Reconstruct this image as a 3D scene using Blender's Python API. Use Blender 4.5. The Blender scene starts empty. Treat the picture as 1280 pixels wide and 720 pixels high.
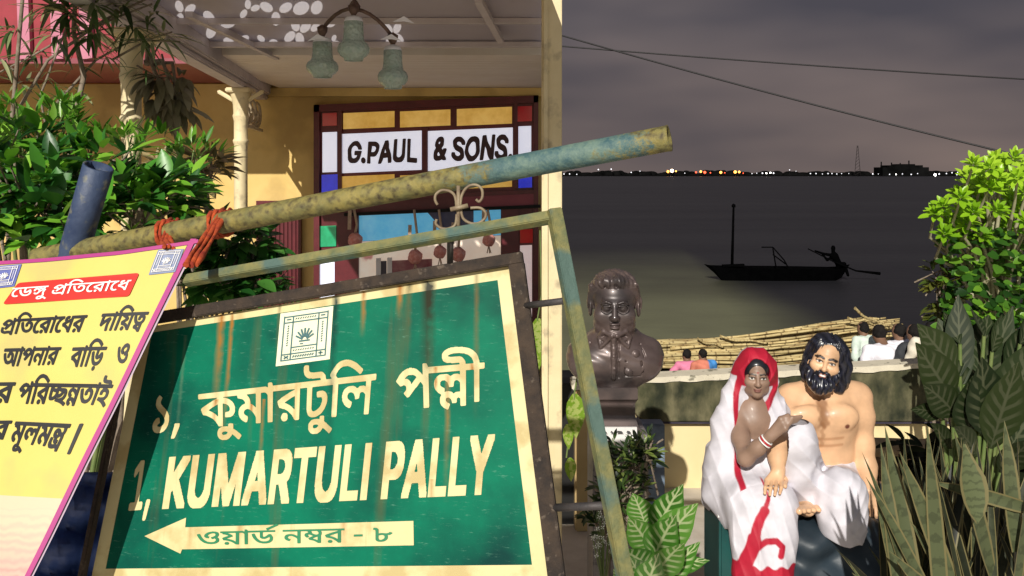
import bpy, bmesh, math, random
import numpy as np
from mathutils import Vector, Matrix, Quaternion
random.seed(7); RNG = np.random.default_rng(7)
SC = bpy.context.scene
COL = SC.collection
PI = math.pi
# ------------------------------------------------------------------ camera, sky, sun, exposure
FPX = 1100.0            # focal length in pixels of a 1280 wide frame
CAMZ = 2.0
HY = 215.0              # the horizon's row
cam = bpy.data.cameras.new('camera'); co = bpy.data.objects.new('camera', cam); COL.objects.link(co)
co.location = (0, 0, CAMZ); co.rotation_euler = (PI/2, 0, 0)
cam.sensor_width = 36; cam.lens = 36*FPX/1280; cam.shift_y = -(360-HY)/1280
cam.clip_start = 0.05; cam.clip_end = 9000
SC.camera = co
SUN = Vector((0.25, 1.0, -0.58)).normalized()      # the way the light travels
w = bpy.data.worlds.new('World'); SC.world = w; w.use_nodes = True
nt = w.node_tree; nt.nodes.clear(); N = nt.nodes.new; LK = nt.links.new
out = N('ShaderNodeOutputWorld'); bg = N('ShaderNodeBackground'); LK(bg.outputs[0], out.inputs[0])
sky = N('ShaderNodeTexSky'); sky.sky_type = 'NISHITA'; sky.sun_disc = False
sky.sun_elevation = math.asin(-SUN.z); sky.sun_rotation = math.atan2(-SUN.x, -SUN.y)
bg.inputs[1].default_value = 0.05
tc = N('ShaderNodeTexCoord'); sx = N('ShaderNodeSeparateXYZ'); LK(tc.outputs['Generated'], sx.inputs[0])
# night lies over the river (+Y); the day sky is behind and overhead
mr = N('ShaderNodeMapRange'); mr.interpolation_type = 'SMOOTHSTEP'; LK(sx.outputs[1], mr.inputs[0])
mr.inputs[1].default_value = -0.85; mr.inputs[2].default_value = 0.10
mp = N('ShaderNodeMapping'); mp.inputs['Scale'].default_value = (1.6, 1.6, 5.5); mp.inputs['Rotation'].default_value = (0, math.radians(20), 0)
LK(tc.outputs['Generated'], mp.inputs[0])
nz = N('ShaderNodeTexNoise'); nz.inputs['Scale'].default_value = 1.5; nz.inputs['Detail'].default_value = 3; LK(mp.outputs[0], nz.inputs[0])
cr = N('ShaderNodeValToRGB'); LK(nz.outputs[0], cr.inputs[0])
cr.color_ramp.elements[0].position = 0.36; cr.color_ramp.elements[0].color = (1.62, 1.55, 1.76, 1)
cr.color_ramp.elements[1].position = 0.66; cr.color_ramp.elements[1].color = (3.5, 3.0, 2.85, 1)
mx = N('ShaderNodeMix'); mx.data_type = 'RGBA'; LK(mr.outputs[0], mx.inputs[0]); LK(sky.outputs[0], mx.inputs[6]); 
hz = N('ShaderNodeMapRange'); LK(sx.outputs[2], hz.inputs[0]); hz.inputs[1].default_value = 0; hz.inputs[2].default_value = .17
hc = N('ShaderNodeMix'); hc.data_type = 'RGBA'; LK(hz.outputs[0], hc.inputs[0]); hc.inputs[6].default_value = (1.30, 1.14, 1.06, 1); hc.inputs[7].default_value = (.95, .93, 1.0, 1)
hm_ = N('ShaderNodeMix'); hm_.data_type = 'RGBA'; hm_.blend_type = 'MULTIPLY'; hm_.inputs[0].default_value = 1; LK(cr.outputs[0], hm_.inputs[6]); LK(hc.outputs[2], hm_.inputs[7]); LK(hm_.outputs[2], mx.inputs[7])
LK(mx.outputs[2], bg.inputs[0])
sl = bpy.data.lights.new('sun', 'SUN'); sl.energy = 5.0; sl.angle = math.radians(0.5); sl.color = (1.0, 0.95, 0.86)
so = bpy.data.objects.new('sun', sl); COL.objects.link(so); so.rotation_euler = SUN.to_track_quat('-Z', 'Y').to_euler(); so.location = (-8, -20, 12)
vs = SC.view_settings; vs.view_transform = 'Standard'; vs.look = 'None'; vs.exposure = -0.08; vs.gamma = 1.0; vs.use_curve_mapping = False
SC.render.engine = 'CYCLES'
SC.cycles.max_bounces = 6; SC.cycles.transparent_max_bounces = 6; SC.cycles.use_denoising = True

# ------------------------------------------------------------------ helpers
def P(px, py, Y):                  # a point seen at a photo position, at depth Y
    return Vector(((px-640)*Y/FPX, Y, CAMZ-(py-HY)*Y/FPX))
class Plane:
    def __init__(s, p, u, v):
        s.p = p; s.u = Vector(u).normalized(); n = s.u.cross(Vector(v)); s.n = n.normalized()
        if s.n.y > 0: s.n = -s.n
        s.v = s.u.cross(s.n).normalized()
        if s.v.z < 0: s.v = -s.v
    def at(s, px, py, off=0.0):
        o = Vector((0, 0, CAMZ)); d = Vector(((px-640)/FPX, 1, -(py-HY)/FPX))
        t = (s.p-o).dot(s.n)/d.dot(s.n)
        return o+d*t+s.n*off
ORG = {}
def tag(o, label, cat, group=None, kind=None):
    if label: o['label'] = label
    if cat: o['category'] = cat
    if group: o['group'] = group
    if kind: o['kind'] = kind
    return o
def empty(name, loc, label=None, cat=None, group=None):
    o = bpy.data.objects.new(name, None); COL.objects.link(o); o.location = loc; o.empty_display_size = 0.1
    ORG[o.name] = Vector(loc); return tag(o, label, cat, group)
def link(name, me, m, parent=None, org=None, smooth=False):
    """verts are world positions; moved into the parent's (or own) frame"""
    o = bpy.data.objects.new(name, me); COL.objects.link(o)
    g = ORG[parent.name] if parent is not None else (Vector(org) if org is not None else Vector((0, 0, 0)))
    if g.length > 0: me.transform(Matrix.Translation(-g))
    if parent is not None: o.parent = parent
    else: o.location = g
    ORG[o.name] = g
    for x in (m if isinstance(m, (list, tuple)) else [m]):
        if x: me.materials.append(x)
    if smooth: me.polygons.foreach_set('use_smooth', [True]*len(me.polygons))
    me.update(); return o
class MB:
    def __init__(s): s.v = []; s.f = []; s.sm = []; s.at = {}
    def add(s, vs, fs, smooth=False):
        b = len(s.v); s.v += [tuple(x) for x in vs]; s.f += [tuple(i+b for i in f) for f in fs]; s.sm += [smooth]*len(fs); return s
    def box(s, c, d, R=None):
        c = Vector(c); vs = []
        for sx_ in (-.5, .5):
            for sy_ in (-.5, .5):
                for sz_ in (-.5, .5):
                    q = Vector((sx_*d[0], sy_*d[1], sz_*d[2])); vs.append(c+(R @ q if R else q))
        return s.add(vs, [(0, 1, 3, 2), (4, 6, 7, 5), (0, 4, 5, 1), (2, 3, 7, 6), (0, 2, 6, 4), (1, 5, 7, 3)])
    def bar(s, a, b, wd, ht, up=(0, 0, 1)):
        a, b = Vector(a), Vector(b); d = (b-a).normalized(); r = d.cross(Vector(up)).normalized(); u = r.cross(d)
        vs = [p+r*(i*wd/2)+u*(j*ht/2) for p in (a, b) for i, j in ((-1, -1), (1, -1), (1, 1), (-1, 1))]
        return s.add(vs, [(3, 2, 1, 0), (4, 5, 6, 7), (0, 1, 5, 4), (1, 2, 6, 5), (2, 3, 7, 6), (3, 0, 4, 7)])
    def tube(s, path, rad, n=10, cap=True):
        path = [Vector(p) for p in path]; m = len(path)
        rad = rad if isinstance(rad, (list, tuple)) else [rad]*m
        vs = []; T = (path[1]-path[0]).normalized(); ref = Vector((0, 0, 1)) if abs(T.z) < .9 else Vector((1, 0, 0)); U = T.cross(ref).normalized()
        for i, p in enumerate(path):
            T = (path[min(i+1, m-1)]-path[max(i-1, 0)]).normalized(); U = (U-T*U.dot(T)).normalized(); V = T.cross(U)
            for k in range(n):
                a = 2*PI*k/n; vs.append(p+(U*math.cos(a)+V*math.sin(a))*rad[i])
        fs = [(i*n+k, i*n+(k+1) % n, (i+1)*n+(k+1) % n, (i+1)*n+k) for i in range(m-1) for k in range(n)]
        s.add(vs, fs, True)
        if cap: 
            b = len(s.v)-m*n; s.f += [tuple(b+k for k in range(n))[::-1], tuple(b+(m-1)*n+k for k in range(n))]; s.sm += [False]*2
        return s
    def lathe(s, prof, c, n=20, axis=None):
        c = Vector(c); vs = []; Q = axis.to_track_quat('Z', 'Y') if axis is not None else None
        for r, z in prof:
            for k in range(n):
                a = 2*PI*k/n; q = Vector((r*math.cos(a), r*math.sin(a), z)); vs.append(c+(Q @ q if Q else q))
        m = len(prof)
        return s.add(vs, [(i*n+k, i*n+(k+1) % n, (i+1)*n+(k+1) % n, (i+1)*n+k) for i in range(m-1) for k in range(n)], True)
    def prism(s, poly, d):           # poly: world points, d: thickness vector away from the face
        n = len(poly); d = Vector(d); vs = [Vector(p) for p in poly]+[Vector(p)+d for p in poly]
        return s.add(vs, [tuple(range(n)), tuple(range(2*n-1, n-1, -1))]+[(i, i+n, (i+1) % n+n, (i+1) % n) for i in range(n)])
    def build(s, name, m, parent=None, org=None, bevel=0):
        me = bpy.data.meshes.new(name); me.from_pydata(s.v, [], s.f)
        me.polygons.foreach_set('use_smooth', s.sm)
        for k, a in s.at.items():
            at = me.attributes.new(k, 'FLOAT', 'POINT'); at.data.foreach_set('value', np.asarray(a, np.float32))
        bm = bmesh.new(); bm.from_mesh(me)
        if not s.at:
            bmesh.ops.recalc_face_normals(bm, faces=bm.faces)
        if bevel: bmesh.ops.bevel(bm, geom=[e for e in bm.edges if len(e.link_faces) == 2 and e.calc_face_angle(0) > .6], offset=bevel, segments=2, affect='EDGES', clamp_overlap=True)
        bm.to_mesh(me); bm.free()
        return link(name, me, m, parent, org)
MATS = {}
def mat(name, c1, c2=None, scale=6.0, rough=.6, metal=0.0, bump=0.0, lo=.35, hi=.65, stretch=None, emit=0, trans=0, spec=.5, coat=0, detail=6, c3=None, scale3=2.0, lo3=.5, hi3=.62, alpha=None):
    m = bpy.data.materials.new(name); m.use_nodes = True; t = m.node_tree; b = t.nodes['Principled BSDF']
    b.inputs['Roughness'].default_value = rough; b.inputs['Metallic'].default_value = metal
    b.inputs['Specular IOR Level'].default_value = spec; b.inputs['Coat Weight'].default_value = coat
    c1 = tuple(c1)+(1,)
    b.inputs['Base Color'].default_value = c1
    src = None
    if c2 is not None or bump:
        tcn = t.nodes.new('ShaderNodeTexCoord'); mpn = t.nodes.new('ShaderNodeMapping'); t.links.new(tcn.outputs['Object'], mpn.inputs[0])
        if stretch: mpn.inputs['Scale'].default_value = stretch
        nzn = t.nodes.new('ShaderNodeTexNoise'); nzn.inputs['Scale'].default_value = scale; nzn.inputs['Detail'].default_value = detail; nzn.inputs['Roughness'].default_value = .62
        t.links.new(mpn.outputs[0], nzn.inputs[0])
    if c2 is not None:
        crn = t.nodes.new('ShaderNodeValToRGB'); e = crn.color_ramp.elements
        e[0].position = lo; e[0].color = c1; e[1].position = hi; e[1].color = tuple(c2)+(1,)
        t.links.new(nzn.outputs[0], crn.inputs[0]); src = crn.outputs[0]
        if c3 is not None:
            nz3 = t.nodes.new('ShaderNodeTexNoise'); nz3.inputs['Scale'].default_value = scale3; nz3.inputs['Detail'].default_value = 8; t.links.new(mpn.outputs[0], nz3.inputs[0])
            mr3 = t.nodes.new('ShaderNodeMapRange'); mr3.inputs[1].default_value = lo3; mr3.inputs[2].default_value = hi3; t.links.new(nz3.outputs[0], mr3.inputs[0])
            mx3 = t.nodes.new('ShaderNodeMix'); mx3.data_type = 'RGBA'; t.links.new(mr3.outputs[0], mx3.inputs[0]); t.links.new(src, mx3.inputs[6]); mx3.inputs[7].default_value = tuple(c3)+(1,); src = mx3.outputs[2]
        t.links.new(src, b.inputs['Base Color'])
    if bump:
        bp = t.nodes.new('ShaderNodeBump'); bp.inputs['Strength'].default_value = bump; bp.inputs['Distance'].default_value = .01
        t.links.new(nzn.outputs[0], bp.inputs['Height']); t.links.new(bp.outputs[0], b.inputs['Normal'])
    if emit:
        b.inputs['Emission Strength'].default_value = emit; b.inputs['Emission Color'].default_value = c1
        if src: t.links.new(src, b.inputs['Emission Color'])
    if trans: b.inputs['Transmission Weight'].default_value = trans
    return m
def paint_mat(name, rough=.4, bump=0, bs=60, coat=0, var=.12, spec=.5):
    m = mat(name, (.5, .5, .5), rough=rough, bump=bump, scale=bs, coat=coat, spec=spec); t = m.node_tree; b = t.nodes['Principled BSDF']
    a = t.nodes.new('ShaderNodeAttribute'); a.attribute_name = 'paint'
    nzn = t.nodes.new('ShaderNodeTexNoise'); nzn.inputs['Scale'].default_value = 14; nzn.inputs['Detail'].default_value = 6
    tcn = t.nodes.new('ShaderNodeTexCoord'); t.links.new(tcn.outputs['Object'], nzn.inputs[0])
    mrn = t.nodes.new('ShaderNodeMapRange'); mrn.inputs[1].default_value = .3; mrn.inputs[2].default_value = .7; mrn.inputs[3].default_value = 1-var; mrn.inputs[4].default_value = 1+var*.4; t.links.new(nzn.outputs[0], mrn.inputs[0])
    mxn = t.nodes.new('ShaderNodeMix'); mxn.data_type = 'RGBA'; mxn.blend_type = 'MULTIPLY'; mxn.inputs[0].default_value = 1
    t.links.new(a.outputs['Color'], mxn.inputs[6]); t.links.new(mrn.outputs[0], mxn.inputs[7]); t.links.new(mxn.outputs[2], b.inputs['Base Color'])
    return m
def fill_loops(loops):
    """2D loops (even-odd) -> verts, faces"""
    cu = bpy.data.curves.new('tmp', 'CURVE'); cu.dimensions = '2D'; cu.fill_mode = 'BOTH'
    for l in loops:
        s = cu.splines.new('POLY'); s.points.add(len(l)-1); s.use_cyclic_u = True
        for p, (x, y) in zip(s.points, l): p.co = (x, y, 0, 1)
    o = bpy.data.objects.new('tmp', cu); COL.objects.link(o)
    me = bpy.data.meshes.new_from_object(o.evaluated_get(bpy.context.evaluated_depsgraph_get()))
    vs = [v.co.copy() for v in me.vertices]; fs = [tuple(p.vertices) for p in me.polygons]
    bpy.data.objects.remove(o); bpy.data.curves.remove(cu); bpy.data.meshes.remove(me)
    return vs, fs
# outlines of the lettering on the two signs and the door glass: loops of x, y in two hundredths of the em
LETTERS = {
    'b_num': [[127,-27,125,-25,125,-20,126,-17,127,-12,128,-10,128,-4,129,-2,130,4,131,6,132,12,133,15,133,23,135,25,137,26,158,25,160,23,160,22,160,14,156,2,155,-1,152,-6,152,-9,149,-14,148,-17,145,-23,142,-26,140,-27],
        [47,-3,46,-2,41,-1,39,0,36,0,30,5,24,12,23,15,22,20,21,22,21,26,22,30,23,34,25,38,34,48,41,51,49,51,51,49,52,46,54,41,56,34,56,33,54,31,46,27,45,23,46,21,49,20,54,19,57,18,60,19,66,20,74,24,76,26,80,33,80,39,80,41,76,47,74,50,64,60,61,62,57,65,50,70,46,73,43,74,38,79,34,82,28,88,23,97,23,114,27,122,34,129,36,130,38,129,44,126,49,122,51,121,51,118,49,114,47,111,46,106,49,99,53,95,56,94,59,90,71,83,75,79,78,78,83,73,87,70,91,66,99,55,100,52,100,50,101,44,102,41,102,34,101,30,100,23,97,17,94,12,88,6,79,0,76,0,74,-1,70,-2,68,-3]],
    'b_name': [[169,-57,163,-54,158,-49,155,-47,152,-44,142,-37,140,-37,138,-41,127,-51,121,-54,118,-55,116,-56,97,-56,90,-54,82,-50,78,-45,76,-41,75,-38,74,-36,74,-31,74,-26,76,-20,78,-16,82,-11,90,-7,95,-6,97,-4,98,-4,102,-5,118,-5,121,-6,122,-6,123,-4,124,2,126,4,130,5,143,4,145,2,146,1,146,-14,146,-16,148,-17,153,-20,163,-26,167,-30,176,-36,182,-42,182,-46,177,-51,174,-55,172,-57],
        [578,-57,573,-52,570,-50,559,-42,554,-39,551,-38,549,-39,546,-43,541,-49,535,-52,527,-56,506,-56,500,-54,496,-52,490,-46,487,-42,485,-39,485,-22,487,-18,491,-14,496,-9,500,-7,510,-5,527,-5,532,-6,534,-6,535,2,537,4,548,5,553,4,555,2,555,1,555,-14,556,-15,561,-19,566,-21,570,-25,577,-30,581,-33,590,-39,592,-41,592,-46,588,-51,582,-57],
        [98,-36,100,-37,111,-36,114,-35,118,-32,120,-28,119,-26,114,-25,113,-24,110,-24,103,-24,97,-26,95,-30,94,-31,95,-33],
        [509,-36,511,-37,521,-36,525,-34,529,-30,530,-28,529,-26,522,-24,511,-24,507,-26,506,-28,506,-30,506,-34],
        [372,-4,366,-1,364,1,360,9,360,12,364,20,367,24,372,26,382,25,385,24,387,22,390,17,390,4,388,1,387,-1,380,-4],
        [82,-3,79,0,75,7,71,11,69,15,57,27,47,33,31,41,28,42,26,43,22,44,20,44,15,45,13,46,12,47,11,50,8,55,8,58,5,63,5,65,5,70,7,71,12,75,47,92,50,93,58,97,66,100,71,102,79,105,79,106,76,107,-2,108,-4,110,-5,111,-5,124,-4,126,-2,128,-1,128,287,128,290,128,298,125,300,124,301,127,301,138,303,140,308,141,314,141,317,140,320,137,322,129,324,128,530,128,532,129,532,130,531,134,527,136,495,136,490,138,482,138,476,140,473,141,466,146,461,151,458,158,457,162,456,166,456,180,458,183,460,185,465,186,473,185,476,184,478,182,478,180,479,166,484,160,487,159,495,158,500,157,532,157,538,155,543,152,552,143,552,140,553,138,554,132,556,129,558,128,577,128,579,129,579,130,575,135,573,138,573,143,576,150,580,155,584,159,585,161,599,176,606,180,609,182,612,183,618,185,626,186,631,187,638,187,641,187,644,186,650,186,654,184,658,184,674,177,678,175,686,171,690,168,695,164,702,159,707,154,710,153,715,148,715,143,711,139,710,136,707,134,705,133,702,133,691,142,688,143,685,146,674,153,658,161,647,165,628,165,622,163,615,160,610,156,606,153,604,149,600,145,598,138,599,135,606,128,772,128,774,128,775,126,776,124,776,111,776,110,774,108,772,107,758,107,756,107,755,105,755,1,754,-1,753,-3,751,-3,737,-3,735,-3,733,-1,733,62,732,64,727,69,722,72,714,72,712,71,709,68,708,65,708,63,707,55,706,53,705,52,695,50,690,50,689,51,688,54,688,58,683,68,681,70,676,73,671,75,665,75,663,75,657,72,655,68,654,66,654,60,656,55,662,50,670,45,673,44,675,42,675,36,673,30,671,26,668,23,663,23,650,29,646,33,643,34,641,37,639,40,636,44,632,50,632,57,630,60,630,63,630,68,632,71,632,76,634,79,638,86,642,89,647,92,658,96,676,96,682,94,689,91,692,88,695,87,697,87,700,88,703,91,708,93,724,93,730,90,732,90,733,92,733,105,732,107,729,107,614,107,610,107,610,103,610,1,609,-1,607,-3,602,-3,590,-3,588,-1,587,1,587,105,586,107,585,107,500,107,497,106,496,103,496,33,498,26,500,24,505,22,511,23,519,26,527,31,533,36,537,42,540,49,541,52,542,54,542,63,540,66,539,68,537,69,522,69,521,69,519,71,517,78,517,86,517,87,519,89,524,90,527,91,530,91,542,91,548,89,554,86,559,81,563,74,565,68,565,54,564,50,563,46,562,44,561,41,556,31,553,26,542,14,535,10,522,4,513,2,498,2,492,4,489,5,483,9,481,11,476,22,475,28,474,31,474,103,473,106,470,107,446,107,442,107,442,103,442,1,441,-1,439,-3,434,-3,425,-3,423,-2,418,2,416,7,412,11,410,15,401,23,399,24,395,28,390,32,374,40,370,40,359,44,354,45,352,46,351,47,350,50,346,58,344,65,344,70,346,72,348,73,356,77,359,80,385,92,388,93,396,97,399,98,404,100,417,104,419,106,418,107,409,107,327,107,324,107,323,103,323,1,323,-1,321,-3,308,-3,303,-3,301,-1,301,1,300,95,298,99,292,105,286,107,273,107,271,107,270,103,270,1,270,-1,268,-3,254,-3,250,-3,248,-1,248,18,246,23,242,29,239,33,238,35,230,43,226,46,218,51,212,53,204,52,198,49,196,46,194,41,196,35,202,30,206,28,209,27,212,23,212,18,212,17,211,12,210,10,209,7,206,4,202,4,190,10,182,16,180,19,176,23,173,30,171,36,171,47,173,54,177,61,183,66,188,70,196,72,200,74,200,79,198,82,192,89,185,92,180,93,177,94,172,95,169,96,167,98,166,106,164,107,106,107,103,106,105,106,106,104,111,104,113,103,121,100,134,94,138,90,142,88,146,83,150,78,153,71,154,68,155,66,155,49,154,47,153,44,151,40,144,33,140,31,134,29,113,29,111,31,110,33,111,47,113,49,124,50,126,50,129,52,132,55,132,63,129,70,124,75,114,80,111,80,110,81,105,82,103,83,102,83,101,79,100,-1,98,-4],
        [77,36,79,35,80,38,80,78,79,81,78,81,73,79,70,78,62,74,58,73,39,63,38,62,57,52,62,49,66,46,70,43],
        [418,36,420,35,421,38,421,79,420,82,415,81,410,79,407,78,399,74,396,73,376,63,376,62,377,61,380,60,383,59,399,51,405,47,409,44,411,42],
        [245,57,247,56,248,58,248,103,247,106,246,107,242,107,210,107,208,106,208,105,217,95,222,86,223,81,224,78,224,73,225,71,231,68,236,65]],
    'b_name2': [[199,-17,186,-10,176,-1,173,4,171,10,171,22,173,28,176,31,176,34,174,36,165,41,154,52,151,58,150,63,149,66,149,74,150,78,151,82,154,87,162,95,172,100,196,100,198,100,202,99,206,97,214,92,215,92,218,94,225,97,226,98,242,98,249,95,250,95,251,97,251,102,251,105,250,107,246,107,132,107,129,107,128,103,128,1,127,-1,126,-3,124,-3,110,-3,108,-3,106,-1,106,70,104,74,100,79,98,81,97,82,95,82,81,67,76,64,51,39,47,37,44,37,42,37,41,38,33,46,31,49,30,50,31,53,38,59,40,63,40,70,38,74,31,77,22,74,17,74,2,89,2,92,4,95,10,102,12,105,16,110,28,120,33,122,36,124,44,127,46,128,52,128,55,130,62,130,66,128,73,128,74,127,78,126,84,123,89,119,95,114,98,112,103,106,105,105,106,108,106,137,106,139,108,140,110,141,121,140,123,138,124,135,127,129,129,128,247,128,250,129,251,130,247,134,220,134,215,136,202,136,196,138,190,141,186,144,183,151,182,153,182,164,184,169,191,176,198,180,206,183,207,184,212,184,215,186,228,186,233,187,241,187,246,186,262,186,265,184,271,184,274,183,279,182,286,180,289,179,302,172,314,162,321,151,325,138,326,137,327,129,329,128,345,128,347,126,347,124,347,111,347,110,345,108,343,107,329,107,327,107,326,105,326,-1,324,-3,322,-3,310,-3,307,-2,306,-1,306,1,306,103,305,106,303,107,276,107,274,107,274,105,273,-9,271,-11,270,-11,255,-11,253,-10,252,-9,251,-7,251,14,251,15,244,19,242,19,239,17,237,15,237,6,236,4,235,2,233,2,222,2,220,2,218,4,217,9,216,12,214,16,210,19,206,22,199,22,197,22,194,18,194,12,199,7,202,5,206,4,207,3,209,1,210,-2,209,-4,205,-12,204,-15,202,-17],
        [224,34,226,34,230,36,234,38,250,38,251,39,251,66,250,69,245,74,241,76,239,77,231,76,228,73,226,66,226,60,225,58,223,56,222,56,212,56,209,56,207,58,206,63,201,73,194,78,191,80,180,80,177,78,174,75,173,73,173,65,178,60,186,56,190,53,190,49,190,46,189,44,190,42,191,42,196,43,207,43,209,42,214,41,217,40,220,38],
        [59,79,60,78,62,79,80,97,81,98,80,100,78,102,73,105,70,106,68,107,52,107,50,107,41,102,37,98,36,97,38,96,44,96,51,92,57,86,59,82],
        [273,129,274,128,302,128,303,129,304,130,302,137,297,147,290,153,286,156,279,160,276,160,270,163,265,164,263,164,255,165,250,166,228,166,225,166,222,165,215,164,207,161,205,159,206,157,212,156,215,155,250,155,257,153,262,150,268,143,272,137]],
    'b_ward': [[180,-3,178,-2,175,-1,172,2,171,6,170,7,170,10,170,14,171,15,172,18,175,22,178,24,190,24,196,17,197,12,196,4,192,-1,188,-3],
        [798,-3,796,-2,793,-1,789,2,787,7,788,15,790,20,793,22,796,24,806,24,810,21,812,18,814,15,814,6,812,2,809,-1,802,-3],
        [238,-1,230,6,228,9,225,13,221,15,214,22,209,25,193,33,190,34,178,38,174,39,172,40,164,40,162,42,161,46,159,50,158,54,156,58,156,62,157,63,162,67,170,71,174,73,191,82,192,84,190,86,174,94,170,95,169,96,164,96,162,97,158,98,157,102,157,105,158,106,158,108,156,109,146,109,145,109,144,111,144,114,144,124,145,126,148,126,276,126,282,124,289,121,290,124,290,137,290,138,292,139,300,139,303,138,305,135,308,127,310,126,420,126,428,127,433,126,470,126,471,126,472,124,472,111,471,109,470,109,402,109,399,108,398,105,398,74,400,68,402,66,404,66,407,66,409,66,413,68,424,79,430,87,436,90,444,90,446,89,449,84,454,74,455,71,457,65,458,58,459,55,459,44,458,41,457,34,456,33,456,30,452,23,449,19,447,16,439,10,433,7,430,6,428,5,422,4,418,3,399,3,396,4,391,5,385,8,382,8,375,12,371,15,368,17,360,25,358,29,354,33,352,38,349,41,341,57,339,65,336,70,336,73,335,74,334,79,332,86,332,94,334,96,338,96,345,99,346,99,348,98,352,89,352,84,355,78,356,74,358,70,359,66,363,58,364,55,365,52,372,42,377,37,378,34,385,29,390,26,398,24,399,23,418,23,426,26,434,31,438,39,440,44,440,55,438,62,436,64,434,64,433,61,429,57,426,55,422,52,415,48,409,46,402,46,393,48,386,53,383,58,382,62,381,63,381,106,380,108,377,109,311,109,310,108,309,106,309,1,308,-1,306,-2,292,-2,290,-1,290,2,289,94,286,101,279,107,273,109,258,109,257,108,256,105,256,1,255,-1,254,-2],
        [606,-1,605,1,604,41,599,47,596,51,592,54,587,58,582,62,572,67,566,69,561,68,559,68,556,67,551,63,548,57,547,55,548,54,551,47,554,44,563,39,564,38,565,36,564,34,560,25,556,21,553,21,550,23,539,30,536,33,532,39,530,42,529,46,528,47,528,50,528,63,532,71,535,77,538,80,548,84,553,85,554,86,569,86,582,83,591,78,595,74,598,73,602,69,604,68,605,70,605,73,605,105,604,108,601,109,519,109,518,109,517,111,517,124,518,126,521,126,882,126,886,126,886,124,886,113,886,109,884,109,868,109,866,108,866,106,866,2,865,-1,862,-2,849,-2,847,-1,838,12,822,28,812,35,799,41,796,42,790,44,785,45,783,46,778,47,776,49,776,52,773,57,772,60,770,65,770,68,770,70,775,72,778,75,817,94,820,95,833,100,846,105,846,106,846,108,844,109,836,109,750,109,747,108,747,106,750,97,750,79,746,68,746,1,745,-1,742,-2,727,-1,713,12,703,19,697,22,694,23,689,25,684,26,682,27,677,28,676,31,675,34,671,42,670,46,671,47,676,50,679,52,687,56,690,59,695,61,698,63,694,67,679,76,674,78,673,78,669,76,668,73,669,70,674,64,675,62,675,60,674,58,665,50,663,50,660,50,653,57,650,62,649,65,648,66,648,81,652,87,655,90,662,94,665,95,670,97,670,98,668,102,667,103,662,107,655,109,628,109,625,108,624,105,624,1,623,-1,622,-2,607,-2],
        [1094,-1,1092,0,1089,0,1082,4,1079,6,1077,9,1074,15,1073,18,1072,20,1072,97,1070,103,1067,106,1065,107,1060,107,1058,108,1058,110,1058,114,1059,119,1059,124,1060,126,1062,126,1070,126,1073,125,1078,124,1081,122,1088,116,1090,110,1090,78,1090,74,1092,74,1095,75,1100,76,1103,77,1114,77,1118,76,1121,75,1126,75,1129,74,1140,74,1146,76,1150,77,1154,81,1156,84,1158,85,1161,84,1170,80,1172,78,1173,74,1172,71,1163,62,1156,58,1146,58,1145,57,1144,55,1146,52,1146,31,1144,25,1142,22,1139,15,1136,12,1131,7,1126,4,1118,0,1113,0,1110,-2],
        [82,7,79,8,73,8,66,11,63,12,60,13,50,18,45,23,41,26,38,29,36,32,31,38,24,47,15,66,14,70,12,74,11,78,7,89,6,94,5,97,5,102,6,103,10,105,15,106,18,107,22,106,24,103,24,100,25,98,26,94,28,89,31,81,33,76,34,73,42,57,46,51,49,47,50,45,58,38,61,36,65,32,71,29,74,28,76,28,81,27,84,26,100,26,108,29,113,33,116,38,117,41,118,42,118,49,114,56,111,59,110,60,106,59,98,55,95,55,93,57,92,60,88,68,88,70,88,71,90,73,94,74,103,79,109,82,113,87,116,94,117,95,116,98,114,104,110,108,100,110,87,107,84,105,77,100,70,93,69,90,69,86,70,84,73,82,78,81,78,79,78,76,77,73,76,68,75,63,73,62,70,63,68,64,65,64,58,68,53,73,50,78,49,81,48,82,48,89,52,100,55,105,65,115,71,120,78,123,81,124,87,126,94,126,98,128,103,128,108,126,116,126,126,121,130,118,134,110,135,106,136,105,136,92,135,89,134,84,131,78,127,73,127,71,132,65,136,58,136,55,137,54,137,36,136,34,136,31,132,24,124,16,118,12,110,9,108,8,102,8,97,6],
        [1098,17,1100,16,1106,16,1108,16,1114,20,1122,27,1126,34,1126,49,1124,52,1122,54,1114,59,1103,59,1102,58,1097,57,1095,56,1092,56,1090,54,1090,30,1091,28,1092,23,1093,20],
        [723,26,726,25,726,28,726,54,726,56,722,56,706,48,703,45,698,42,696,41,718,30],
        [234,28,236,27,237,30,237,105,236,108,234,109,231,109,193,109,189,108,191,106,196,104,206,97,214,90,216,89,216,84,217,82,218,76,217,74,215,72,212,71,209,70,186,58,184,57,184,55,190,54,196,52,199,51,215,43,221,39,225,36,227,34],
        [844,33,846,32,846,34,846,81,846,84,841,83,839,82,836,81,831,79,828,78,817,72,814,72,804,67,799,63,797,62,801,60,804,59,809,56,812,56,818,52,822,50,826,48,832,44,839,38,841,36],
        [943,50,942,52,942,55,942,66,943,68,946,69,991,69,995,68,995,66,995,54,994,50,990,50,946,50],
        [717,76,719,76,721,76,726,78,731,82,732,87,731,95,730,97,729,100,725,106,722,108,721,109,690,109,688,108,688,105,691,100,691,92,692,90,708,79],
        [425,128,418,137,416,142,417,143,426,150,431,152,454,168,458,170,476,182,479,184,482,184,484,184,486,182,491,175,491,174,491,170,489,168,442,137,438,134,431,129,430,128,426,127]],
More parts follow.
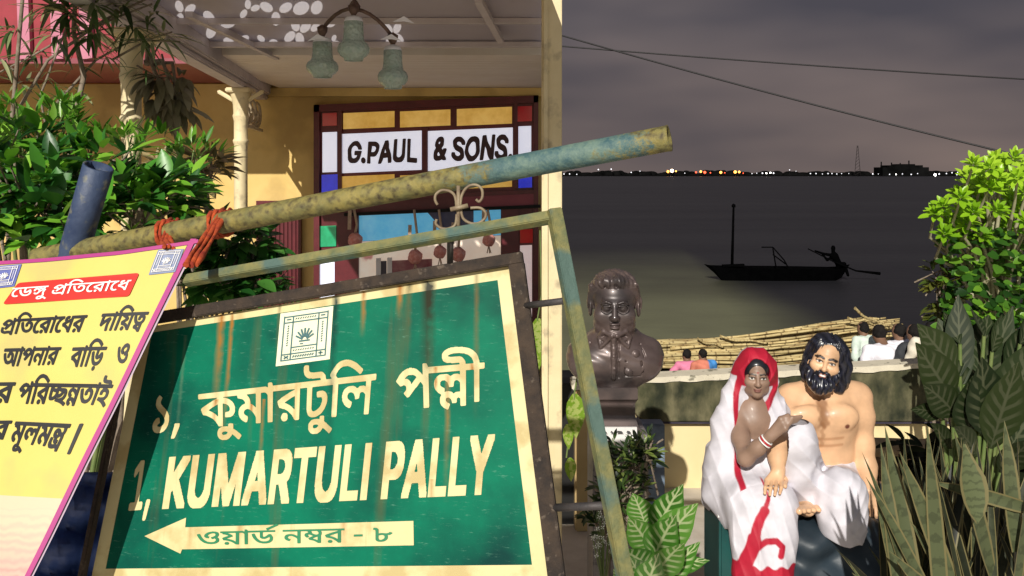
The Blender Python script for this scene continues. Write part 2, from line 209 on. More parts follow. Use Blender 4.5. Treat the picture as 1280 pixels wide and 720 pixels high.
    'y_pill': [[364,-56,360,-52,357,-50,351,-45,345,-41,340,-37,335,-35,331,-41,323,-49,316,-52,310,-54,290,-54,282,-51,276,-46,272,-41,272,-38,271,-36,270,-26,272,-20,278,-13,286,-8,290,-8,294,-6,313,-6,318,-8,319,-7,320,-6,320,1,322,6,320,9,320,14,319,15,318,22,317,25,317,52,317,55,318,57,319,62,320,65,319,66,316,65,310,62,303,58,294,48,292,45,289,41,287,39,279,28,278,26,271,20,265,16,263,16,249,16,242,20,232,30,229,34,229,38,231,40,236,42,239,44,242,45,244,44,246,41,252,36,255,34,262,37,266,41,268,45,272,49,274,55,273,65,272,66,272,70,268,76,267,78,258,83,249,83,247,82,242,78,242,74,243,70,243,66,242,65,236,64,233,62,228,62,226,63,224,65,224,70,222,73,223,84,224,86,224,89,226,90,231,95,236,98,235,102,233,104,228,107,222,109,146,109,143,108,142,105,142,71,143,70,145,66,146,66,151,66,160,71,164,75,166,78,174,88,180,90,186,90,189,89,192,86,198,73,202,60,202,39,200,36,200,31,195,22,185,12,175,7,162,3,143,3,140,4,134,5,132,6,129,7,115,14,101,28,93,39,85,55,84,58,82,63,81,66,76,82,75,87,74,90,74,94,76,96,81,96,84,98,90,98,92,97,94,92,95,87,100,71,101,68,105,60,106,57,108,54,110,50,112,46,117,39,125,31,130,28,137,24,140,24,142,23,162,23,167,25,170,26,178,33,182,41,183,46,184,49,184,52,182,55,182,60,180,64,178,64,168,54,159,48,154,48,151,46,142,47,140,48,137,48,133,50,127,56,125,60,124,66,123,70,123,105,122,108,119,109,70,109,63,107,57,104,50,99,42,90,34,79,32,76,32,73,29,66,28,62,27,58,27,46,28,42,29,36,34,26,41,20,47,16,49,16,58,16,66,19,71,19,73,17,76,12,78,9,78,6,75,2,71,0,68,0,66,-1,60,-2,57,-3,50,-3,46,-2,41,-2,36,0,29,4,16,17,13,23,12,26,10,33,10,39,8,44,8,60,10,65,10,71,12,78,13,81,18,90,21,95,32,106,32,108,30,109,1,109,-2,109,-3,113,-3,124,-3,126,1,126,356,126,359,126,360,122,360,111,359,110,358,109,340,109,338,108,338,106,337,102,336,100,336,97,330,90,329,89,336,87,344,79,345,78,346,76,345,73,343,70,342,66,340,62,339,58,336,52,336,44,334,39,334,36,336,31,336,23,337,22,340,10,342,2,342,1,340,-1,339,-2,340,-15,343,-19,348,-21,358,-28,368,-36,371,-38,376,-42,376,-46,370,-51,369,-54,367,-56],
        [293,-38,295,-38,306,-38,310,-36,315,-31,316,-30,317,-26,314,-24,310,-24,306,-22,297,-23,290,-26,288,-30,288,-31,290,-34],
        [524,-9,520,-1,518,2,513,4,508,6,490,6,486,5,478,5,473,3,455,3,450,5,444,5,438,8,434,8,430,11,421,20,418,26,417,33,416,36,416,50,417,54,418,58,420,59,423,59,428,58,434,58,436,57,437,55,436,52,435,49,435,39,437,33,441,28,446,24,449,24,450,23,455,22,458,21,462,21,468,21,471,22,479,22,484,24,510,24,516,22,522,19,523,22,523,71,522,73,515,82,513,84,511,83,487,59,482,56,465,38,463,37,462,37,460,37,458,39,450,47,450,49,450,52,454,56,457,62,458,65,459,66,459,70,457,73,454,76,449,78,438,75,434,76,428,80,421,87,420,89,420,92,424,98,442,116,447,120,457,124,460,125,462,126,468,127,471,128,478,128,482,126,489,126,497,123,503,120,507,116,510,114,522,103,523,106,523,137,524,139,527,139,537,139,539,137,541,129,543,127,569,127,570,127,569,129,564,137,563,138,564,145,568,153,577,163,578,166,584,172,587,174,591,177,601,182,606,183,607,184,614,184,618,186,628,186,633,184,641,184,652,180,655,179,671,171,681,164,691,156,694,154,698,151,701,150,702,148,702,145,700,141,695,136,694,135,690,135,687,136,681,142,679,143,675,146,660,156,647,163,634,166,617,166,606,163,600,159,590,150,586,143,584,140,584,137,588,133,590,129,593,127,594,126,945,126,948,126,950,125,953,124,959,121,960,124,960,137,961,138,962,139,970,139,974,138,976,135,978,127,980,126,1066,126,1068,126,1069,124,1069,111,1068,110,1063,108,1050,102,1043,95,1040,94,1039,91,1034,86,1032,81,1029,78,1028,74,1026,70,1025,65,1024,62,1024,39,1025,38,1026,34,1029,28,1036,21,1041,18,1046,16,1055,16,1063,19,1066,19,1068,18,1073,9,1074,6,1073,4,1063,-1,1057,-2,1052,-3,1047,-3,1042,-2,1036,-1,1028,2,1022,6,1015,13,1012,18,1010,22,1009,25,1007,30,1006,34,1005,38,1005,68,1006,70,1007,74,1008,76,1008,79,1013,89,1017,94,1020,98,1022,101,1028,108,1026,109,983,109,980,108,979,105,979,1,978,-1,977,-2,962,-2,961,-1,960,1,960,92,958,97,954,102,951,105,945,108,943,109,927,109,926,108,925,106,925,1,924,-1,921,-2,908,-2,906,-1,900,9,897,13,894,17,889,22,885,25,879,30,874,33,858,41,855,42,844,46,838,47,836,50,835,54,832,58,830,65,830,68,831,70,833,72,838,74,841,76,873,92,876,93,889,99,897,101,902,104,906,105,907,106,906,108,903,109,823,109,822,108,809,102,801,95,799,94,798,91,792,86,790,81,788,78,787,74,784,70,782,60,782,41,784,34,789,26,795,20,802,16,814,16,815,16,820,19,825,19,826,19,832,9,832,6,831,4,822,-1,815,-2,812,-3,807,-3,804,-3,801,-2,794,-1,793,0,790,0,786,2,780,6,774,13,770,18,768,22,768,25,765,30,764,34,763,38,763,66,767,79,772,89,775,94,778,98,780,101,787,108,782,109,599,109,596,108,595,106,595,1,594,-1,593,-2,580,-2,578,-1,578,1,578,106,577,108,575,109,546,109,543,108,542,106,542,-7,542,-9,540,-10,526,-10],
        [857,-3,850,1,847,7,846,12,848,18,851,22,855,24,866,24,871,20,873,17,873,4,869,-1,865,-3],
        [1148,-1,1145,4,1142,9,1138,14,1137,16,1129,23,1127,25,1121,30,1116,33,1100,41,1097,42,1086,46,1079,47,1077,50,1076,54,1074,58,1072,65,1072,68,1073,70,1074,72,1079,74,1082,76,1094,82,1094,84,1090,89,1087,95,1086,100,1085,103,1085,106,1086,110,1087,114,1090,120,1094,123,1100,126,1106,127,1110,128,1116,128,1124,126,1125,121,1125,111,1124,110,1122,109,1111,108,1108,107,1106,105,1105,102,1106,98,1110,94,1111,93,1114,93,1118,93,1122,96,1126,96,1130,99,1138,101,1143,104,1148,105,1149,106,1149,124,1150,126,1153,126,1183,126,1187,126,1187,124,1187,113,1186,109,1185,109,1169,109,1167,108,1166,106,1166,1,1166,-1,1164,-2,1150,-2],
        [687,8,686,9,679,10,673,12,660,18,654,22,644,32,642,35,639,39,636,44,634,47,628,60,627,63,624,68,624,71,620,82,619,87,618,90,618,94,619,95,625,97,630,98,633,99,634,99,636,97,638,92,639,87,640,86,640,82,643,78,645,70,653,54,660,43,666,38,676,31,687,27,703,28,705,28,708,29,715,33,721,39,724,46,725,50,726,54,726,58,725,60,724,65,724,66,723,70,720,74,714,80,708,83,702,85,695,83,692,81,688,74,688,73,690,68,690,65,689,63,684,61,678,60,674,59,673,60,671,62,670,66,669,70,669,73,669,82,670,84,671,87,673,91,678,96,687,100,713,101,719,99,722,97,729,93,735,86,739,81,742,74,743,70,744,66,744,44,743,41,742,36,739,30,735,24,729,18,724,15,718,12,713,11,710,10,705,9,702,8],
        [906,31,907,33,907,36,907,81,906,84,905,84,900,83,895,80,892,80,887,77,884,76,858,63,857,62,860,60,868,57,884,49,889,46,894,42,896,41],
        [1148,31,1149,33,1149,36,1149,81,1148,84,1146,84,1142,83,1137,80,1134,80,1129,77,1126,76,1099,63,1099,62,1102,60,1110,57,1126,49,1131,46,1135,42,1137,41],
        [290,73,290,72,294,72,298,76,310,82,311,84,313,84,308,85,300,85,289,88,283,92,278,97,276,101,272,105,271,107,270,108,258,109,255,108,255,106,256,103,258,102,271,97,274,96,282,88,284,86,288,79],
        [475,78,476,76,478,77,492,91,498,95,500,98,498,101,492,105,484,108,470,109,463,107,460,105,455,102,451,98,450,97,449,95,450,95,460,94,462,93,465,92,466,91,473,84],
        [302,102,305,101,313,101,318,106,319,108,316,109,295,109,294,108,295,106,297,104]],
    'y_1a': [[116,-12,111,-8,108,-2,106,0,105,1,100,3,81,3,76,2,68,2,63,0,49,0,46,0,42,2,38,2,34,3,30,4,20,8,11,17,7,25,5,31,5,57,10,62,15,62,20,61,26,60,30,57,30,49,29,46,29,42,30,39,31,34,32,31,34,30,41,26,47,25,50,24,58,24,62,25,70,26,74,27,102,27,110,24,111,25,112,28,112,70,112,71,106,78,105,80,103,79,92,69,87,66,65,43,61,41,55,36,52,35,50,36,49,37,39,46,37,49,37,50,38,53,43,58,46,65,46,70,46,72,44,73,39,75,30,72,25,72,9,88,8,90,8,94,15,101,17,104,19,106,26,114,30,116,36,121,41,124,44,126,47,127,52,129,58,130,63,131,70,131,74,130,81,129,82,128,86,128,92,124,97,121,110,109,111,108,112,111,112,137,112,138,114,141,116,142,118,142,129,142,132,138,135,130,137,130,153,130,156,130,153,135,151,138,150,142,152,146,159,157,162,160,165,164,179,178,185,181,188,184,196,186,198,187,206,187,210,189,218,189,223,187,230,187,233,186,238,185,239,184,242,184,247,181,250,180,257,177,260,175,265,172,275,166,286,157,288,156,295,149,296,145,295,143,292,139,290,136,286,131,282,130,281,131,277,135,274,136,264,145,254,152,238,160,226,163,207,163,201,161,194,158,189,154,186,152,180,142,178,138,179,137,182,132,185,130,186,130,276,130,284,130,290,130,535,130,538,129,545,127,547,127,547,129,548,138,550,141,551,142,553,142,561,142,564,142,566,140,569,137,570,134,572,130,574,130,657,130,659,129,662,126,662,121,662,110,658,106,650,104,644,100,639,97,632,90,624,79,623,76,622,73,620,66,619,62,618,58,618,46,619,42,620,36,624,26,626,24,631,21,636,19,646,19,654,22,658,22,663,17,666,12,668,9,668,6,663,0,658,-3,655,-4,654,-4,647,-5,644,-6,641,-6,636,-6,633,-5,626,-4,617,0,615,2,601,16,597,23,596,26,594,33,594,39,592,44,592,60,594,65,594,71,596,78,597,81,602,90,605,95,613,103,613,105,612,105,607,106,575,106,573,105,573,102,573,1,572,-1,571,-2,569,-4,567,-5,553,-5,551,-4,548,-1,547,94,545,98,540,104,534,106,524,106,521,105,520,103,520,1,520,-1,518,-2,516,-4,514,-5,498,-4,494,0,491,6,486,12,476,22,472,25,468,28,463,31,460,33,450,38,447,39,441,41,436,42,434,43,429,44,424,49,418,65,418,68,418,70,419,71,422,73,426,76,430,78,441,84,444,86,454,91,457,92,468,97,471,98,476,100,479,101,485,105,479,106,415,106,409,104,402,100,397,97,390,90,383,79,381,76,380,73,378,66,377,62,376,58,376,46,377,42,378,36,383,26,384,25,386,23,393,20,404,19,412,22,417,22,422,17,424,12,427,9,427,7,426,5,422,0,417,-3,414,-4,412,-4,406,-5,402,-6,399,-6,394,-6,391,-5,385,-4,375,1,359,17,356,23,355,26,352,33,352,39,351,42,350,47,350,60,352,65,352,71,355,78,356,81,360,90,364,96,371,103,372,105,370,105,311,106,302,105,305,104,306,103,310,102,316,99,321,95,326,90,329,87,332,82,336,76,336,73,337,71,338,65,339,62,339,46,338,44,337,39,336,38,336,34,332,28,318,13,308,8,305,8,303,7,297,6,294,5,282,5,279,5,276,6,270,7,263,9,260,10,254,13,249,16,237,26,234,30,230,35,223,46,216,58,216,62,213,66,205,92,206,94,210,99,222,101,223,102,226,102,230,98,237,76,240,71,240,68,248,52,252,48,254,44,262,37,271,32,276,32,279,30,294,30,300,32,307,36,308,38,312,44,312,47,313,49,313,63,310,71,307,74,303,78,300,80,295,80,294,81,286,79,284,76,283,74,283,70,285,65,284,63,281,60,278,59,276,58,270,57,266,56,263,56,261,58,260,60,258,66,258,84,260,89,271,100,274,102,278,103,279,104,282,105,273,106,193,106,191,105,190,103,190,-1,187,-4,185,-5,169,-4,166,-1,165,1,165,103,164,105,162,106,140,106,137,105,136,103,136,-7,135,-9,132,-12,127,-13],
        [447,-6,442,-3,436,4,435,9,436,17,442,24,447,27,457,27,461,25,467,18,469,14,468,6,466,2,460,-4,454,-6],
        [809,-6,802,-3,799,1,796,7,796,14,798,19,804,25,809,27,818,27,825,22,827,20,828,17,828,4,820,-4,815,-6],
        [740,-4,735,0,732,6,728,12,718,22,714,25,710,28,705,31,702,33,692,38,689,39,682,41,671,44,666,48,664,52,664,55,661,60,660,63,660,65,660,70,663,73,668,76,671,78,679,82,682,84,682,86,677,90,674,97,674,110,676,117,685,126,692,129,698,130,702,131,705,131,708,131,711,130,716,129,720,126,720,119,719,116,718,110,717,108,714,106,713,106,702,105,700,103,700,100,701,97,705,95,710,97,713,98,718,100,721,101,726,104,734,106,736,108,736,110,736,126,739,129,742,130,895,130,897,129,900,126,901,124,901,111,900,110,899,108,897,106,895,106,882,106,881,105,880,103,880,1,880,-1,877,-4,874,-5,858,-4,855,-1,852,4,843,17,831,27,826,30,810,38,807,39,796,43,790,44,788,45,786,47,784,50,784,54,781,58,780,62,780,63,780,70,785,75,790,77,793,80,825,96,828,96,833,99,836,100,841,102,844,103,846,104,847,105,839,106,766,106,762,105,762,103,761,-1,758,-4,756,-5],
        [491,39,494,38,494,41,494,76,494,79,492,80,487,78,482,76,479,75,471,71,468,70,465,68,458,65,456,63,457,61,463,58,466,57,470,56,473,53,478,51,482,48],
        [733,39,735,38,736,41,736,76,735,79,734,80,729,78,724,76,721,75,713,71,710,70,706,68,700,65,697,63,698,61,705,58,708,57,711,56,714,53,719,51,724,48],
        [853,39,855,38,856,41,856,76,855,79,854,80,852,80,839,74,836,73,817,63,817,61,820,60,836,52,841,49,846,45,848,44],
        [68,82,70,82,76,86,86,97,87,98,86,100,76,105,71,106,58,105,48,100,48,98,52,97,60,93,65,88]],
    'y_1b': [[441,-20,432,-12,422,-5,415,-2,412,-1,407,1,404,2,402,3,398,4,394,5,390,5,386,9,381,18,380,22,380,23,380,26,386,33,394,37,396,39,385,46,373,58,370,62,367,66,357,86,356,89,354,94,354,100,358,104,359,105,354,106,340,106,338,105,338,103,338,1,337,-1,334,-4,330,-5,316,-4,311,0,309,4,297,15,295,16,291,20,286,24,273,30,270,31,258,35,252,36,249,37,242,37,240,39,239,41,238,44,236,49,235,52,232,57,232,62,239,68,244,71,247,73,265,82,266,84,263,86,257,89,254,90,242,94,238,95,232,100,232,105,231,105,215,106,214,105,213,103,213,1,212,-1,209,-4,206,-5,191,-4,188,-1,187,1,187,102,186,105,185,106,164,106,161,105,160,102,160,1,159,-1,156,-4,151,-5,138,-4,135,-1,134,92,134,94,131,100,129,102,127,104,121,106,41,106,38,105,37,103,37,100,37,73,38,70,39,71,45,76,48,78,52,81,57,84,62,87,65,89,81,97,84,98,89,100,92,101,94,102,95,102,97,102,112,87,112,81,106,68,105,63,104,60,104,55,102,52,102,30,104,26,104,22,105,18,106,14,108,7,108,1,105,-3,102,-4,100,-4,95,-5,94,-6,89,-6,84,-1,81,10,80,12,80,18,78,22,78,28,77,33,77,55,78,58,79,65,80,66,79,68,78,68,74,66,70,64,64,60,61,57,51,50,42,42,39,39,30,31,26,31,18,36,13,41,12,42,11,44,11,103,10,105,9,106,-2,106,-6,109,-6,111,-6,126,-2,129,1,130,124,130,132,127,134,127,134,129,135,138,138,142,140,142,151,142,155,138,156,135,157,132,159,130,177,130,178,130,178,132,173,138,173,143,183,158,186,162,189,166,199,176,206,180,215,185,218,186,220,187,228,187,231,188,234,189,241,189,246,187,252,187,255,186,260,185,266,183,270,182,282,176,286,173,290,171,295,167,302,163,306,159,309,158,314,153,317,151,320,148,320,145,316,139,308,131,305,130,303,131,297,137,295,138,290,142,284,146,279,150,274,152,271,155,265,158,262,159,257,161,252,162,249,163,230,163,223,161,217,158,205,146,202,140,202,138,202,137,206,131,207,130,298,130,306,130,313,130,487,129,490,126,491,124,491,111,491,110,489,107,487,106,486,106,463,106,460,105,462,102,467,98,470,95,473,90,476,82,477,79,477,63,475,57,473,53,463,43,462,41,462,-17,459,-20,457,-21],
        [258,-6,254,-3,247,4,246,9,247,17,254,24,258,27,268,27,272,25,278,18,280,14,280,6,278,2,271,-4,265,-6],
        [434,14,436,13,437,15,437,28,436,30,434,30,433,30,425,26,422,25,418,23,418,21,422,20,425,19,428,17,431,15],
        [310,34,313,33,314,36,314,102,313,105,310,106,281,105,280,105,280,103,289,98,299,87,299,76,298,74,294,69,273,59,272,57,276,55,279,54,292,48,302,41,306,38],
        [422,57,425,56,431,56,434,57,441,58,442,59,446,60,447,61,451,65,453,71,452,76,452,78,451,81,450,82,447,84,444,86,431,86,428,82,427,79,429,74,428,73,425,70,418,67,407,68,404,71,403,78,402,81,402,86,403,89,404,94,407,99,412,105,409,106,402,106,380,106,377,105,378,102,380,97,381,94,389,78,394,71,400,65,406,61,414,59,415,58,420,58]],
    'y_2a': [[582,-6,577,-3,570,4,570,17,572,20,574,22,580,27,591,27,595,25,601,18,603,12,603,7,600,1,596,-3,590,-6],
        [143,-4,138,0,136,6,132,10,127,16,126,19,122,22,116,27,114,28,113,27,106,21,97,16,94,16,92,15,84,14,79,13,73,13,68,14,60,15,58,16,55,16,42,23,41,24,24,41,16,52,7,71,6,74,4,79,3,82,2,84,2,90,5,94,17,98,22,97,23,96,25,94,27,90,28,87,30,82,31,79,39,63,44,55,54,45,63,40,68,40,70,39,84,39,86,40,89,40,96,44,99,49,101,55,101,65,99,71,97,75,94,78,86,81,82,81,78,79,76,76,75,73,76,70,77,66,76,65,73,62,65,59,55,60,52,63,51,66,50,68,50,84,50,86,52,89,60,98,60,101,58,102,52,105,50,106,-2,106,-6,109,-6,111,-6,124,-6,126,-5,127,-2,129,1,130,180,130,183,129,190,127,191,127,192,129,192,138,196,142,199,142,207,142,209,142,212,138,214,135,215,132,217,130,233,130,234,129,236,128,238,126,238,124,238,111,238,109,234,106,220,106,218,105,218,103,217,-1,214,-4,209,-5,196,-4,192,-1,192,95,188,102,182,105,167,106,166,105,165,103,164,-1,161,-4,159,-5],
        [340,-4,337,-1,336,1,336,70,336,71,330,78,329,80,327,79,318,71,314,69,292,46,288,44,279,36,276,35,274,36,267,42,263,45,261,47,261,49,261,52,267,58,270,65,270,70,270,72,268,73,263,75,254,72,249,72,238,83,234,86,231,89,230,90,231,93,238,99,240,103,252,115,265,124,271,128,274,128,276,129,282,130,287,131,294,131,298,130,305,129,310,127,313,126,316,124,321,121,334,109,335,108,336,111,336,137,336,138,338,140,340,142,342,142,353,142,356,138,359,130,361,130,498,130,506,127,508,127,509,129,509,138,511,141,513,142,514,142,522,142,526,142,528,140,531,137,532,134,533,130,535,130,670,130,672,129,675,126,675,111,675,110,674,108,671,106,670,106,657,106,655,105,654,103,654,1,654,-1,650,-4,646,-5,633,-4,628,0,624,7,620,11,618,15,612,21,608,23,604,27,599,30,594,32,591,35,588,36,580,40,577,40,575,41,570,42,567,43,562,44,559,47,558,50,556,55,555,58,552,63,552,68,553,70,555,73,561,76,569,80,572,83,594,94,598,95,606,99,609,100,614,102,617,103,618,104,620,105,615,106,604,106,538,106,535,105,534,102,534,1,534,-1,531,-4,527,-5,513,-4,509,-1,509,94,507,98,502,104,495,106,484,106,482,105,482,102,482,1,481,-1,478,-4,463,-5,459,-4,456,-1,456,1,456,41,450,47,449,49,447,50,441,55,436,59,426,64,420,66,415,65,414,64,410,64,407,60,405,55,405,54,408,47,417,42,422,38,422,36,422,34,417,24,411,18,409,18,404,20,394,26,387,33,383,39,381,42,379,49,379,62,381,68,383,71,386,77,392,82,402,88,407,88,410,90,425,89,426,88,431,88,433,87,436,86,446,81,450,77,455,75,456,76,456,79,456,102,455,105,452,106,364,106,361,105,360,102,360,1,359,-1,356,-4,351,-5],
        [136,39,138,38,139,41,139,102,139,105,137,106,134,106,98,106,92,105,95,104,97,103,100,102,108,97,118,87,121,82,122,79,124,74,125,68,126,65,126,54,126,50,126,49],
        [626,39,628,38,629,41,629,76,628,79,626,80,620,77,617,76,609,72,606,72,589,63,590,61,593,60,609,52,619,46],
        [292,82,294,82,299,87,303,90,310,97,311,98,310,100,300,105,295,106,282,105,272,100,272,98,276,96,279,96,284,93,289,88]],
    'y_2b': [[295,-35,290,-33,284,-26,282,-22,282,-14,282,-12,283,-10,292,-2,302,-1,303,-1,304,-2,307,-4,313,-10,315,-15,315,-22,315,-23,313,-27,306,-33,300,-35],
        [84,-4,79,0,75,7,71,11,69,15,63,21,59,23,55,27,50,30,46,32,42,35,39,36,31,40,28,40,26,41,22,42,20,43,14,44,12,45,10,47,9,50,7,55,6,58,4,63,3,65,3,68,4,70,7,73,12,76,20,80,23,83,46,94,49,95,57,99,60,100,65,102,68,103,70,104,71,105,66,106,-2,106,-6,110,-6,114,-6,126,-2,129,122,130,130,127,132,127,133,129,133,138,137,142,140,142,148,142,150,142,153,138,155,135,156,132,158,130,175,130,176,130,176,132,176,134,173,137,173,145,181,158,185,162,186,165,196,174,200,177,204,180,214,185,220,187,226,187,231,189,238,189,241,188,244,187,250,187,254,186,258,185,265,183,268,182,281,176,284,173,289,171,294,168,304,159,307,158,312,153,315,151,318,148,318,145,314,138,306,131,305,130,303,131,302,132,300,133,296,137,294,138,289,142,287,143,283,146,278,150,273,152,270,155,260,160,247,163,228,163,222,161,218,160,212,155,205,148,202,143,200,138,200,137,206,130,209,130,297,130,305,130,310,130,369,130,371,129,374,126,374,111,374,109,370,106,305,106,301,105,301,102,301,78,303,69,305,69,308,69,312,71,322,81,325,86,330,91,337,93,343,93,345,92,350,87,352,82,355,79,356,76,358,71,359,68,360,66,360,62,362,58,362,41,360,38,360,33,357,28,356,25,352,18,345,11,338,7,332,4,329,3,327,2,321,1,318,0,306,0,300,-1,298,0,297,1,290,2,289,3,281,5,273,10,269,14,266,15,259,22,257,25,252,31,248,36,244,44,242,47,240,50,240,54,237,58,236,62,234,66,233,70,229,81,228,86,227,89,227,92,228,94,233,99,238,100,241,101,246,101,247,100,249,99,252,95,253,92,254,90,255,86,259,74,260,71,262,66,263,63,271,47,274,43,277,39,283,33,294,28,297,27,298,26,316,26,322,28,330,32,332,34,336,41,336,42,336,57,335,59,333,58,326,52,321,48,314,45,311,44,310,44,300,43,294,45,289,48,281,56,279,60,278,63,277,65,277,103,276,105,273,106,214,106,212,105,211,103,211,-1,208,-4,206,-5,190,-4,186,-1,186,1,186,103,185,105,183,106,161,106,159,105,158,103,158,-1,155,-4,153,-5,137,-4,134,-1,133,1,132,94,129,100,126,104,119,106,108,106,106,105,106,103,105,-1,102,-4,100,-5],
        [77,39,79,38,80,41,80,76,79,79,78,80,71,77,68,76,60,72,57,72,41,63,41,61,44,60,60,52,70,46]],
    'y_2c': [[82,4,79,5,73,5,66,8,63,8,50,15,45,20,41,22,34,29,33,32,28,38,21,47,12,66,11,70,8,74,8,78,4,89,3,94,2,97,2,103,6,107,9,108,10,108,15,109,18,110,22,110,25,106,27,103,28,100,28,98,29,94,32,89,34,81,36,76,37,73,45,57,54,44,58,41,61,39,65,36,71,32,74,32,76,31,81,30,84,29,100,29,108,32,113,37,115,44,115,49,112,55,110,57,106,56,98,52,95,52,90,57,89,60,85,68,85,70,86,72,90,76,94,77,103,82,110,87,113,94,114,95,113,98,111,104,110,105,105,106,102,107,92,105,84,102,79,98,73,93,72,90,73,86,78,84,81,81,82,79,81,74,80,73,80,68,79,66,78,63,74,60,71,59,65,61,58,64,56,66,48,74,45,82,45,89,48,100,52,105,65,118,71,123,78,126,81,127,87,129,94,130,98,131,103,131,108,130,116,129,126,124,133,118,137,110,138,106,139,105,139,92,138,89,137,84,134,78,130,73,130,71,136,65,139,58,140,55,140,54,140,36,140,34,139,31,135,24,124,13,118,8,110,6,108,5,102,5,97,3]],
    'y_3a': [[33,-6,28,-3,21,4,21,17,23,20,25,22,31,27,42,27,46,25,52,18,54,12,54,7,51,1,47,-3,41,-6],
        [84,-4,79,0,75,7,71,11,69,15,63,21,59,23,55,27,50,30,46,32,42,35,39,36,31,40,28,40,26,41,22,42,20,43,14,44,12,45,10,47,9,50,7,55,6,58,4,63,3,65,3,68,4,70,7,73,12,76,20,80,23,83,46,94,49,95,57,99,60,100,65,102,68,103,70,104,71,105,66,106,-2,106,-6,110,-6,114,-6,126,-2,129,121,130,123,129,126,126,126,111,126,110,125,108,122,106,121,106,108,106,106,105,106,103,105,-1,102,-4,100,-5],
        [77,39,79,38,80,41,80,76,79,79,78,80,71,77,68,76,60,72,57,72,41,63,41,61,44,60,60,52,70,46]],
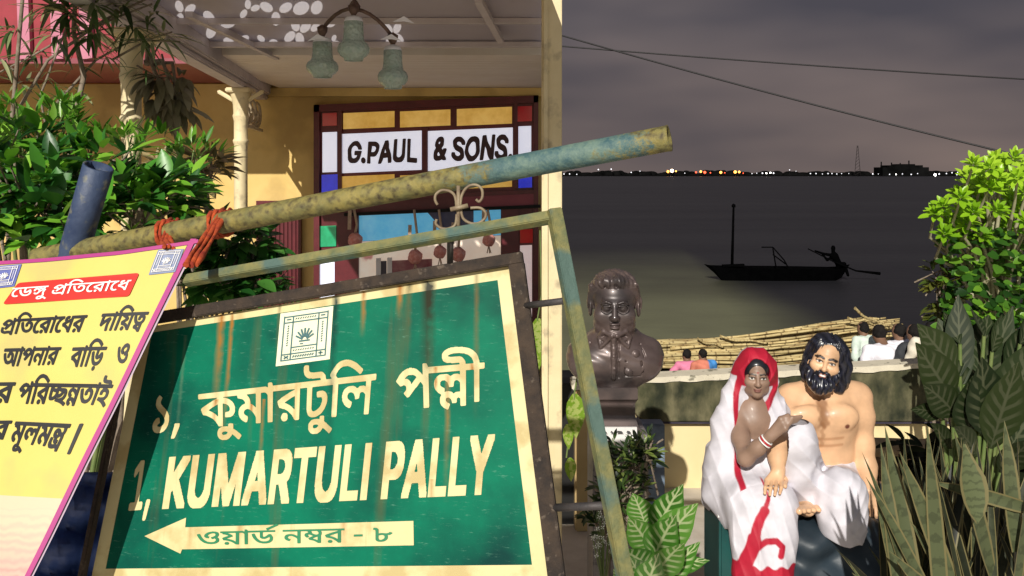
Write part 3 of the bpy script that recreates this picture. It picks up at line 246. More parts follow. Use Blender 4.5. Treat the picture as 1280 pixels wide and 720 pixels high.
    'y_3b': [[926,-17,922,-16,918,-12,898,1,894,4,890,6,887,8,874,14,871,15,866,17,863,18,852,22,847,23,846,24,841,24,839,25,836,26,832,30,832,31,833,34,834,41,835,42,836,46,839,49,844,49,846,48,850,48,854,46,882,47,884,48,889,48,894,51,897,55,899,58,900,63,899,71,893,78,887,80,882,80,881,81,874,82,871,80,866,80,863,77,862,73,864,70,864,66,860,63,855,62,852,61,844,61,842,62,839,65,838,70,837,71,837,82,838,84,839,87,840,89,849,98,852,100,852,102,846,105,844,106,817,106,815,105,814,102,814,1,814,-1,811,-4,807,-5,793,-4,789,-1,789,92,787,97,783,102,777,105,775,106,737,106,731,105,734,104,735,103,738,102,748,97,760,86,766,73,767,68,768,65,768,44,767,42,766,38,761,28,758,23,753,18,749,15,745,12,742,10,738,9,732,7,726,6,722,5,710,5,705,6,698,7,692,9,689,10,682,13,676,18,660,34,653,44,644,63,641,71,639,76,638,79,637,81,636,86,635,89,635,92,636,95,639,99,650,101,652,102,655,102,658,99,660,95,668,73,672,65,672,62,674,58,676,55,679,50,683,44,689,39,694,36,700,32,705,32,708,30,722,30,729,32,736,36,739,39,742,47,742,63,742,65,737,75,735,76,729,80,724,80,722,81,721,81,716,80,712,76,712,71,713,68,714,65,713,63,712,62,710,60,706,59,705,58,698,57,695,56,692,56,689,59,686,68,686,82,687,84,690,90,698,99,706,103,708,104,711,105,702,106,623,106,620,105,619,102,619,-7,619,-9,618,-10,615,-12,614,-13,599,-13,597,-12,594,-9,593,-1,592,1,577,15,567,20,559,22,554,20,552,18,552,17,553,15,554,13,558,12,561,10,564,7,565,6,564,2,560,-7,554,-12,550,-12,543,-9,539,-6,535,-3,530,4,527,10,526,12,527,25,528,26,528,30,537,39,537,41,536,42,532,45,522,55,519,62,518,65,517,66,517,78,519,84,522,90,527,96,534,100,537,101,538,102,543,103,545,104,548,105,542,106,527,106,426,106,423,105,425,103,431,102,434,101,473,100,474,100,482,97,489,93,496,86,500,78,502,71,502,50,501,49,500,46,497,39,494,34,488,28,481,23,481,22,484,20,489,18,492,17,497,15,500,14,513,8,516,4,516,1,512,-9,507,-14,505,-14,502,-14,484,-5,481,-4,476,-2,473,-1,457,4,452,5,450,6,446,7,444,8,439,8,436,9,430,10,426,11,422,11,417,13,409,13,402,15,399,18,398,20,400,25,400,34,404,38,407,39,409,39,410,37,415,38,412,38,410,39,407,40,406,41,402,41,390,29,385,26,382,25,377,23,372,22,369,21,348,21,346,21,340,24,332,32,328,39,328,50,326,55,326,103,326,105,324,106,303,106,302,105,301,103,301,1,300,-1,299,-2,297,-4,295,-5,279,-4,276,-1,273,4,264,17,252,27,247,30,231,38,228,39,217,43,212,43,210,44,207,47,205,50,204,54,202,58,201,62,200,63,200,70,206,75,210,77,214,80,246,96,249,96,254,99,257,100,262,102,265,103,266,104,268,105,263,106,252,106,186,106,183,105,182,102,182,1,182,-1,180,-3,178,-4,177,-5,161,-4,158,-1,157,1,157,102,156,105,153,106,132,106,130,105,130,103,130,1,129,-1,127,-3,126,-4,124,-5,110,-5,107,-4,104,-1,104,70,102,74,97,80,95,80,81,66,76,62,52,38,47,36,44,35,42,36,41,37,31,46,29,49,29,50,30,53,36,59,38,63,38,70,38,72,36,73,31,75,22,72,17,72,2,87,0,89,0,90,0,92,2,96,9,103,11,106,19,114,22,116,28,121,33,124,36,126,44,128,46,129,52,130,55,131,62,131,66,130,73,129,74,128,78,128,84,124,89,121,103,109,104,113,104,137,105,139,108,142,113,142,121,142,124,138,125,135,127,132,129,130,146,130,148,130,147,132,143,138,143,143,145,146,148,151,151,156,154,160,157,164,169,176,175,180,185,185,188,186,190,187,198,187,202,189,210,189,215,187,222,187,225,186,230,185,236,183,239,182,252,176,266,166,271,162,273,161,277,158,281,155,288,148,288,143,284,138,278,131,274,130,273,131,270,134,266,137,260,142,246,152,241,154,238,156,234,158,231,159,226,161,222,162,218,163,199,163,193,161,186,158,180,153,172,142,170,138,171,137,174,132,177,130,178,130,268,130,276,130,282,130,777,130,780,129,786,127,788,127,789,129,789,138,792,142,794,142,806,142,809,138,812,131,814,130,815,130,889,130,892,130,892,133,890,134,889,134,862,134,857,136,849,136,847,137,839,140,834,143,829,148,824,154,824,158,823,159,822,164,821,167,821,178,822,180,823,183,826,187,838,187,842,185,846,182,847,167,848,164,850,162,854,161,855,160,862,160,866,158,895,158,902,156,908,152,915,145,916,142,917,137,918,135,919,130,921,130,937,129,940,126,941,111,940,109,937,106,895,106,889,105,892,104,894,103,898,102,905,99,910,95,918,88,921,82,924,76,925,55,923,49,921,46,909,33,903,29,900,28,902,26,910,22,913,20,918,17,927,11,931,7,935,5,940,-1,940,-4,934,-11,931,-15,929,-17],
        [230,-6,223,-3,220,1,216,7,216,14,218,19,225,25,230,27,239,27,246,22,248,20,249,17,249,4,241,-4,236,-6],
        [589,34,593,33,593,34,593,54,582,66,578,68,574,72,561,78,556,78,553,80,551,80,546,78,545,77,543,73,544,68,548,64,553,62,556,58,556,54,554,50,552,47,553,45,554,45,570,44,572,44,575,43,585,38],
        [419,36,422,35,442,35,446,36,450,37,454,38,458,39,468,44,473,49,476,55,477,58,478,60,478,65,475,73,473,75,471,74,468,66,465,60,452,47,442,42,439,41,438,40,431,40,428,38,422,38,416,38,418,37],
        [274,39,276,38,277,41,277,76,276,79,274,80,273,80,260,74,257,73,237,63,238,61,241,60,257,52,262,49,266,45,269,44],
        [357,44,361,43,364,44,369,45,375,48,379,52,382,53,385,58,387,62,389,68,388,72,386,73,385,74,370,74,369,75,362,76,354,79,353,79,352,76,352,52,354,46],
        [416,63,418,62,430,63,439,68,441,69,443,71,444,74,444,76,441,78,428,78,425,80,420,80,415,83,414,83,413,81,413,76,414,71,415,65],
        [61,82,62,81,63,82,77,95,79,98,78,100,73,104,70,104,68,105,63,106,50,105,40,100,40,98,44,97,52,93,58,86],
        [591,87,593,87,594,89,594,103,593,105,590,106,559,106,553,105,556,104,558,103,564,102,570,100,580,96,585,92],
        [371,98,375,98,386,98,388,98,389,100,388,105,385,106,358,105,356,105,357,103,361,101,364,100,369,99]],
    'y_4a': [[33,-6,28,-3,21,4,21,17,23,20,25,22,31,27,42,27,46,25,52,18,54,12,54,7,51,1,47,-3,41,-6],
        [84,-4,79,0,75,7,71,11,69,15,63,21,59,23,55,27,50,30,46,32,42,35,39,36,31,40,28,40,26,41,22,42,20,43,14,44,12,45,10,47,9,50,7,55,6,58,4,63,3,65,3,68,4,70,7,73,12,76,20,80,23,83,46,94,49,95,57,99,60,100,65,102,68,103,70,104,71,105,66,106,-2,106,-6,110,-6,114,-6,126,-2,129,121,130,123,129,126,126,126,111,126,110,125,108,122,106,121,106,108,106,106,105,106,103,105,-1,102,-4,100,-5],
        [77,39,79,38,80,41,80,76,79,79,78,80,71,77,68,76,60,72,57,72,41,63,41,61,44,60,60,52,70,46]],
    'y_4b': [[146,-59,142,-55,137,-52,132,-49,129,-47,122,-44,121,-43,119,-44,116,-46,106,-51,102,-52,100,-52,79,-52,78,-52,74,-51,71,-49,60,-38,58,-31,58,-25,60,-18,61,-15,68,-8,78,-4,82,-3,84,-2,85,1,84,22,76,32,74,35,65,44,57,49,54,50,52,51,49,51,42,51,39,49,36,46,35,44,35,38,36,35,39,33,44,29,48,28,52,23,52,17,52,15,49,7,46,4,44,3,38,4,28,8,14,23,10,30,9,34,8,38,8,46,9,49,10,54,15,62,18,66,25,70,31,73,34,74,36,76,37,78,35,82,30,87,23,91,18,92,15,93,10,93,7,95,4,98,3,105,-2,106,-6,109,-6,111,-6,124,-6,126,-2,129,534,130,537,129,540,126,541,111,540,110,539,108,537,106,535,106,522,106,521,105,520,103,521,102,522,97,523,94,523,84,522,81,521,76,520,73,517,70,516,66,518,62,519,55,520,52,520,-23,520,-25,518,-26,516,-28,514,-29,498,-28,495,-25,493,-22,492,-18,490,-15,489,-13,486,-12,471,-11,468,-12,460,-13,455,-14,439,-14,436,-14,433,-13,428,-12,426,-12,423,-11,416,-7,406,3,402,10,400,17,400,44,402,48,406,51,414,51,417,50,422,49,425,46,426,36,424,33,424,30,425,26,426,20,428,17,431,14,434,12,441,11,444,10,447,10,450,11,457,11,458,12,460,13,463,14,458,14,452,16,445,22,442,25,440,28,438,33,438,44,439,46,443,54,442,55,441,54,433,47,431,46,430,47,428,48,418,58,415,63,413,70,413,84,417,91,425,99,428,100,434,102,447,102,454,100,457,99,462,95,466,92,469,90,476,84,482,80,487,79,489,79,494,81,497,84,498,86,497,94,492,103,490,105,385,106,382,105,381,102,381,1,380,-1,377,-4,374,-5,361,-5,359,-4,357,-2,356,-1,355,1,355,22,351,27,348,31,346,33,335,45,327,49,324,50,322,51,313,51,308,48,306,46,306,44,306,38,308,34,310,32,318,28,323,23,323,17,322,15,320,7,317,4,314,3,310,3,308,4,302,7,295,11,285,22,280,30,280,36,278,39,278,44,280,47,280,54,283,58,294,69,302,73,306,74,308,76,307,78,305,83,300,88,294,91,289,92,286,93,281,93,277,95,274,98,274,103,273,105,271,106,258,106,257,105,256,103,256,1,255,-1,252,-4,247,-5,236,-4,232,-1,232,60,232,62,230,63,225,68,222,70,217,70,214,70,210,68,210,66,210,55,209,54,208,52,206,50,199,49,196,48,193,48,191,49,186,54,185,58,184,60,184,63,180,69,178,70,172,73,170,74,162,73,159,71,157,70,155,65,156,58,157,55,160,52,166,48,173,46,177,41,178,39,176,33,173,28,172,25,169,22,167,21,164,21,162,22,159,23,153,26,146,30,135,42,130,52,130,54,130,74,134,81,145,92,151,96,158,98,174,98,183,96,186,94,196,87,198,88,202,92,209,94,223,94,230,92,231,92,232,94,232,98,232,103,231,105,226,106,114,106,111,105,110,102,110,-14,106,-18,104,-22,100,-25,86,-26,83,-26,82,-28,83,-30,86,-30,95,-30,97,-29,100,-28,103,-26,105,-25,114,-16,121,-16,130,-21,134,-24,142,-28,145,-30,150,-32,156,-37,161,-42,161,-46,157,-52,150,-59],
        [490,12,494,11,494,12,494,49,494,50,492,54,489,56,482,56,481,56,471,50,466,46,464,41,465,39,466,38,478,38,481,34,482,28,483,23,483,20,478,14,475,14,481,13,487,13],
        [82,62,84,60,85,63,85,102,84,105,82,106,79,106,52,106,49,105,50,103,57,96,60,90,61,87,62,86,63,81,64,79,65,73,70,70,75,66,79,63],
        [352,62,354,60,355,63,355,102,355,105,353,106,350,106,324,106,321,105,322,103,329,94,331,90,332,87,334,81,335,73,343,68,347,65],
        [447,62,447,61,451,65,454,66,456,68,456,70,454,71,451,73,447,76,444,78,441,78,439,76,439,74,440,71]],
    'y_4c': [[38,-4,34,-1,34,1,34,124,34,126,38,129,54,130,55,129,57,128,59,126,59,124,59,1,58,-1,55,-4,50,-5]],
    'e_num': [[105,-40,101,-36,101,-25,102,-20,102,-12,104,-7,104,2,106,7,106,15,108,22,111,25,113,26,127,25,131,22,131,15,130,12,130,7,128,4,128,-1,127,-2,126,-7,125,-10,124,-17,124,-18,123,-25,122,-26,121,-33,119,-37,116,-40,111,-40],
        [15,-4,12,-1,11,1,11,15,12,17,13,18,15,20,17,21,39,21,41,21,42,23,42,113,41,116,41,117,39,117,22,100,20,99,18,100,15,103,14,105,15,124,41,150,55,150,60,150,63,147,64,145,64,23,65,22,66,21,82,21,84,20,86,18,88,17,88,15,88,-1,85,-4,82,-5]],
    'e_name': [[114,-8,113,-6,111,-6,110,-5,108,-5,99,4,99,6,96,9,96,10,94,12,94,15,93,17,93,20,91,22,91,26,90,28,90,151,90,152,94,152,111,152,113,152,114,151,114,44,115,42,115,39,117,38,117,34,118,33,118,31,126,24,127,24,129,22,130,22,132,24,134,24,139,30,139,31,141,33,141,34,142,36,142,38,144,39,144,44,146,46,146,151,146,152,148,152,169,152,170,151,170,150,170,31,170,30,168,28,168,22,166,20,166,17,165,15,165,14,163,12,163,10,162,9,162,7,158,4,158,2,153,-3,151,-3,148,-6,146,-6,145,-8],
        [570,-8,569,-6,567,-6,566,-5,564,-5,554,6,554,7,552,9,552,10,550,12,550,14,549,15,549,18,547,20,547,25,546,26,546,36,544,38,544,39,544,151,545,152,548,152,566,152,567,152,568,151,568,52,570,50,570,42,571,41,571,38,573,36,573,34,574,33,574,31,582,24,583,24,585,22,586,22,590,26,591,26,592,26,594,28,594,30,597,33,597,34,598,36,598,39,600,41,600,46,602,47,602,151,602,152,604,152,625,152,626,151,626,150,626,34,626,33,624,31,624,23,622,22,622,18,621,17,621,14,619,12,619,10,618,9,618,7,614,4,614,2,609,-3,607,-3,604,-6,601,-6,599,-8],
        [6,-6,5,-6,5,-4,5,151,6,152,9,152,26,152,28,152,29,151,29,108,29,105,30,104,30,105,30,106,32,108,32,110,35,113,35,114,37,116,37,118,38,119,38,121,40,122,40,124,43,127,43,129,45,130,45,132,46,134,46,135,48,137,48,138,51,142,51,143,53,145,53,146,54,148,54,150,57,152,82,152,83,151,83,138,82,137,82,135,80,134,80,132,78,130,78,129,77,127,77,126,74,122,74,121,72,119,72,118,70,116,70,114,69,113,69,111,66,108,66,106,64,105,64,103,62,102,62,100,59,97,59,95,58,94,58,92,56,90,56,89,54,87,54,86,51,82,51,81,53,79,53,78,54,76,54,74,56,73,56,70,58,68,58,66,59,65,59,63,61,62,61,58,62,57,62,55,64,54,64,52,66,50,66,47,67,46,67,44,69,42,69,41,70,39,70,36,72,34,72,33,74,31,74,30,75,28,75,25,77,23,77,22,78,20,78,18,80,17,80,14,82,12,82,10,83,9,83,-6,82,-6,81,-6,58,-6,56,-4,56,-1,54,1,54,2,53,4,53,6,51,7,51,10,50,12,50,14,48,15,48,17,46,18,46,22,45,23,45,25,43,26,43,28,42,30,42,33,40,34,40,36,38,38,38,39,37,41,37,44,35,46,35,47,33,49,32,49,32,47,29,44,29,-6,28,-6,26,-6],
        [183,-6,182,-6,182,-4,182,151,183,152,186,152,209,152,210,152,211,151,211,148,213,146,213,142,214,140,214,134,216,132,216,127,218,126,218,121,219,119,219,114,221,113,221,106,222,105,222,100,224,98,224,94,226,92,226,87,227,86,227,79,229,78,229,73,230,71,230,66,232,65,232,62,233,61,233,62,234,68,235,70,235,74,237,76,237,81,238,82,238,89,240,90,240,95,242,97,242,102,243,103,243,110,245,111,245,116,246,118,246,122,248,124,248,130,250,132,250,137,251,138,251,143,253,145,253,151,254,152,255,152,281,152,282,151,282,150,282,-6,281,-6,278,-6,262,-6,260,-6,259,-6,259,55,259,57,258,57,258,50,256,49,256,44,254,42,254,38,253,36,253,31,251,30,251,23,250,22,250,17,248,15,248,10,246,9,246,4,245,2,245,-4,242,-6,223,-6,222,-6,221,-6,221,-2,219,-1,219,4,218,6,218,10,216,12,216,17,214,18,214,25,213,26,213,31,211,33,211,38,210,39,210,44,208,46,208,50,207,51,207,50,206,49,206,-6,204,-6],
        [289,-6,288,-6,288,-4,288,12,290,14,290,20,291,22,291,28,293,30,293,34,294,36,294,42,296,44,296,49,298,50,298,57,299,58,299,65,301,66,301,71,302,73,302,79,304,81,304,86,306,87,306,94,307,95,307,100,309,102,309,108,310,110,310,116,312,118,312,122,314,124,314,130,315,132,315,137,317,138,317,145,318,146,318,151,319,152,321,152,345,152,346,151,346,145,347,143,347,137,349,135,349,130,350,129,350,122,352,121,352,116,354,114,354,108,355,106,355,102,357,100,357,94,358,92,358,87,360,86,360,79,362,78,362,73,363,71,363,65,365,63,365,58,366,57,366,50,368,49,368,44,370,42,370,36,371,34,371,30,373,28,373,22,374,20,374,14,376,12,376,-6,375,-6,374,-6,353,-6,352,-6,352,-2,350,-1,350,6,349,7,349,12,347,14,347,20,346,22,346,28,344,30,344,33,343,34,342,34,322,34,321,34,320,33,320,30,318,28,318,22,317,20,317,14,315,12,315,6,314,4,314,-1,312,-2,312,-6,311,-6,310,-6],
        [383,-6,382,-6,382,-4,382,151,383,152,385,152,430,152,431,150,434,150,436,149,438,149,448,138,448,137,450,135,450,132,451,130,451,127,453,126,453,118,454,116,454,114,454,86,453,84,453,76,451,74,451,71,450,70,450,66,448,65,448,63,442,57,442,55,442,54,443,52,443,49,445,47,445,44,446,42,446,39,448,38,448,34,450,33,450,30,451,28,451,25,453,23,453,18,454,17,454,14,456,12,456,9,458,7,458,-6,457,-6,455,-6,433,-6,430,-4,430,-1,429,1,429,4,427,6,427,10,426,12,426,15,424,17,424,20,422,22,422,25,421,26,421,30,419,31,419,34,418,36,418,39,416,41,416,44,414,46,414,49,414,50,407,50,406,50,405,49,405,47,405,-6,404,-6,402,-6],
        [487,-6,486,-6,486,-4,486,122,486,123,460,123,458,123,458,124,458,151,458,152,460,152,537,152,538,151,538,150,538,124,537,123,513,123,511,123,510,122,510,-6,508,-6],
        [639,-6,638,-6,638,-4,638,151,639,152,641,152,662,152,662,151,662,150,662,23,663,22,665,22,702,22,702,20,702,-6,700,-6],
        [713,-6,712,-6,712,-4,712,151,713,152,714,152,735,152,736,151,736,150,736,-6,735,-6,734,-6],
        [786,-6,786,-4,786,151,786,152,788,152,834,152,836,150,839,150,841,149,842,149,849,142,850,142,850,140,853,137,853,135,854,134,854,130,856,129,856,124,858,122,858,111,859,110,859,106,859,89,858,87,858,76,856,74,856,70,854,68,854,65,853,63,853,62,850,58,850,57,842,50,841,50,839,48,836,48,834,46,812,46,810,46,810,-6,809,-6,807,-6],
        [860,-6,859,-6,859,9,861,10,861,17,862,18,862,23,864,25,864,31,866,33,866,38,867,39,867,46,869,47,869,52,870,54,870,60,872,62,872,68,874,70,874,74,875,76,875,82,877,84,877,89,878,90,878,97,880,98,880,105,882,106,882,111,883,113,883,119,885,121,885,126,886,127,886,134,888,135,888,142,890,143,890,148,891,150,891,151,892,152,916,152,917,151,917,148,918,146,918,142,920,140,920,134,922,132,922,127,923,126,923,119,925,118,925,113,926,111,926,105,928,103,928,98,930,97,930,90,931,89,931,84,933,82,933,76,934,74,934,70,936,68,936,62,938,60,938,55,939,54,939,47,941,46,941,39,942,38,942,33,944,31,944,25,946,23,946,18,947,17,947,10,949,9,949,-6,948,-6,946,-6,926,-6,923,-4,923,2,922,4,922,9,920,10,920,17,918,18,918,25,917,26,917,31,914,34,895,34,894,34,891,31,891,25,890,23,890,18,888,17,888,10,886,9,886,2,885,1,885,-6,884,-6,882,-6],
        [954,-6,954,-4,954,151,954,152,956,152,977,152,978,151,978,150,978,23,978,22,980,22,1017,22,1018,22,1018,20,1018,-6,1017,-6,1015,-6],
        [1026,-6,1026,-4,1026,151,1026,152,1028,152,1049,152,1050,151,1050,150,1050,23,1050,22,1052,22,1089,22,1090,22,1090,20,1090,-6,1089,-6,1087,-6],
        [1122,-6,1122,-4,1122,57,1120,58,1120,60,1118,62,1118,65,1117,66,1117,70,1115,71,1115,73,1114,74,1114,78,1112,79,1112,82,1110,84,1110,86,1109,87,1109,90,1107,92,1107,95,1106,97,1106,98,1104,100,1104,103,1102,105,1102,108,1101,110,1101,111,1099,113,1099,116,1098,118,1098,121,1096,122,1096,124,1094,126,1094,129,1093,130,1093,134,1091,135,1091,137,1090,138,1090,151,1090,152,1094,152,1114,152,1116,152,1117,151,1117,148,1118,146,1118,143,1120,142,1120,138,1122,137,1122,135,1123,134,1123,130,1125,129,1125,126,1126,124,1126,122,1128,121,1128,118,1130,116,1130,113,1131,111,1131,108,1133,106,1133,105,1134,104,1135,104,1136,105,1136,108,1138,110,1138,113,1139,114,1139,116,1141,118,1141,121,1142,122,1142,126,1144,127,1144,130,1146,132,1146,134,1147,135,1147,138,1149,140,1149,143,1150,145,1150,146,1152,148,1152,151,1153,152,1154,152,1177,152,1178,151,1178,150,1178,135,1176,134,1176,132,1174,130,1174,127,1173,126,1173,122,1171,121,1171,119,1170,118,1170,114,1168,113,1168,110,1166,108,1166,106,1165,105,1165,102,1163,100,1163,97,1162,95,1162,94,1160,92,1160,89,1158,87,1158,84,1157,82,1157,81,1155,79,1155,76,1154,74,1154,71,1152,70,1152,68,1150,66,1150,63,1149,62,1149,58,1147,57,1147,55,1146,54,1146,-6,1145,-6,1143,-6],
        [326,65,327,64,332,64,337,64,337,65,336,66,336,73,334,74,334,79,333,81,333,87,332,88,331,87,331,84,330,82,330,76,328,74,328,68,326,66],
        [899,65,900,64,903,64,908,64,909,65,909,70,907,71,907,76,906,78,906,84,903,86,902,79,901,78,901,71,899,70],
        [810,76,810,75,820,75,822,77,823,77,825,78,826,78,827,79,827,81,830,84,830,86,832,87,832,89,834,90,834,106,832,108,832,111,830,113,830,114,823,122,820,122,818,123,810,123,810,122],
        [405,81,406,80,418,80,420,82,422,82,426,86,426,87,427,89,427,90,429,92,429,97,430,98,430,103,429,105,429,110,427,111,427,113,426,114,426,116,422,120,420,120,418,122,415,122,414,123,406,123,405,122]],
    'g_a': [[57,-11,55,-10,50,-9,49,-8,46,-8,36,-3,34,-2,15,18,7,34,6,38,5,39,4,44,4,46,3,54,2,58,2,87,3,92,3,98,7,111,15,127,36,148,46,153,58,157,86,157,98,153,108,148,114,144,126,132,131,126,136,116,139,103,139,95,134,90,132,90,106,90,101,95,100,98,99,102,96,108,89,115,82,118,76,120,66,120,62,117,58,116,52,112,47,105,42,95,40,84,39,82,38,65,40,62,40,57,41,55,42,50,47,41,50,35,54,32,66,26,68,26,78,26,84,28,90,31,95,35,100,46,100,47,98,48,74,48,72,49,69,52,68,54,67,58,67,76,68,78,69,79,72,82,74,83,132,83,134,83,136,81,139,78,139,76,139,42,138,39,137,33,136,31,136,28,131,18,127,14,126,11,122,8,115,1,110,-3,100,-8,87,-11],
        [161,-11,153,-6,150,-3,146,2,146,7,146,22,150,27,153,30,161,35,172,35,178,33,188,24,190,18,190,7,188,1,180,-8,175,-11],
        [497,-11,490,-8,487,-8,481,-4,477,-1,474,1,469,6,463,11,460,17,456,23,456,26,453,33,453,150,458,155,463,155,484,155,489,150,490,46,493,38,498,31,508,26,516,25,524,26,534,31,539,38,541,46,542,47,543,150,547,154,550,155,574,155,579,150,579,146,579,36,576,23,568,10,563,6,558,0,545,-8,534,-11],
        [206,-9,201,-5,200,-2,200,150,205,154,207,155,268,155,278,153,279,152,282,152,289,148,295,144,304,135,307,130,310,124,311,121,312,119,312,114,313,113,314,87,310,74,307,68,302,62,293,52,287,48,284,48,279,45,274,44,271,43,241,43,238,43,237,41,236,-4,232,-9,230,-10],
        [316,-9,311,-4,311,9,321,39,322,42,323,44,324,47,326,52,340,94,342,98,356,140,358,145,359,148,364,154,366,155,367,155,394,155,400,150,405,132,408,127,416,100,419,95,429,63,432,58,440,31,443,26,444,23,449,7,449,-4,445,-9,442,-10,417,-9,412,-4,401,28,399,30,361,30,359,30,357,26,356,22,356,20,348,-2,343,-8,342,-9,340,-10],
        [599,-9,594,-5,594,-2,594,148,594,150,599,155,623,155,625,155,628,152,630,150,630,148,630,30,631,26,634,26,689,25,694,21,694,18,694,-2,694,-4,692,-6,689,-9,687,-10],
        [372,68,374,67,378,67,385,67,387,68,387,70,387,71,386,73,385,76,383,81,380,90,378,89,372,70],
        [237,79,239,78,257,78,260,80,265,80,269,82,272,86,275,90,277,100,276,103,275,108,273,112,270,115,268,116,265,117,263,118,258,119,255,120,239,120,237,119,237,114,237,82]],
    'g_b': [[226,-12,223,-11,215,-11,214,-10,209,-9,207,-8,204,-8,201,-5,195,-2,182,10,178,18,177,22,176,23,176,28,175,30,175,42,179,47,182,48,206,48,212,41,213,36,215,33,217,30,225,26,231,24,239,24,241,25,244,26,250,29,256,34,257,39,257,41,254,46,252,48,249,49,246,50,241,52,238,53,236,54,231,55,215,60,212,61,199,68,184,82,181,87,179,94,179,121,180,122,184,132,188,137,194,144,198,146,202,150,209,153,222,157,249,157,262,153,268,150,274,146,286,134,291,124,292,118,293,114,292,105,288,100,286,99,262,100,256,105,255,108,254,111,252,115,247,118,234,122,231,120,226,120,219,116,218,114,216,111,216,105,218,101,231,95,234,94,236,93,241,92,247,90,252,89,254,88,257,88,262,85,265,84,268,83,279,75,286,68,289,63,292,57,293,52,294,49,294,31,291,18,288,12,274,-2,268,-6,265,-8,254,-11,244,-11,239,-13],
        [638,-12,634,-11,625,-11,618,-8,615,-8,609,-4,604,-1,597,6,594,9,591,14,588,20,587,23,586,25,586,42,591,47,593,48,617,48,622,42,624,34,626,31,627,30,634,26,644,24,647,24,650,25,655,26,662,30,667,36,667,42,665,46,655,51,652,52,636,57,631,58,625,60,622,61,612,66,606,70,596,80,591,89,590,94,589,97,589,118,592,129,596,134,610,148,620,153,633,157,660,157,663,156,668,155,676,152,682,147,697,133,700,126,702,119,702,105,697,100,695,99,671,100,666,105,665,110,664,113,662,115,654,120,649,120,646,122,642,120,638,120,631,116,628,113,626,110,626,106,628,103,630,101,638,96,641,96,652,92,657,91,668,87,671,86,681,81,687,77,698,66,702,58,704,52,704,26,702,20,699,14,695,8,689,2,685,-1,681,-4,671,-9,666,-10,663,-11,655,-11,650,-13],
        [38,-11,31,-8,28,-8,25,-6,19,-2,15,2,7,10,2,20,1,25,0,26,0,49,2,55,5,62,9,67,21,79,22,81,13,97,12,100,12,102,11,124,15,135,18,140,25,147,31,152,38,155,42,156,46,157,63,157,76,153,81,150,92,139,97,129,98,105,96,98,92,91,77,76,76,74,76,73,79,69,82,65,84,64,86,69,90,73,92,74,114,74,117,73,121,68,122,60,120,55,120,44,119,41,118,36,116,31,114,26,114,25,116,21,121,16,122,13,126,9,128,4,128,-2,128,-4,125,-7,122,-9,121,-10,97,-10,95,-9,89,-4,87,-4,79,-8,66,-11],
        [353,-11,351,-10,346,-9,345,-8,342,-8,332,-3,328,1,325,2,321,6,315,12,313,16,309,20,303,33,302,36,301,38,300,42,300,44,299,50,298,54,298,92,299,95,299,100,300,103,301,108,302,110,303,113,308,122,314,133,325,143,328,145,332,148,342,153,345,154,346,155,351,156,353,156,382,157,394,153,405,148,408,145,412,142,421,134,428,122,432,116,432,113,435,108,436,103,437,100,437,95,438,92,438,54,437,50,436,44,436,42,435,38,434,36,433,33,427,20,423,16,421,12,411,2,408,1,404,-3,394,-8,391,-8,390,-9,385,-10,383,-11],
        [724,-11,719,-8,711,1,709,7,709,18,711,24,721,33,727,35,738,35,742,33,747,28,751,24,753,20,753,2,750,-3,746,-6,738,-11],
        [454,-9,449,-5,448,-2,448,146,449,150,453,154,455,155,481,155,482,155,484,154,489,148,496,135,502,127,504,122,507,119,509,114,512,111,514,106,516,103,519,98,521,95,524,90,526,87,528,82,531,79,533,74,537,69,538,68,539,73,540,150,544,154,546,155,569,155,571,154,575,150,576,148,576,-1,575,-5,571,-9,569,-10,543,-10,542,-9,540,-8,535,-2,528,10,525,14,523,18,517,26,515,31,512,34,510,39,508,42,505,47,503,50,500,55,498,58,496,63,493,66,491,71,487,77,486,78,485,73,484,-4,480,-9,478,-10],
        [46,25,49,24,57,24,63,26,64,28,60,32,58,35,54,40,52,42,49,47,47,49,46,50,44,50,40,46,37,39,37,36,39,31,40,30,43,26],
        [362,26,364,26,374,26,375,27,378,28,386,32,393,39,398,49,402,62,402,84,398,97,395,103,391,109,385,114,378,118,372,120,362,120,361,119,358,118,350,114,343,106,338,97,334,84,334,76,334,73,334,70,334,62,338,49,343,39,350,32,358,28],
        [51,106,52,105,55,106,58,109,60,113,60,118,57,121,54,121,50,120,48,116,48,111]],
}
def lettering(name, key, fn, m, parent, BL, BR, TL, TR, base=0, top=640):
    """fn(px, py) -> world; the outline is laid between four corners on that surface"""
    loops = [[(x*5, y*5) for x, y in zip(l[0::2], l[1::2])] for l in LETTERS[key]]
    xs = [x for l in loops for x, y in l]; x0, x1 = min(xs), max(xs)
    vs, fs = fill_loops([[(x*.001, y*.001) for x, y in l] for l in loops])
    mb = MB(); w_ = []
    for v in vs:
        s = (v.x*1000-x0)/(x1-x0); t = (v.y*1000-base)/(top-base)
        px = (1-s)*((1-t)*BL[0]+t*TL[0])+s*((1-t)*BR[0]+t*TR[0]); py = (1-s)*((1-t)*BL[1]+t*TL[1])+s*((1-t)*BR[1]+t*TR[1])
        w_.append(fn(px, py))
    mb.add(w_, fs); return mb.build(name, m, parent)
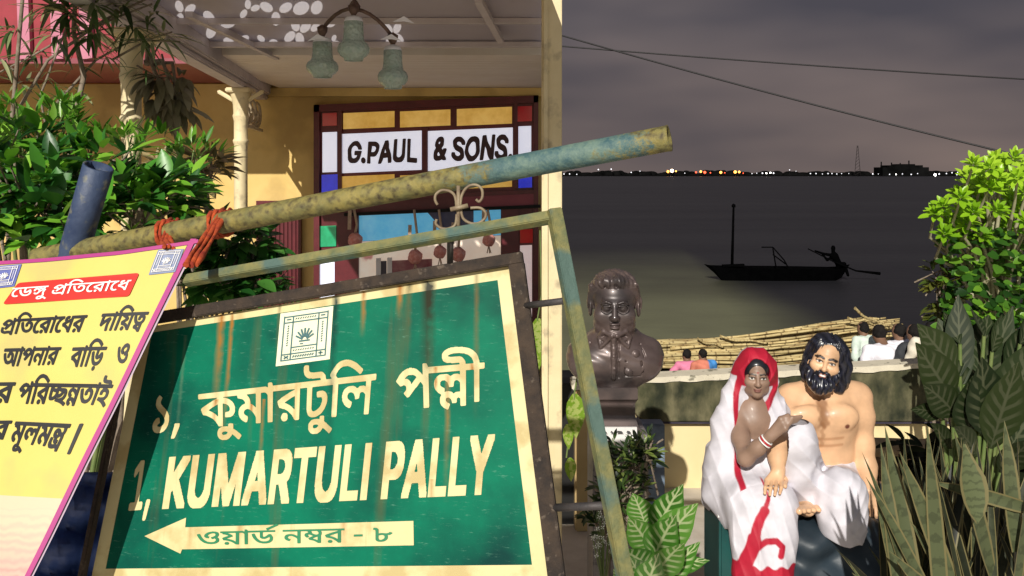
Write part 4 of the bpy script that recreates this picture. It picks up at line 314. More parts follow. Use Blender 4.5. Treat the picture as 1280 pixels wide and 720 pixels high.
# ------------------------------------------------------------------ setting: ground, bank, river, far bank
m_ground = mat('pale bounce paving', (.50, .44, .36), (.62, .56, .48), 5, .95, bump=.3)  # unseen ground made pale to bounce light up onto the ceilings
MB().box((-.6, -1.2, -.1), (30, 14.2, .2)).build('ground', m_ground)['kind'] = 'structure'
m_bank = mat('mud bank', (.05, .045, .035), (.10, .09, .07), 2.5, .95, bump=.5)
mb = MB(); pr = [(5.95, -.55), (9, -1.0), (12, -1.22), (14.2, -1.32), (15, -2.1), (17.5, -2.3), (22, -2.95), (24.5, -5.4)]
for i in range(len(pr)-1):
    (y0, z0), (y1, z1) = pr[i], pr[i+1]
    b0 = len(mb.v); mb.v += [(-40, y0, z0), (60, y0, z0), (60, y1, z1), (-40, y1, z1)]; mb.f.append((b0, b0+1, b0+2, b0+3)); mb.sm.append(False)
mb.build('river_bank', m_bank)['kind'] = 'structure'
def water_mat():
    m = mat('river water', (.020, .020, .023), (.013, .013, .016), .02, .45, bump=0, stretch=(.25, 3, 1), spec=.12)
    t = m.node_tree; b = t.nodes['Principled BSDF']
    tcn = t.nodes.new('ShaderNodeTexCoord'); mpn = t.nodes.new('ShaderNodeMapping'); mpn.inputs['Scale'].default_value = (.5, 1.6, 1); t.links.new(tcn.outputs['Object'], mpn.inputs[0])
    n = t.nodes.new('ShaderNodeTexNoise'); n.inputs['Scale'].default_value = .9; n.inputs['Detail'].default_value = 4; t.links.new(mpn.outputs[0], n.inputs[0])
    bp = t.nodes.new('ShaderNodeBump'); bp.inputs['Strength'].default_value = .25; bp.inputs['Distance'].default_value = .15; t.links.new(n.outputs[0], bp.inputs['Height']); t.links.new(bp.outputs[0], b.inputs['Normal'])
    # base colour: olive near the bank, dark farther out and to the right
    sp = t.nodes.new('ShaderNodeSeparateXYZ'); t.links.new(tcn.outputs['Object'], sp.inputs[0])
    mrn = t.nodes.new('ShaderNodeMapRange'); mrn.interpolation_type = 'SMOOTHSTEP'; t.links.new(sp.outputs[1], mrn.inputs[0]); mrn.inputs[1].default_value = 28; mrn.inputs[2].default_value = 85
    n2 = t.nodes.new('ShaderNodeTexNoise'); n2.inputs['Scale'].default_value = .07; n2.inputs['Detail'].default_value = 3; t.links.new(tcn.outputs['Object'], n2.inputs[0])
    cr_ = t.nodes.new('ShaderNodeValToRGB'); t.links.new(n2.outputs[0], cr_.inputs[0]); cr_.color_ramp.elements[0].position = .35; cr_.color_ramp.elements[0].color = (.110, .110, .066, 1); cr_.color_ramp.elements[1].position = .65; cr_.color_ramp.elements[1].color = (.210, .215, .125, 1)
    mrx = t.nodes.new('ShaderNodeMapRange'); mrx.interpolation_type = 'SMOOTHSTEP'; t.links.new(sp.outputs[0], mrx.inputs[0]); mrx.inputs[1].default_value = 9; mrx.inputs[2].default_value = 16
    mxm = t.nodes.new('ShaderNodeMath'); mxm.operation = 'MAXIMUM'; t.links.new(mrn.outputs[0], mxm.inputs[0]); t.links.new(mrx.outputs[0], mxm.inputs[1])
    mx_ = t.nodes.new('ShaderNodeMix'); mx_.data_type = 'RGBA'; t.links.new(mxm.outputs[0], mx_.inputs[0]); t.links.new(cr_.outputs[0], mx_.inputs[6])
    old = b.inputs['Base Color'].links[0].from_socket; t.links.new(old, mx_.inputs[7]); t.links.new(mx_.outputs[2], b.inputs['Base Color'])
    return m
WZ = -5.0
mb = MB(); mb.add([(-1800, 23, WZ), (1800, 23, WZ), (1800, 1460, WZ), (-1800, 1460, WZ)], [(0, 1, 2, 3)])
mb.build('river_water', water_mat())['kind'] = 'structure'
m_far = mat('far bank', (.003, .003, .003), (.005, .005, .005), .02, 1, spec=0)  # near-black base paints the night onto the far bank
MB().box((0, 1750, -4.6), (5200, 600, 2.4)).build('far_bank', m_far)['kind'] = 'structure'

# ------------------------------------------------------------------ the house
m_ochre = mat('ochre plaster', (.66, .46, .15), (.74, .54, .21), 2.2, .8, bump=.12, c3=(.50, .34, .12), scale3=1.6)
m_cream = mat('cream paint', (.66, .55, .32), (.74, .63, .39), 5, .6, bump=.15, c3=(.42, .35, .22), scale3=13, lo3=.56, hi3=.72)
m_beam = mat('beam paint', (.52, .45, .44), (.60, .53, .52), 6, .7, bump=.1)
m_red = mat('red boards', (.32, .018, .035), (.24, .012, .022), 4, .6)
m_pink = mat('pink trim', (.55, .20, .28), (.48, .16, .24), 8, .6)
m_maroon = mat('maroon gloss paint', (.085, .008, .014), (.13, .014, .022), 9, .35, bump=.05)
m_maroon2 = mat('lighter maroon', (.22, .035, .055), (.26, .045, .065), 5, .5)
m_black = mat('bar and gap shade black', (.01, .009, .008), rough=.9)
house = empty('house', (-1.0, 8, 0), 'ochre house with a columned porch, maroon door and red boarded upper storey beside the river', 'house')
def part(name, mb, m, parent=house, **k): return mb.build(name, m, parent, **k)
part('wall', MB().box((-2.65, 8.15, 1.40), (5.94, .3, 2.80)), m_ochre)
part('upper_wall', MB().box((-4.9, 7.28, 3.2), (4.96, 1.4, .70)), m_red)
part('side_wall', MB().box((-2.7, 10.3, 1.82), (5.8, 3.9, 3.64)), m_ochre)
part('upper_wall', MB().box((-.75, 8.2, 3.3), (2.06, .3, .9)), m_ochre)
for x in (71, 107, 30): part('trim_board', MB().bar(P(x, -8, 6.56), P(x+3, 74, 6.56), .085, .05, (0, 1, 0)), m_pink)
part('ledge', MB().box((-4.9, 7.28, 2.83), (4.98, 1.42, .04)), m_maroon2)
# porch: back ceiling of narrow boards, then a dark gap, then the thin front awning
m_bead = mat('ceiling boards', (.76, .66, .56), (.82, .73, .64), 3, .6)
t = m_bead.node_tree; wv = t.nodes.new('ShaderNodeTexWave'); wv.bands_direction = 'Y'; wv.inputs['Scale'].default_value = 3.2; wv.inputs['Distortion'].default_value = 0
tcn = t.nodes.new('ShaderNodeTexCoord'); t.links.new(tcn.outputs['Object'], wv.inputs[0]); bp = t.nodes.new('ShaderNodeBump'); bp.inputs['Strength'].default_value = .6; bp.inputs['Distance'].default_value = .02
t.links.new(wv.outputs[0], bp.inputs['Height']); t.links.new(bp.outputs[0], t.nodes['Principled BSDF'].inputs['Normal'])
def slab(pts, z, th): return MB().prism([(x, y, z) for x, y in pts], (0, 0, th))
part('ceiling', slab([(-2.1, 5.72), (.20, 5.72), (.30, 7.99), (-2.1, 7.99)], 2.76, .06), m_bead)
part('gap_shade_strip', MB().box((-.95, 5.55, 2.86), (2.3, .32, .02)), m_black)  # black strip paints in the shade of the recess
part('cornice', MB().box((-.95, 7.96, 2.72), (2.5, .07, .075)), m_ochre)
m_awn = mat('awning sheet', (.72, .63, .68), (.78, .70, .74), 3, .6); t = m_awn.node_tree
tl = t.nodes.new('ShaderNodeBsdfTranslucent'); tl.inputs[0].default_value = (.95, .93, 1, 1); ms = t.nodes.new('ShaderNodeMixShader'); ms.inputs[0].default_value = .5
t.links.new(t.nodes['Principled BSDF'].outputs[0], ms.inputs[1]); t.links.new(tl.outputs[0], ms.inputs[2]); t.links.new(ms.outputs[0], t.nodes['Material Output'].inputs[0])  # translucent so the pattern from the plate above shows below
mb = MB(); mb.add([(-1.62, 2.9, 2.80), (.12, 2.9, 2.80), (.18, 5.40, 2.80), (-2.0, 5.40, 2.80)], [(0, 1, 2, 3)]); part('awning', mb, m_awn)
# the dark plate over the awning, added unseen, its petal holes shaping the sunlight below
def on_awn(px, py): 
    Y = .80*FPX/(HY-py); return ((px-640)*Y/FPX - SUN.x/-SUN.z*.06, Y - SUN.y/-SUN.z*.06)
def inside(p, poly):
    r = False
    for i in range(len(poly)):
        (xa, ya), (xb, yb) = poly[i-1], poly[i]
        if (ya > p[1]) != (yb > p[1]) and p[0] < (xb-xa)*(p[1]-ya)/(yb-ya)+xa: r = not r
    return r
loops = [[(-1.9, 2.5), (.10, 2.5), (.19, 5.6), (-2.25, 5.6)]]; boxes = []
petals = [(262, 22, 30, 10, -.5), (287, 33, 14, 10, .3), (309, 32, 15, 11, .7), (276, 46, 15, 9, .1), (306, 47, 17, 9, -.35), (293, 55, 9, 5, .2), (338, 5, 17, 9, .4), (345, 26, 8, 19, .15), (363, 22, 7, 18, -.2), (378, 8, 12, 9, -.5), (345, 33, 10, 6, 0),
          (336, 45, 11, 12, .2), (365, 44, 9, 13, -.3), (383, 52, 14, 8, .1), (372, 31, 9, 6, .3), (410, 38, 10, 7, 0), (420, 22, 9, 8, .4), (497, 36, 13, 9, -.3), (482, 46, 10, 8, .3), (240, 10, 8, 24, .7), (215, 18, 7, 22, .8), (322, 60, 10, 4, 0), (250, 4, 10, 12, .2), (318, 14, 8, 12, -.4), (398, 9, 8, 10, .5)]
for fx_, fy_, n_, r0 in ((270, 30, 6, 17), (296, 52, 5, 12), (345, 14, 6, 16), (372, 40, 6, 15), (333, 52, 5, 10), (228, 16, 5, 14), (402, 30, 5, 12), (492, 42, 6, 13), (415, 52, 4, 8), (255, 56, 4, 8), (310, 12, 5, 11), (455, 58, 4, 7)):
    petals += [(fx_+r0*math.cos(2*PI*k/n_+fx_), fy_+r0*.72*math.sin(2*PI*k/n_+fx_), r0*.62, r0*.40, 2*PI*k/n_+fx_) for k in range(n_)]
petals = petals[25:]+petals[:25]
for cx, cy, rx, ry, a in petals:
    pts = []
    for k in range(14):
        th = 2*PI*k/14; e = 1-.3*math.cos(th+.6); u, v = rx*math.cos(th)*e*.88, ry*math.sin(th)*e*.88
        pts.append(on_awn(cx+u*math.cos(a)-v*math.sin(a), cy+u*math.sin(a)+v*math.cos(a)))
    bb = (min(p[0] for p in pts), max(p[0] for p in pts), min(p[1] for p in pts), max(p[1] for p in pts))
    if bb[2] > 2.6 and bb[3] < 5.5 and not any(inside(p, q) for q in boxes for p in pts) and not any(inside(p, pts) for q in boxes for p in q): loops.append(pts); boxes.append(pts)
vs_, fs_ = fill_loops(loops); mb = MB(); mb.add([(v.x, v.y, 2.86) for v in vs_], fs_)
m_plate = mat('dark plate', (.20, .17, .16), (.26, .22, .2), 5, .7); part('light_stencil', mb, m_plate)
part('roof', MB().box((-1.02, 6.9, 2.93), (2.5, 2.5, .10)), m_plate)
for a, b, wd in (((-1.98, 5.36, 2.775), (.18, 5.36, 2.775), .05), ((-1.85, 4.55, 2.78), (.15, 4.55, 2.78), .02)): part('batten', MB().bar(a, b, wd, .03), m_beam)
for x0, y0, x1, y1 in ((236, 18, 346, 72), (598, 0, 626, 51)):
    Ya, Yb = .775*FPX/(HY-y0), .765*FPX/(HY-y1); part('batten', MB().bar(P(x0, y0, Ya), P(x1, y1, Yb), .035, .03), m_beam)
bA, bB = Vector((-1.60, 2.9, 2.76)), Vector((-2.27, 7.99, 2.76))
part('beam', MB().bar(bA, bB, .17, .13).bar(bA-Vector((0, 0, .085)), bB-Vector((0, 0, .085)), .11, .04), m_beam, bevel=.01)
bm_at = lambda y: bA.lerp(bB, (y-bA.y)/(bB.y-bA.y))
def column(px, Y, r):
    x = bm_at(Y).x; mb = MB(); k = r/.055
    sec = [(.0, .10), (.05, .10), (.07, .075), (.12, .07), (.16, .058)]
    prof = [(rr*k, z) for z, rr in sec]+[(.056*k, .4), (.05*k, 2.19), (.052*k, 2.22), (.060*k, 2.235), (.060*k, 2.25), (.052*k, 2.262), (.053*k, 2.40), (.062*k, 2.43), (.062*k, 2.445), (.056*k, 2.46), (.060*k, 2.53), (.072*k, 2.58), (.080*k, 2.605), (.080*k, 2.62)]
    mb.lathe(prof, (x, Y, 0), 8); c = part('column', mb, m_cream)
    ORG_c = c
    part('capital', MB().box((x, Y, 2.638), (.18*k, .18*k, .035)).bar((x+.05*k, Y, 2.56), (x+.17*k, Y, 2.635), .035, .03).bar((x-.05*k, Y, 2.56), (x-.17*k, Y, 2.635), .035, .03), m_cream, parent=c, bevel=.008)
column(134, 4.05, .050); column(297, 6.9, .058)
# cast iron scrolls under the beam, added for their shadow pattern on the wall
m_iron = mat('painted iron', (.55, .46, .30), (.42, .33, .22), 20, .6, bump=.1)
for yc in (7.2, 7.45, 7.7):
    mb = MB()
    for r, dz in ((.105, 0), (.05, -.02)):
        mb.tube([(bm_at(yc).x, yc+r*math.cos(a*PI/8), 2.50+dz+r*math.sin(a*PI/8)) for a in range(17)], .013, 6)
    part('scroll', mb, m_iron)
part('scroll_rail', MB().bar((bm_at(7).x, 7, 2.375), (bm_at(7.95).x, 7.95, 2.375), .03, .025), m_iron)
# lit cream pillar at the porch's corner
xp = (690-640)*3.9/FPX
pil = part('pillar', MB().box((xp, 3.9+.05, 1.75), (.088, .10, 3.6)), m_cream, bevel=.004)
part('pillar_fillet', MB().box((xp-.028, 3.893, 1.75), (.018, .014, 3.6)), m_cream, parent=pil)
part('shutter', MB().box((P(349, 300, 7.95).x, 7.95, 1.25), (.40, .06, .98)), m_maroon)
for i in range(9): part('shutter_board', MB().box((P(329+i*5, 300, 7.95).x, 7.914, 1.25), (.028, .02, .94)), m_maroon)

# ------------------------------------------------------------------ the door with its coloured panes and lettering
door = part('door', MB(), m_maroon) if False else None
SL = -.043
def dq(px, py, Y=7.9): return P(px, py+SL*(px-532), Y)
def rect(x0, y0, x1, y1, Y, th): return MB().prism([dq(x0, y1, Y), dq(x1, y1, Y), dq(x1, y0, Y), dq(x0, y0, Y)], (0, th, 0))
door = part('door', rect(392, 125, 673, 480, 7.94, .05), m_maroon)
def glass(name, c, c2, rough=.12, emit=.0): return mat(name, c, c2, 7, rough, emit=emit, spec=.6)  # emit: glow added so the panes read bright in the porch shade
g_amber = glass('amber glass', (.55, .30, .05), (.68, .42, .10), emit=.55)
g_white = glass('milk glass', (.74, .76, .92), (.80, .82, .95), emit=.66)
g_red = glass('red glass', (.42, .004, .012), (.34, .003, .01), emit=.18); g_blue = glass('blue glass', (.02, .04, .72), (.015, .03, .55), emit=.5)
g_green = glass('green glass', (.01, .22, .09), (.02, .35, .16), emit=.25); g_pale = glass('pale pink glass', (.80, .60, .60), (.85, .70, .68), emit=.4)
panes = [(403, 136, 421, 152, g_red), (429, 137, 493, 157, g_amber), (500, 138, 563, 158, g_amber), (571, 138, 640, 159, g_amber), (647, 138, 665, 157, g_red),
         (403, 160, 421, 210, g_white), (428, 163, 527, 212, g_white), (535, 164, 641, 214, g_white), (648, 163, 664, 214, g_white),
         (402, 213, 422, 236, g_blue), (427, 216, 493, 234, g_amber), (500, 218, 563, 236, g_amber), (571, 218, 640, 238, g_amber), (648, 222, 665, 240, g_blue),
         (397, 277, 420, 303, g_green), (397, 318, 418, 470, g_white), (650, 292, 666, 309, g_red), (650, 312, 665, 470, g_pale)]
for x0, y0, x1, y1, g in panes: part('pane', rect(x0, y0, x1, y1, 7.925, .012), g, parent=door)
# bars standing proud between the panes
for x0, y0, x1, y1 in ((392, 125, 673, 134), (392, 125, 399, 480), (667, 125, 673, 480), (422, 134, 427, 240), (642.5, 134, 647, 240), (528.5, 160, 534, 240), (400, 243, 667, 248), (421, 262, 448, 480), (627, 262, 648, 480)):
    part('glazing_bar', rect(x0, y0, x1, y1, 7.895, .04), m_maroon, parent=door)
part('rail', rect(573, 246, 669, 264, 7.90, .03), m_maroon2, parent=door)  # lighter maroon puts the light on this panel into its colour
part('threshold_bar', rect(430, 262, 676, 266, 7.87, .05), m_black, parent=door)
m_letter = mat('brush lettering', (.035, .006, .012), (.05, .01, .02), 20, .4)
wob = lambda px, py: dq(px+.5*math.sin(py*.35+px*.11), py+.9*math.sin(px*.11), 7.918)
lettering('lettering', 'g_a', wob, m_letter, door, (433, 199), (521, 201), (436, 175), (522, 174), 0, 735)
lettering('lettering', 'g_b', wob, m_letter, door, (541, 200), (640, 203), (543, 174), (643, 174), 0, 735)
# the big display pane: sky reflection painted above, pale backing below, both given a glow
m_sky = glass('painted sky reflection', (.10, .42, .68), (.16, .50, .74), .08, emit=.5); m_show = mat('display backing', (.72, .55, .42), (.80, .72, .62), 1.5, .5, emit=.42, c3=(.45, .20, .18), scale3=2.5, lo3=.58, hi3=.62)
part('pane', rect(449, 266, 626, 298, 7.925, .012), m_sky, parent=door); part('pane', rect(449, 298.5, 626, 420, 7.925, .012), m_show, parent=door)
m_dark = mat('dark frame', (.03, .025, .05), rough=.4); m_wf = mat('white frame', (.7, .68, .68), rough=.5)
mb = MB(); mb.prism([dq(533, 264, 7.915), dq(560, 296, 7.915), dq(592, 296, 7.915), dq(592, 264, 7.915)], (0, .006, 0)); part('dark_reflection_panel', mb, mat('painted dark reflection', (.08, .09, .18), (.12, .12, .22), 5, .2), parent=door)  # dark reflection painted as a flat panel
for x in (470, 484): part('picture_frame', rect(x, 320, x+6, 420, 7.905, .01), m_wf, parent=door)
part('picture', rect(484, 324, 540, 420, 7.91, .008), mat('picture', (.25, .05, .08), (.4, .2, .2), 9, .5), parent=door)
part('picture', rect(473, 324, 483, 420, 7.912, .008), m_dark, parent=door)
# pink pith balls hung in the doorway, each on its string
m_pith = mat('pink pith', (.62, .20, .17), (.80, .42, .36), 30, .9, bump=.8); m_str = mat('tan string', (.55, .40, .28), (.4, .28, .2), 30, .8)
cats = [(444, 300, 9, 'pink pith ball hanging at the left edge of the display pane'), (519, 321, 9, 'pink pith ball hanging low in the middle of the display pane'), (550, 315, 8, 'small pink pith ball just left of the frame bar stub'), (573, 318, 9, 'dark pink pith ball just right of the frame bar stub'), (611, 300, 8, 'highest pink pith ball, at the right of the display pane')]
for px, py, r, lb in cats:
    c = P(px, py, 7.80); rr = r*7.8/FPX; t_ = empty('pith_ball_ornament', c, lb, 'ornament', 'pith ball ornaments hung in the doorway')
    mb = MB(); n = 12
    vs_ = []; 
    for i in range(9):
        for k in range(14):
            th = PI*i/8; a = 2*PI*k/14; q = rr*(1+.10*math.sin(5*a+3*th*4)); vs_.append(c+Vector((q*math.sin(th)*math.cos(a), q*math.sin(th)*math.sin(a), q*math.cos(th))))
    mb.add(vs_, [(i*14+k, i*14+(k+1) % 14, (i+1)*14+(k+1) % 14, (i+1)*14+k) for i in range(8) for k in range(14)], True); mb.build('ball', m_pith, t_)
    top = Vector((c.x-.01, c.y, P(0, 262, 7.8).z)); mb = MB().tube([c+Vector((0, 0, rr)), (c+top)/2+Vector((.02, 0, 0)), top], .012, 5).bar(c+Vector((-.05, -.01, rr+.03)), c+Vector((-.045, -.01, rr+.22)), .03, .012, (0, 1, 0)); mb.build('string', m_str, t_)
    mb = MB()
    for k in range(5): mb.tube([c+Vector((0, 0, -rr*.8)), c+Vector((.02*math.cos(k*1.3), .02*math.sin(k*1.3), -rr-.06))], .004, 4)
    mb.build('tassel', m_str, t_)
# ------------------------------------------------------------------ chandelier under the awning
m_brass = mat('tarnished brass', (.10, .06, .05), (.2, .13, .1), 30, .4, metal=.6); m_cap = mat('white lamp cap', (.8, .8, .84), rough=.35)
m_lamp = mat('pressed green glass', (.50, .64, .55), (.64, .74, .66), 40, .12, trans=.35, spec=.8)
t = m_lamp.node_tree; bn = t.nodes['Principled BSDF']; wv = t.nodes.new('ShaderNodeTexMagic') if False else t.nodes.new('ShaderNodeTexVoronoi'); wv.inputs['Scale'].default_value = 80
tcn = t.nodes.new('ShaderNodeTexCoord'); t.links.new(tcn.outputs['Object'], wv.inputs[0]); bp = t.nodes.new('ShaderNodeBump'); bp.inputs['Strength'].default_value = .8; bp.inputs['Distance'].default_value = .006; t.links.new(wv.outputs[0], bp.inputs['Height']); t.links.new(bp.outputs[0], bn.inputs['Normal'])
YC = 3.45
chand = empty('chandelier', P(443, -12, YC), 'three armed chandelier with pressed green glass shades hanging under the porch awning', 'chandelier')
hub = P(443, 8, YC)
mb = MB().tube([Vector((hub.x, hub.y, 2.80)), hub+Vector((0, 0, -.02))], .006, 8); mb.lathe([(.0, -.03), (.02, -.02), (.024, 0), (.012, .02), (0, .03)], hub, 12); mb.build('stem', m_brass, chand)
def shade(px, py0, py1, rpx, Y, name='shade'):
    c = P(px, py0, Y); h = (py1-py0)*Y/FPX; r = rpx*Y/FPX
    prof = [(.50, 0), (.60, -.03), (.62, -.30), (.66, -.45), (.72, -.52), (.90, -.58), (1.0, -.68), (.98, -.78), (.82, -.88), (.62, -.93), (.58, -1.0), (.50, -.99), (.55, -.90), (.8, -.80), (.88, -.68), (.6, -.5), (.55, -.3), (.52, -.04)]
    s = MB().lathe([(r*a, h*b) for a, b in prof], c, 24).build(name, m_lamp, chand)
    MB().lathe([(0, .022), (.010, .02), (r*.50, .012), (r*.58, .0), (r*.56, -.018), (0, -.018)], c, 20).build('cap', m_cap, s)
    return c
c0 = shade(442, 26, 76, 20, YC-.05); c1 = shade(403, 52, 97, 20, YC+.12); c2 = shade(491, 62, 111, 19, YC+.10)
for c in (c0, c1, c2):
    a = hub+Vector((0, 0, -.01)); e = c+Vector((0, 0, .05)); m_ = (a+e)/2+Vector((0, 0, .05))
    pts = [a.lerp(m_, k/5).lerp(m_.lerp(e, k/5), k/5) for k in range(6)]
    MB().tube(pts, .008, 8).lathe([(0, .02), (.022, .008), (.02, -.01), (.008, -.03)], e, 12).build('arm', m_brass, chand)
m_leafw = mat('white metal leaf', (.8, .78, .82), rough=.4)
for dx, dz, s in ((.10, -.13, 1), (-.10, -.13, -1), (.15, -.06, 1)):
    p = hub+Vector((dx, 0, dz)); MB().prism([p, p+Vector((.045*s, .0, .022)), p+Vector((.085*s, 0, -.006)), p+Vector((.045*s, 0, .002))], (0, .006, 0)).build('metal_leaf', m_leafw, chand)
# ------------------------------------------------------------------ the green street sign on its pipe frame
PS = Plane(P(400, 530, 1.92), (.97, -.20, 0), (0, .25, .97)); sgn = PS.at
m_retro = mat('green reflective sheet', (.001, .165, .090), (.001, .115, .068), 7.0, .5, c3=(.001, .040, .034), scale3=4.5, lo3=.46, hi3=.70, spec=.08, detail=9)
def weather(m, rust=(.42, .17, .03), amt=.75, xs=14, lo=.60, hi=.72):
    """rust runs: vertical streaks over an existing base colour"""
    t = m.node_tree; b = t.nodes['Principled BSDF']; lk = b.inputs['Base Color'].links
    tcn = t.nodes.new('ShaderNodeTexCoord'); mpn = t.nodes.new('ShaderNodeMapping'); mpn.inputs['Scale'].default_value = (xs, 1, .9); t.links.new(tcn.outputs['Object'], mpn.inputs[0])
    n = t.nodes.new('ShaderNodeTexNoise'); n.inputs['Scale'].default_value = 1.6; n.inputs['Detail'].default_value = 5; t.links.new(mpn.outputs[0], n.inputs[0])
    r = t.nodes.new('ShaderNodeMapRange'); r.inputs[1].default_value = lo; r.inputs[2].default_value = hi; r.inputs[4].default_value = amt; t.links.new(n.outputs[0], r.inputs[0])
    x = t.nodes.new('ShaderNodeMix'); x.data_type = 'RGBA'; t.links.new(r.outputs[0], x.inputs[0]); x.inputs[7].default_value = tuple(rust)+(1,)
    if lk: t.links.new(lk[0].from_socket, x.inputs[6])
    else: x.inputs[6].default_value = b.inputs['Base Color'].default_value
    t.links.new(x.outputs[2], b.inputs['Base Color']); return m
weather(m_retro, (.10, .09, .035), .55, 11, .60, .74)
t = m_retro.node_tree   # fine pale scratches and specks
b_ = t.nodes['Principled BSDF']; tcn = t.nodes.new('ShaderNodeTexCoord'); mpn = t.nodes.new('ShaderNodeMapping'); mpn.inputs['Scale'].default_value = (9, 30, 60); mpn.inputs['Rotation'].default_value = (0, .35, 0); t.links.new(tcn.outputs['Object'], mpn.inputs[0])
n_ = t.nodes.new('ShaderNodeTexNoise'); n_.inputs['Scale'].default_value = 3; n_.inputs['Detail'].default_value = 9; n_.inputs['Roughness'].default_value = .8; t.links.new(mpn.outputs[0], n_.inputs[0])
r_ = t.nodes.new('ShaderNodeMapRange'); r_.inputs[1].default_value = .58; r_.inputs[2].default_value = .70; r_.inputs[4].default_value = .6; t.links.new(n_.outputs[0], r_.inputs[0])
x_ = t.nodes.new('ShaderNodeMix'); x_.data_type = 'RGBA'; t.links.new(r_.outputs[0], x_.inputs[0]); t.links.new(b_.inputs['Base Color'].links[0].from_socket, x_.inputs[6]); x_.inputs[7].default_value = (.16, .36, .26, 1); t.links.new(x_.outputs[2], b_.inputs['Base Color'])
m_crm = weather(mat('cream reflective sheet', (.68, .61, .33), (.62, .54, .27), 6, .5, c3=(.50, .40, .18), scale3=12, spec=.25), (.46, .22, .05), .8, 15, .64, .76)
m_rust = mat('rusted angle iron', (.016, .011, .009), (.05, .032, .02), 22, .85, bump=.9, c3=(.13, .10, .075), scale3=60, lo3=.60, hi3=.72)
m_pipe = mat('flaking painted pipe', (.27, .22, .06), (.15, .14, .05), 26, .65, bump=.6, c3=(.05, .036, .018), scale3=60, lo3=.46, hi3=.72, detail=10)
t = m_pipe.node_tree; b_ = t.nodes['Principled BSDF']; tcn = t.nodes.new('ShaderNodeTexCoord'); sp = t.nodes.new('ShaderNodeSeparateXYZ'); t.links.new(tcn.outputs['Object'], sp.inputs[0])
n_ = t.nodes.new('ShaderNodeTexNoise'); n_.inputs['Scale'].default_value = 22; n_.inputs['Detail'].default_value = 9; n_.inputs['Roughness'].default_value = .75; t.links.new(tcn.outputs['Object'], n_.inputs[0])
ad = t.nodes.new('ShaderNodeMath'); ad.operation = 'MULTIPLY_ADD'; t.links.new(n_.outputs[0], ad.inputs[0]); ad.inputs[1].default_value = .55; t.links.new(sp.outputs[0], ad.inputs[2])
r_ = t.nodes.new('ShaderNodeMapRange'); r_.inputs[1].default_value = .51; r_.inputs[2].default_value = .57; t.links.new(ad.outputs[0], r_.inputs[0])
r2 = t.nodes.new('ShaderNodeMapRange'); r2.inputs[1].default_value = .86; r2.inputs[2].default_value = .92; r2.inputs[3].default_value = 1; r2.inputs[4].default_value = 0; t.links.new(ad.outputs[0], r2.inputs[0])
mu = t.nodes.new('ShaderNodeMath'); mu.operation = 'MULTIPLY'; t.links.new(r_.outputs[0], mu.inputs[0]); t.links.new(r2.outputs[0], mu.inputs[1])
x_ = t.nodes.new('ShaderNodeMix'); x_.data_type = 'RGBA'; t.links.new(mu.outputs[0], x_.inputs[0]); t.links.new(b_.inputs['Base Color'].links[0].from_socket, x_.inputs[6])
cb = t.nodes.new('ShaderNodeValToRGB'); cb.color_ramp.elements[0].position = .40; cb.color_ramp.elements[0].color = (.04, .10, .115, 1); cb.color_ramp.elements[1].position = .6; cb.color_ramp.elements[1].color = (.14, .21, .17, 1); t.links.new(n_.outputs[0], cb.inputs[0]); t.links.new(cb.outputs[0], x_.inputs[7]); t.links.new(x_.outputs[2], b_.inputs['Base Color'])
m_bar = mat('mossy painted bar', (.22, .20, .07), (.11, .13, .06), 34, .75, bump=.6, c3=(.075, .13, .11), scale3=9, lo3=.50, hi3=.60, detail=10)
def streaks(m, items):
    """single rust and dirt runs at given places on the sheet: (px, py at the top, half width, length, colour, strength)"""
    t = m.node_tree; b = t.nodes['Principled BSDF']; org = sgn(420, 725); tcn = t.nodes.new('ShaderNodeTexCoord'); sp = t.nodes.new('ShaderNodeSeparateXYZ'); t.links.new(tcn.outputs['Object'], sp.inputs[0])
    n = t.nodes.new('ShaderNodeTexNoise'); n.inputs['Scale'].default_value = 38; n.inputs['Detail'].default_value = 7; t.links.new(tcn.outputs['Object'], n.inputs[0])
    def mth(op, x, y=None, cl=False):
        q = t.nodes.new('ShaderNodeMath'); q.operation = op; q.use_clamp = cl
        for k, v in enumerate((x, y)):
            if v is None: continue
            if isinstance(v, (int, float)): q.inputs[k].default_value = v
            else: t.links.new(v, q.inputs[k])
        return q.outputs[0]
    for px, py, w_, L, col, amt in items:
        p = sgn(px, py)-org
        dx = mth('ABSOLUTE', mth('ADD', sp.outputs[0], mth('ADD', mth('MULTIPLY', n.outputs[0], -w_*.9), -p.x+w_*.45))); a = mth('SUBTRACT', 1.0, mth('DIVIDE', dx, w_), True)
        dz = mth('SUBTRACT', p.z, sp.outputs[2]); c = mth('SUBTRACT', 1.0, mth('DIVIDE', dz, L), True); up = mth('GREATER_THAN', dz, -.002)
        f_ = mth('MULTIPLY', mth('MULTIPLY', a, c), mth('MULTIPLY', mth('MULTIPLY', n.outputs[0], up), amt*2), True)
        x = t.nodes.new('ShaderNodeMix'); x.data_type = 'RGBA'; t.links.new(f_, x.inputs[0]); t.links.new(b.inputs['Base Color'].links[0].from_socket, x.inputs[6]); x.inputs[7].default_value = tuple(col)+(1,); t.links.new(x.outputs[2], b.inputs['Base Color'])
R_, D_ = (.34, .14, .02), (.02, .022, .010)
runs = [(278, 388, .012, .22, R_, 1.1), (291, 386, .007, .30, R_, .9), (455, 365, .008, .10, R_, 1.0), (500, 358, .010, .07, R_, 1.1), (536, 352, .020, .26, D_, 1.3), (512, 356, .010, .16, (.10, .085, .03), .9), (596, 345, .008, .30, (.16, .10, .03), .7), (350, 376, .006, .14, (.12, .10, .04), .7), (420, 368, .012, .40, (.004, .03, .025), .9), (560, 470, .008, .25, R_, .6), (330, 500, .006, .16, R_, .8), (232, 420, .006, .3, (.12, .2, .12), .5)]
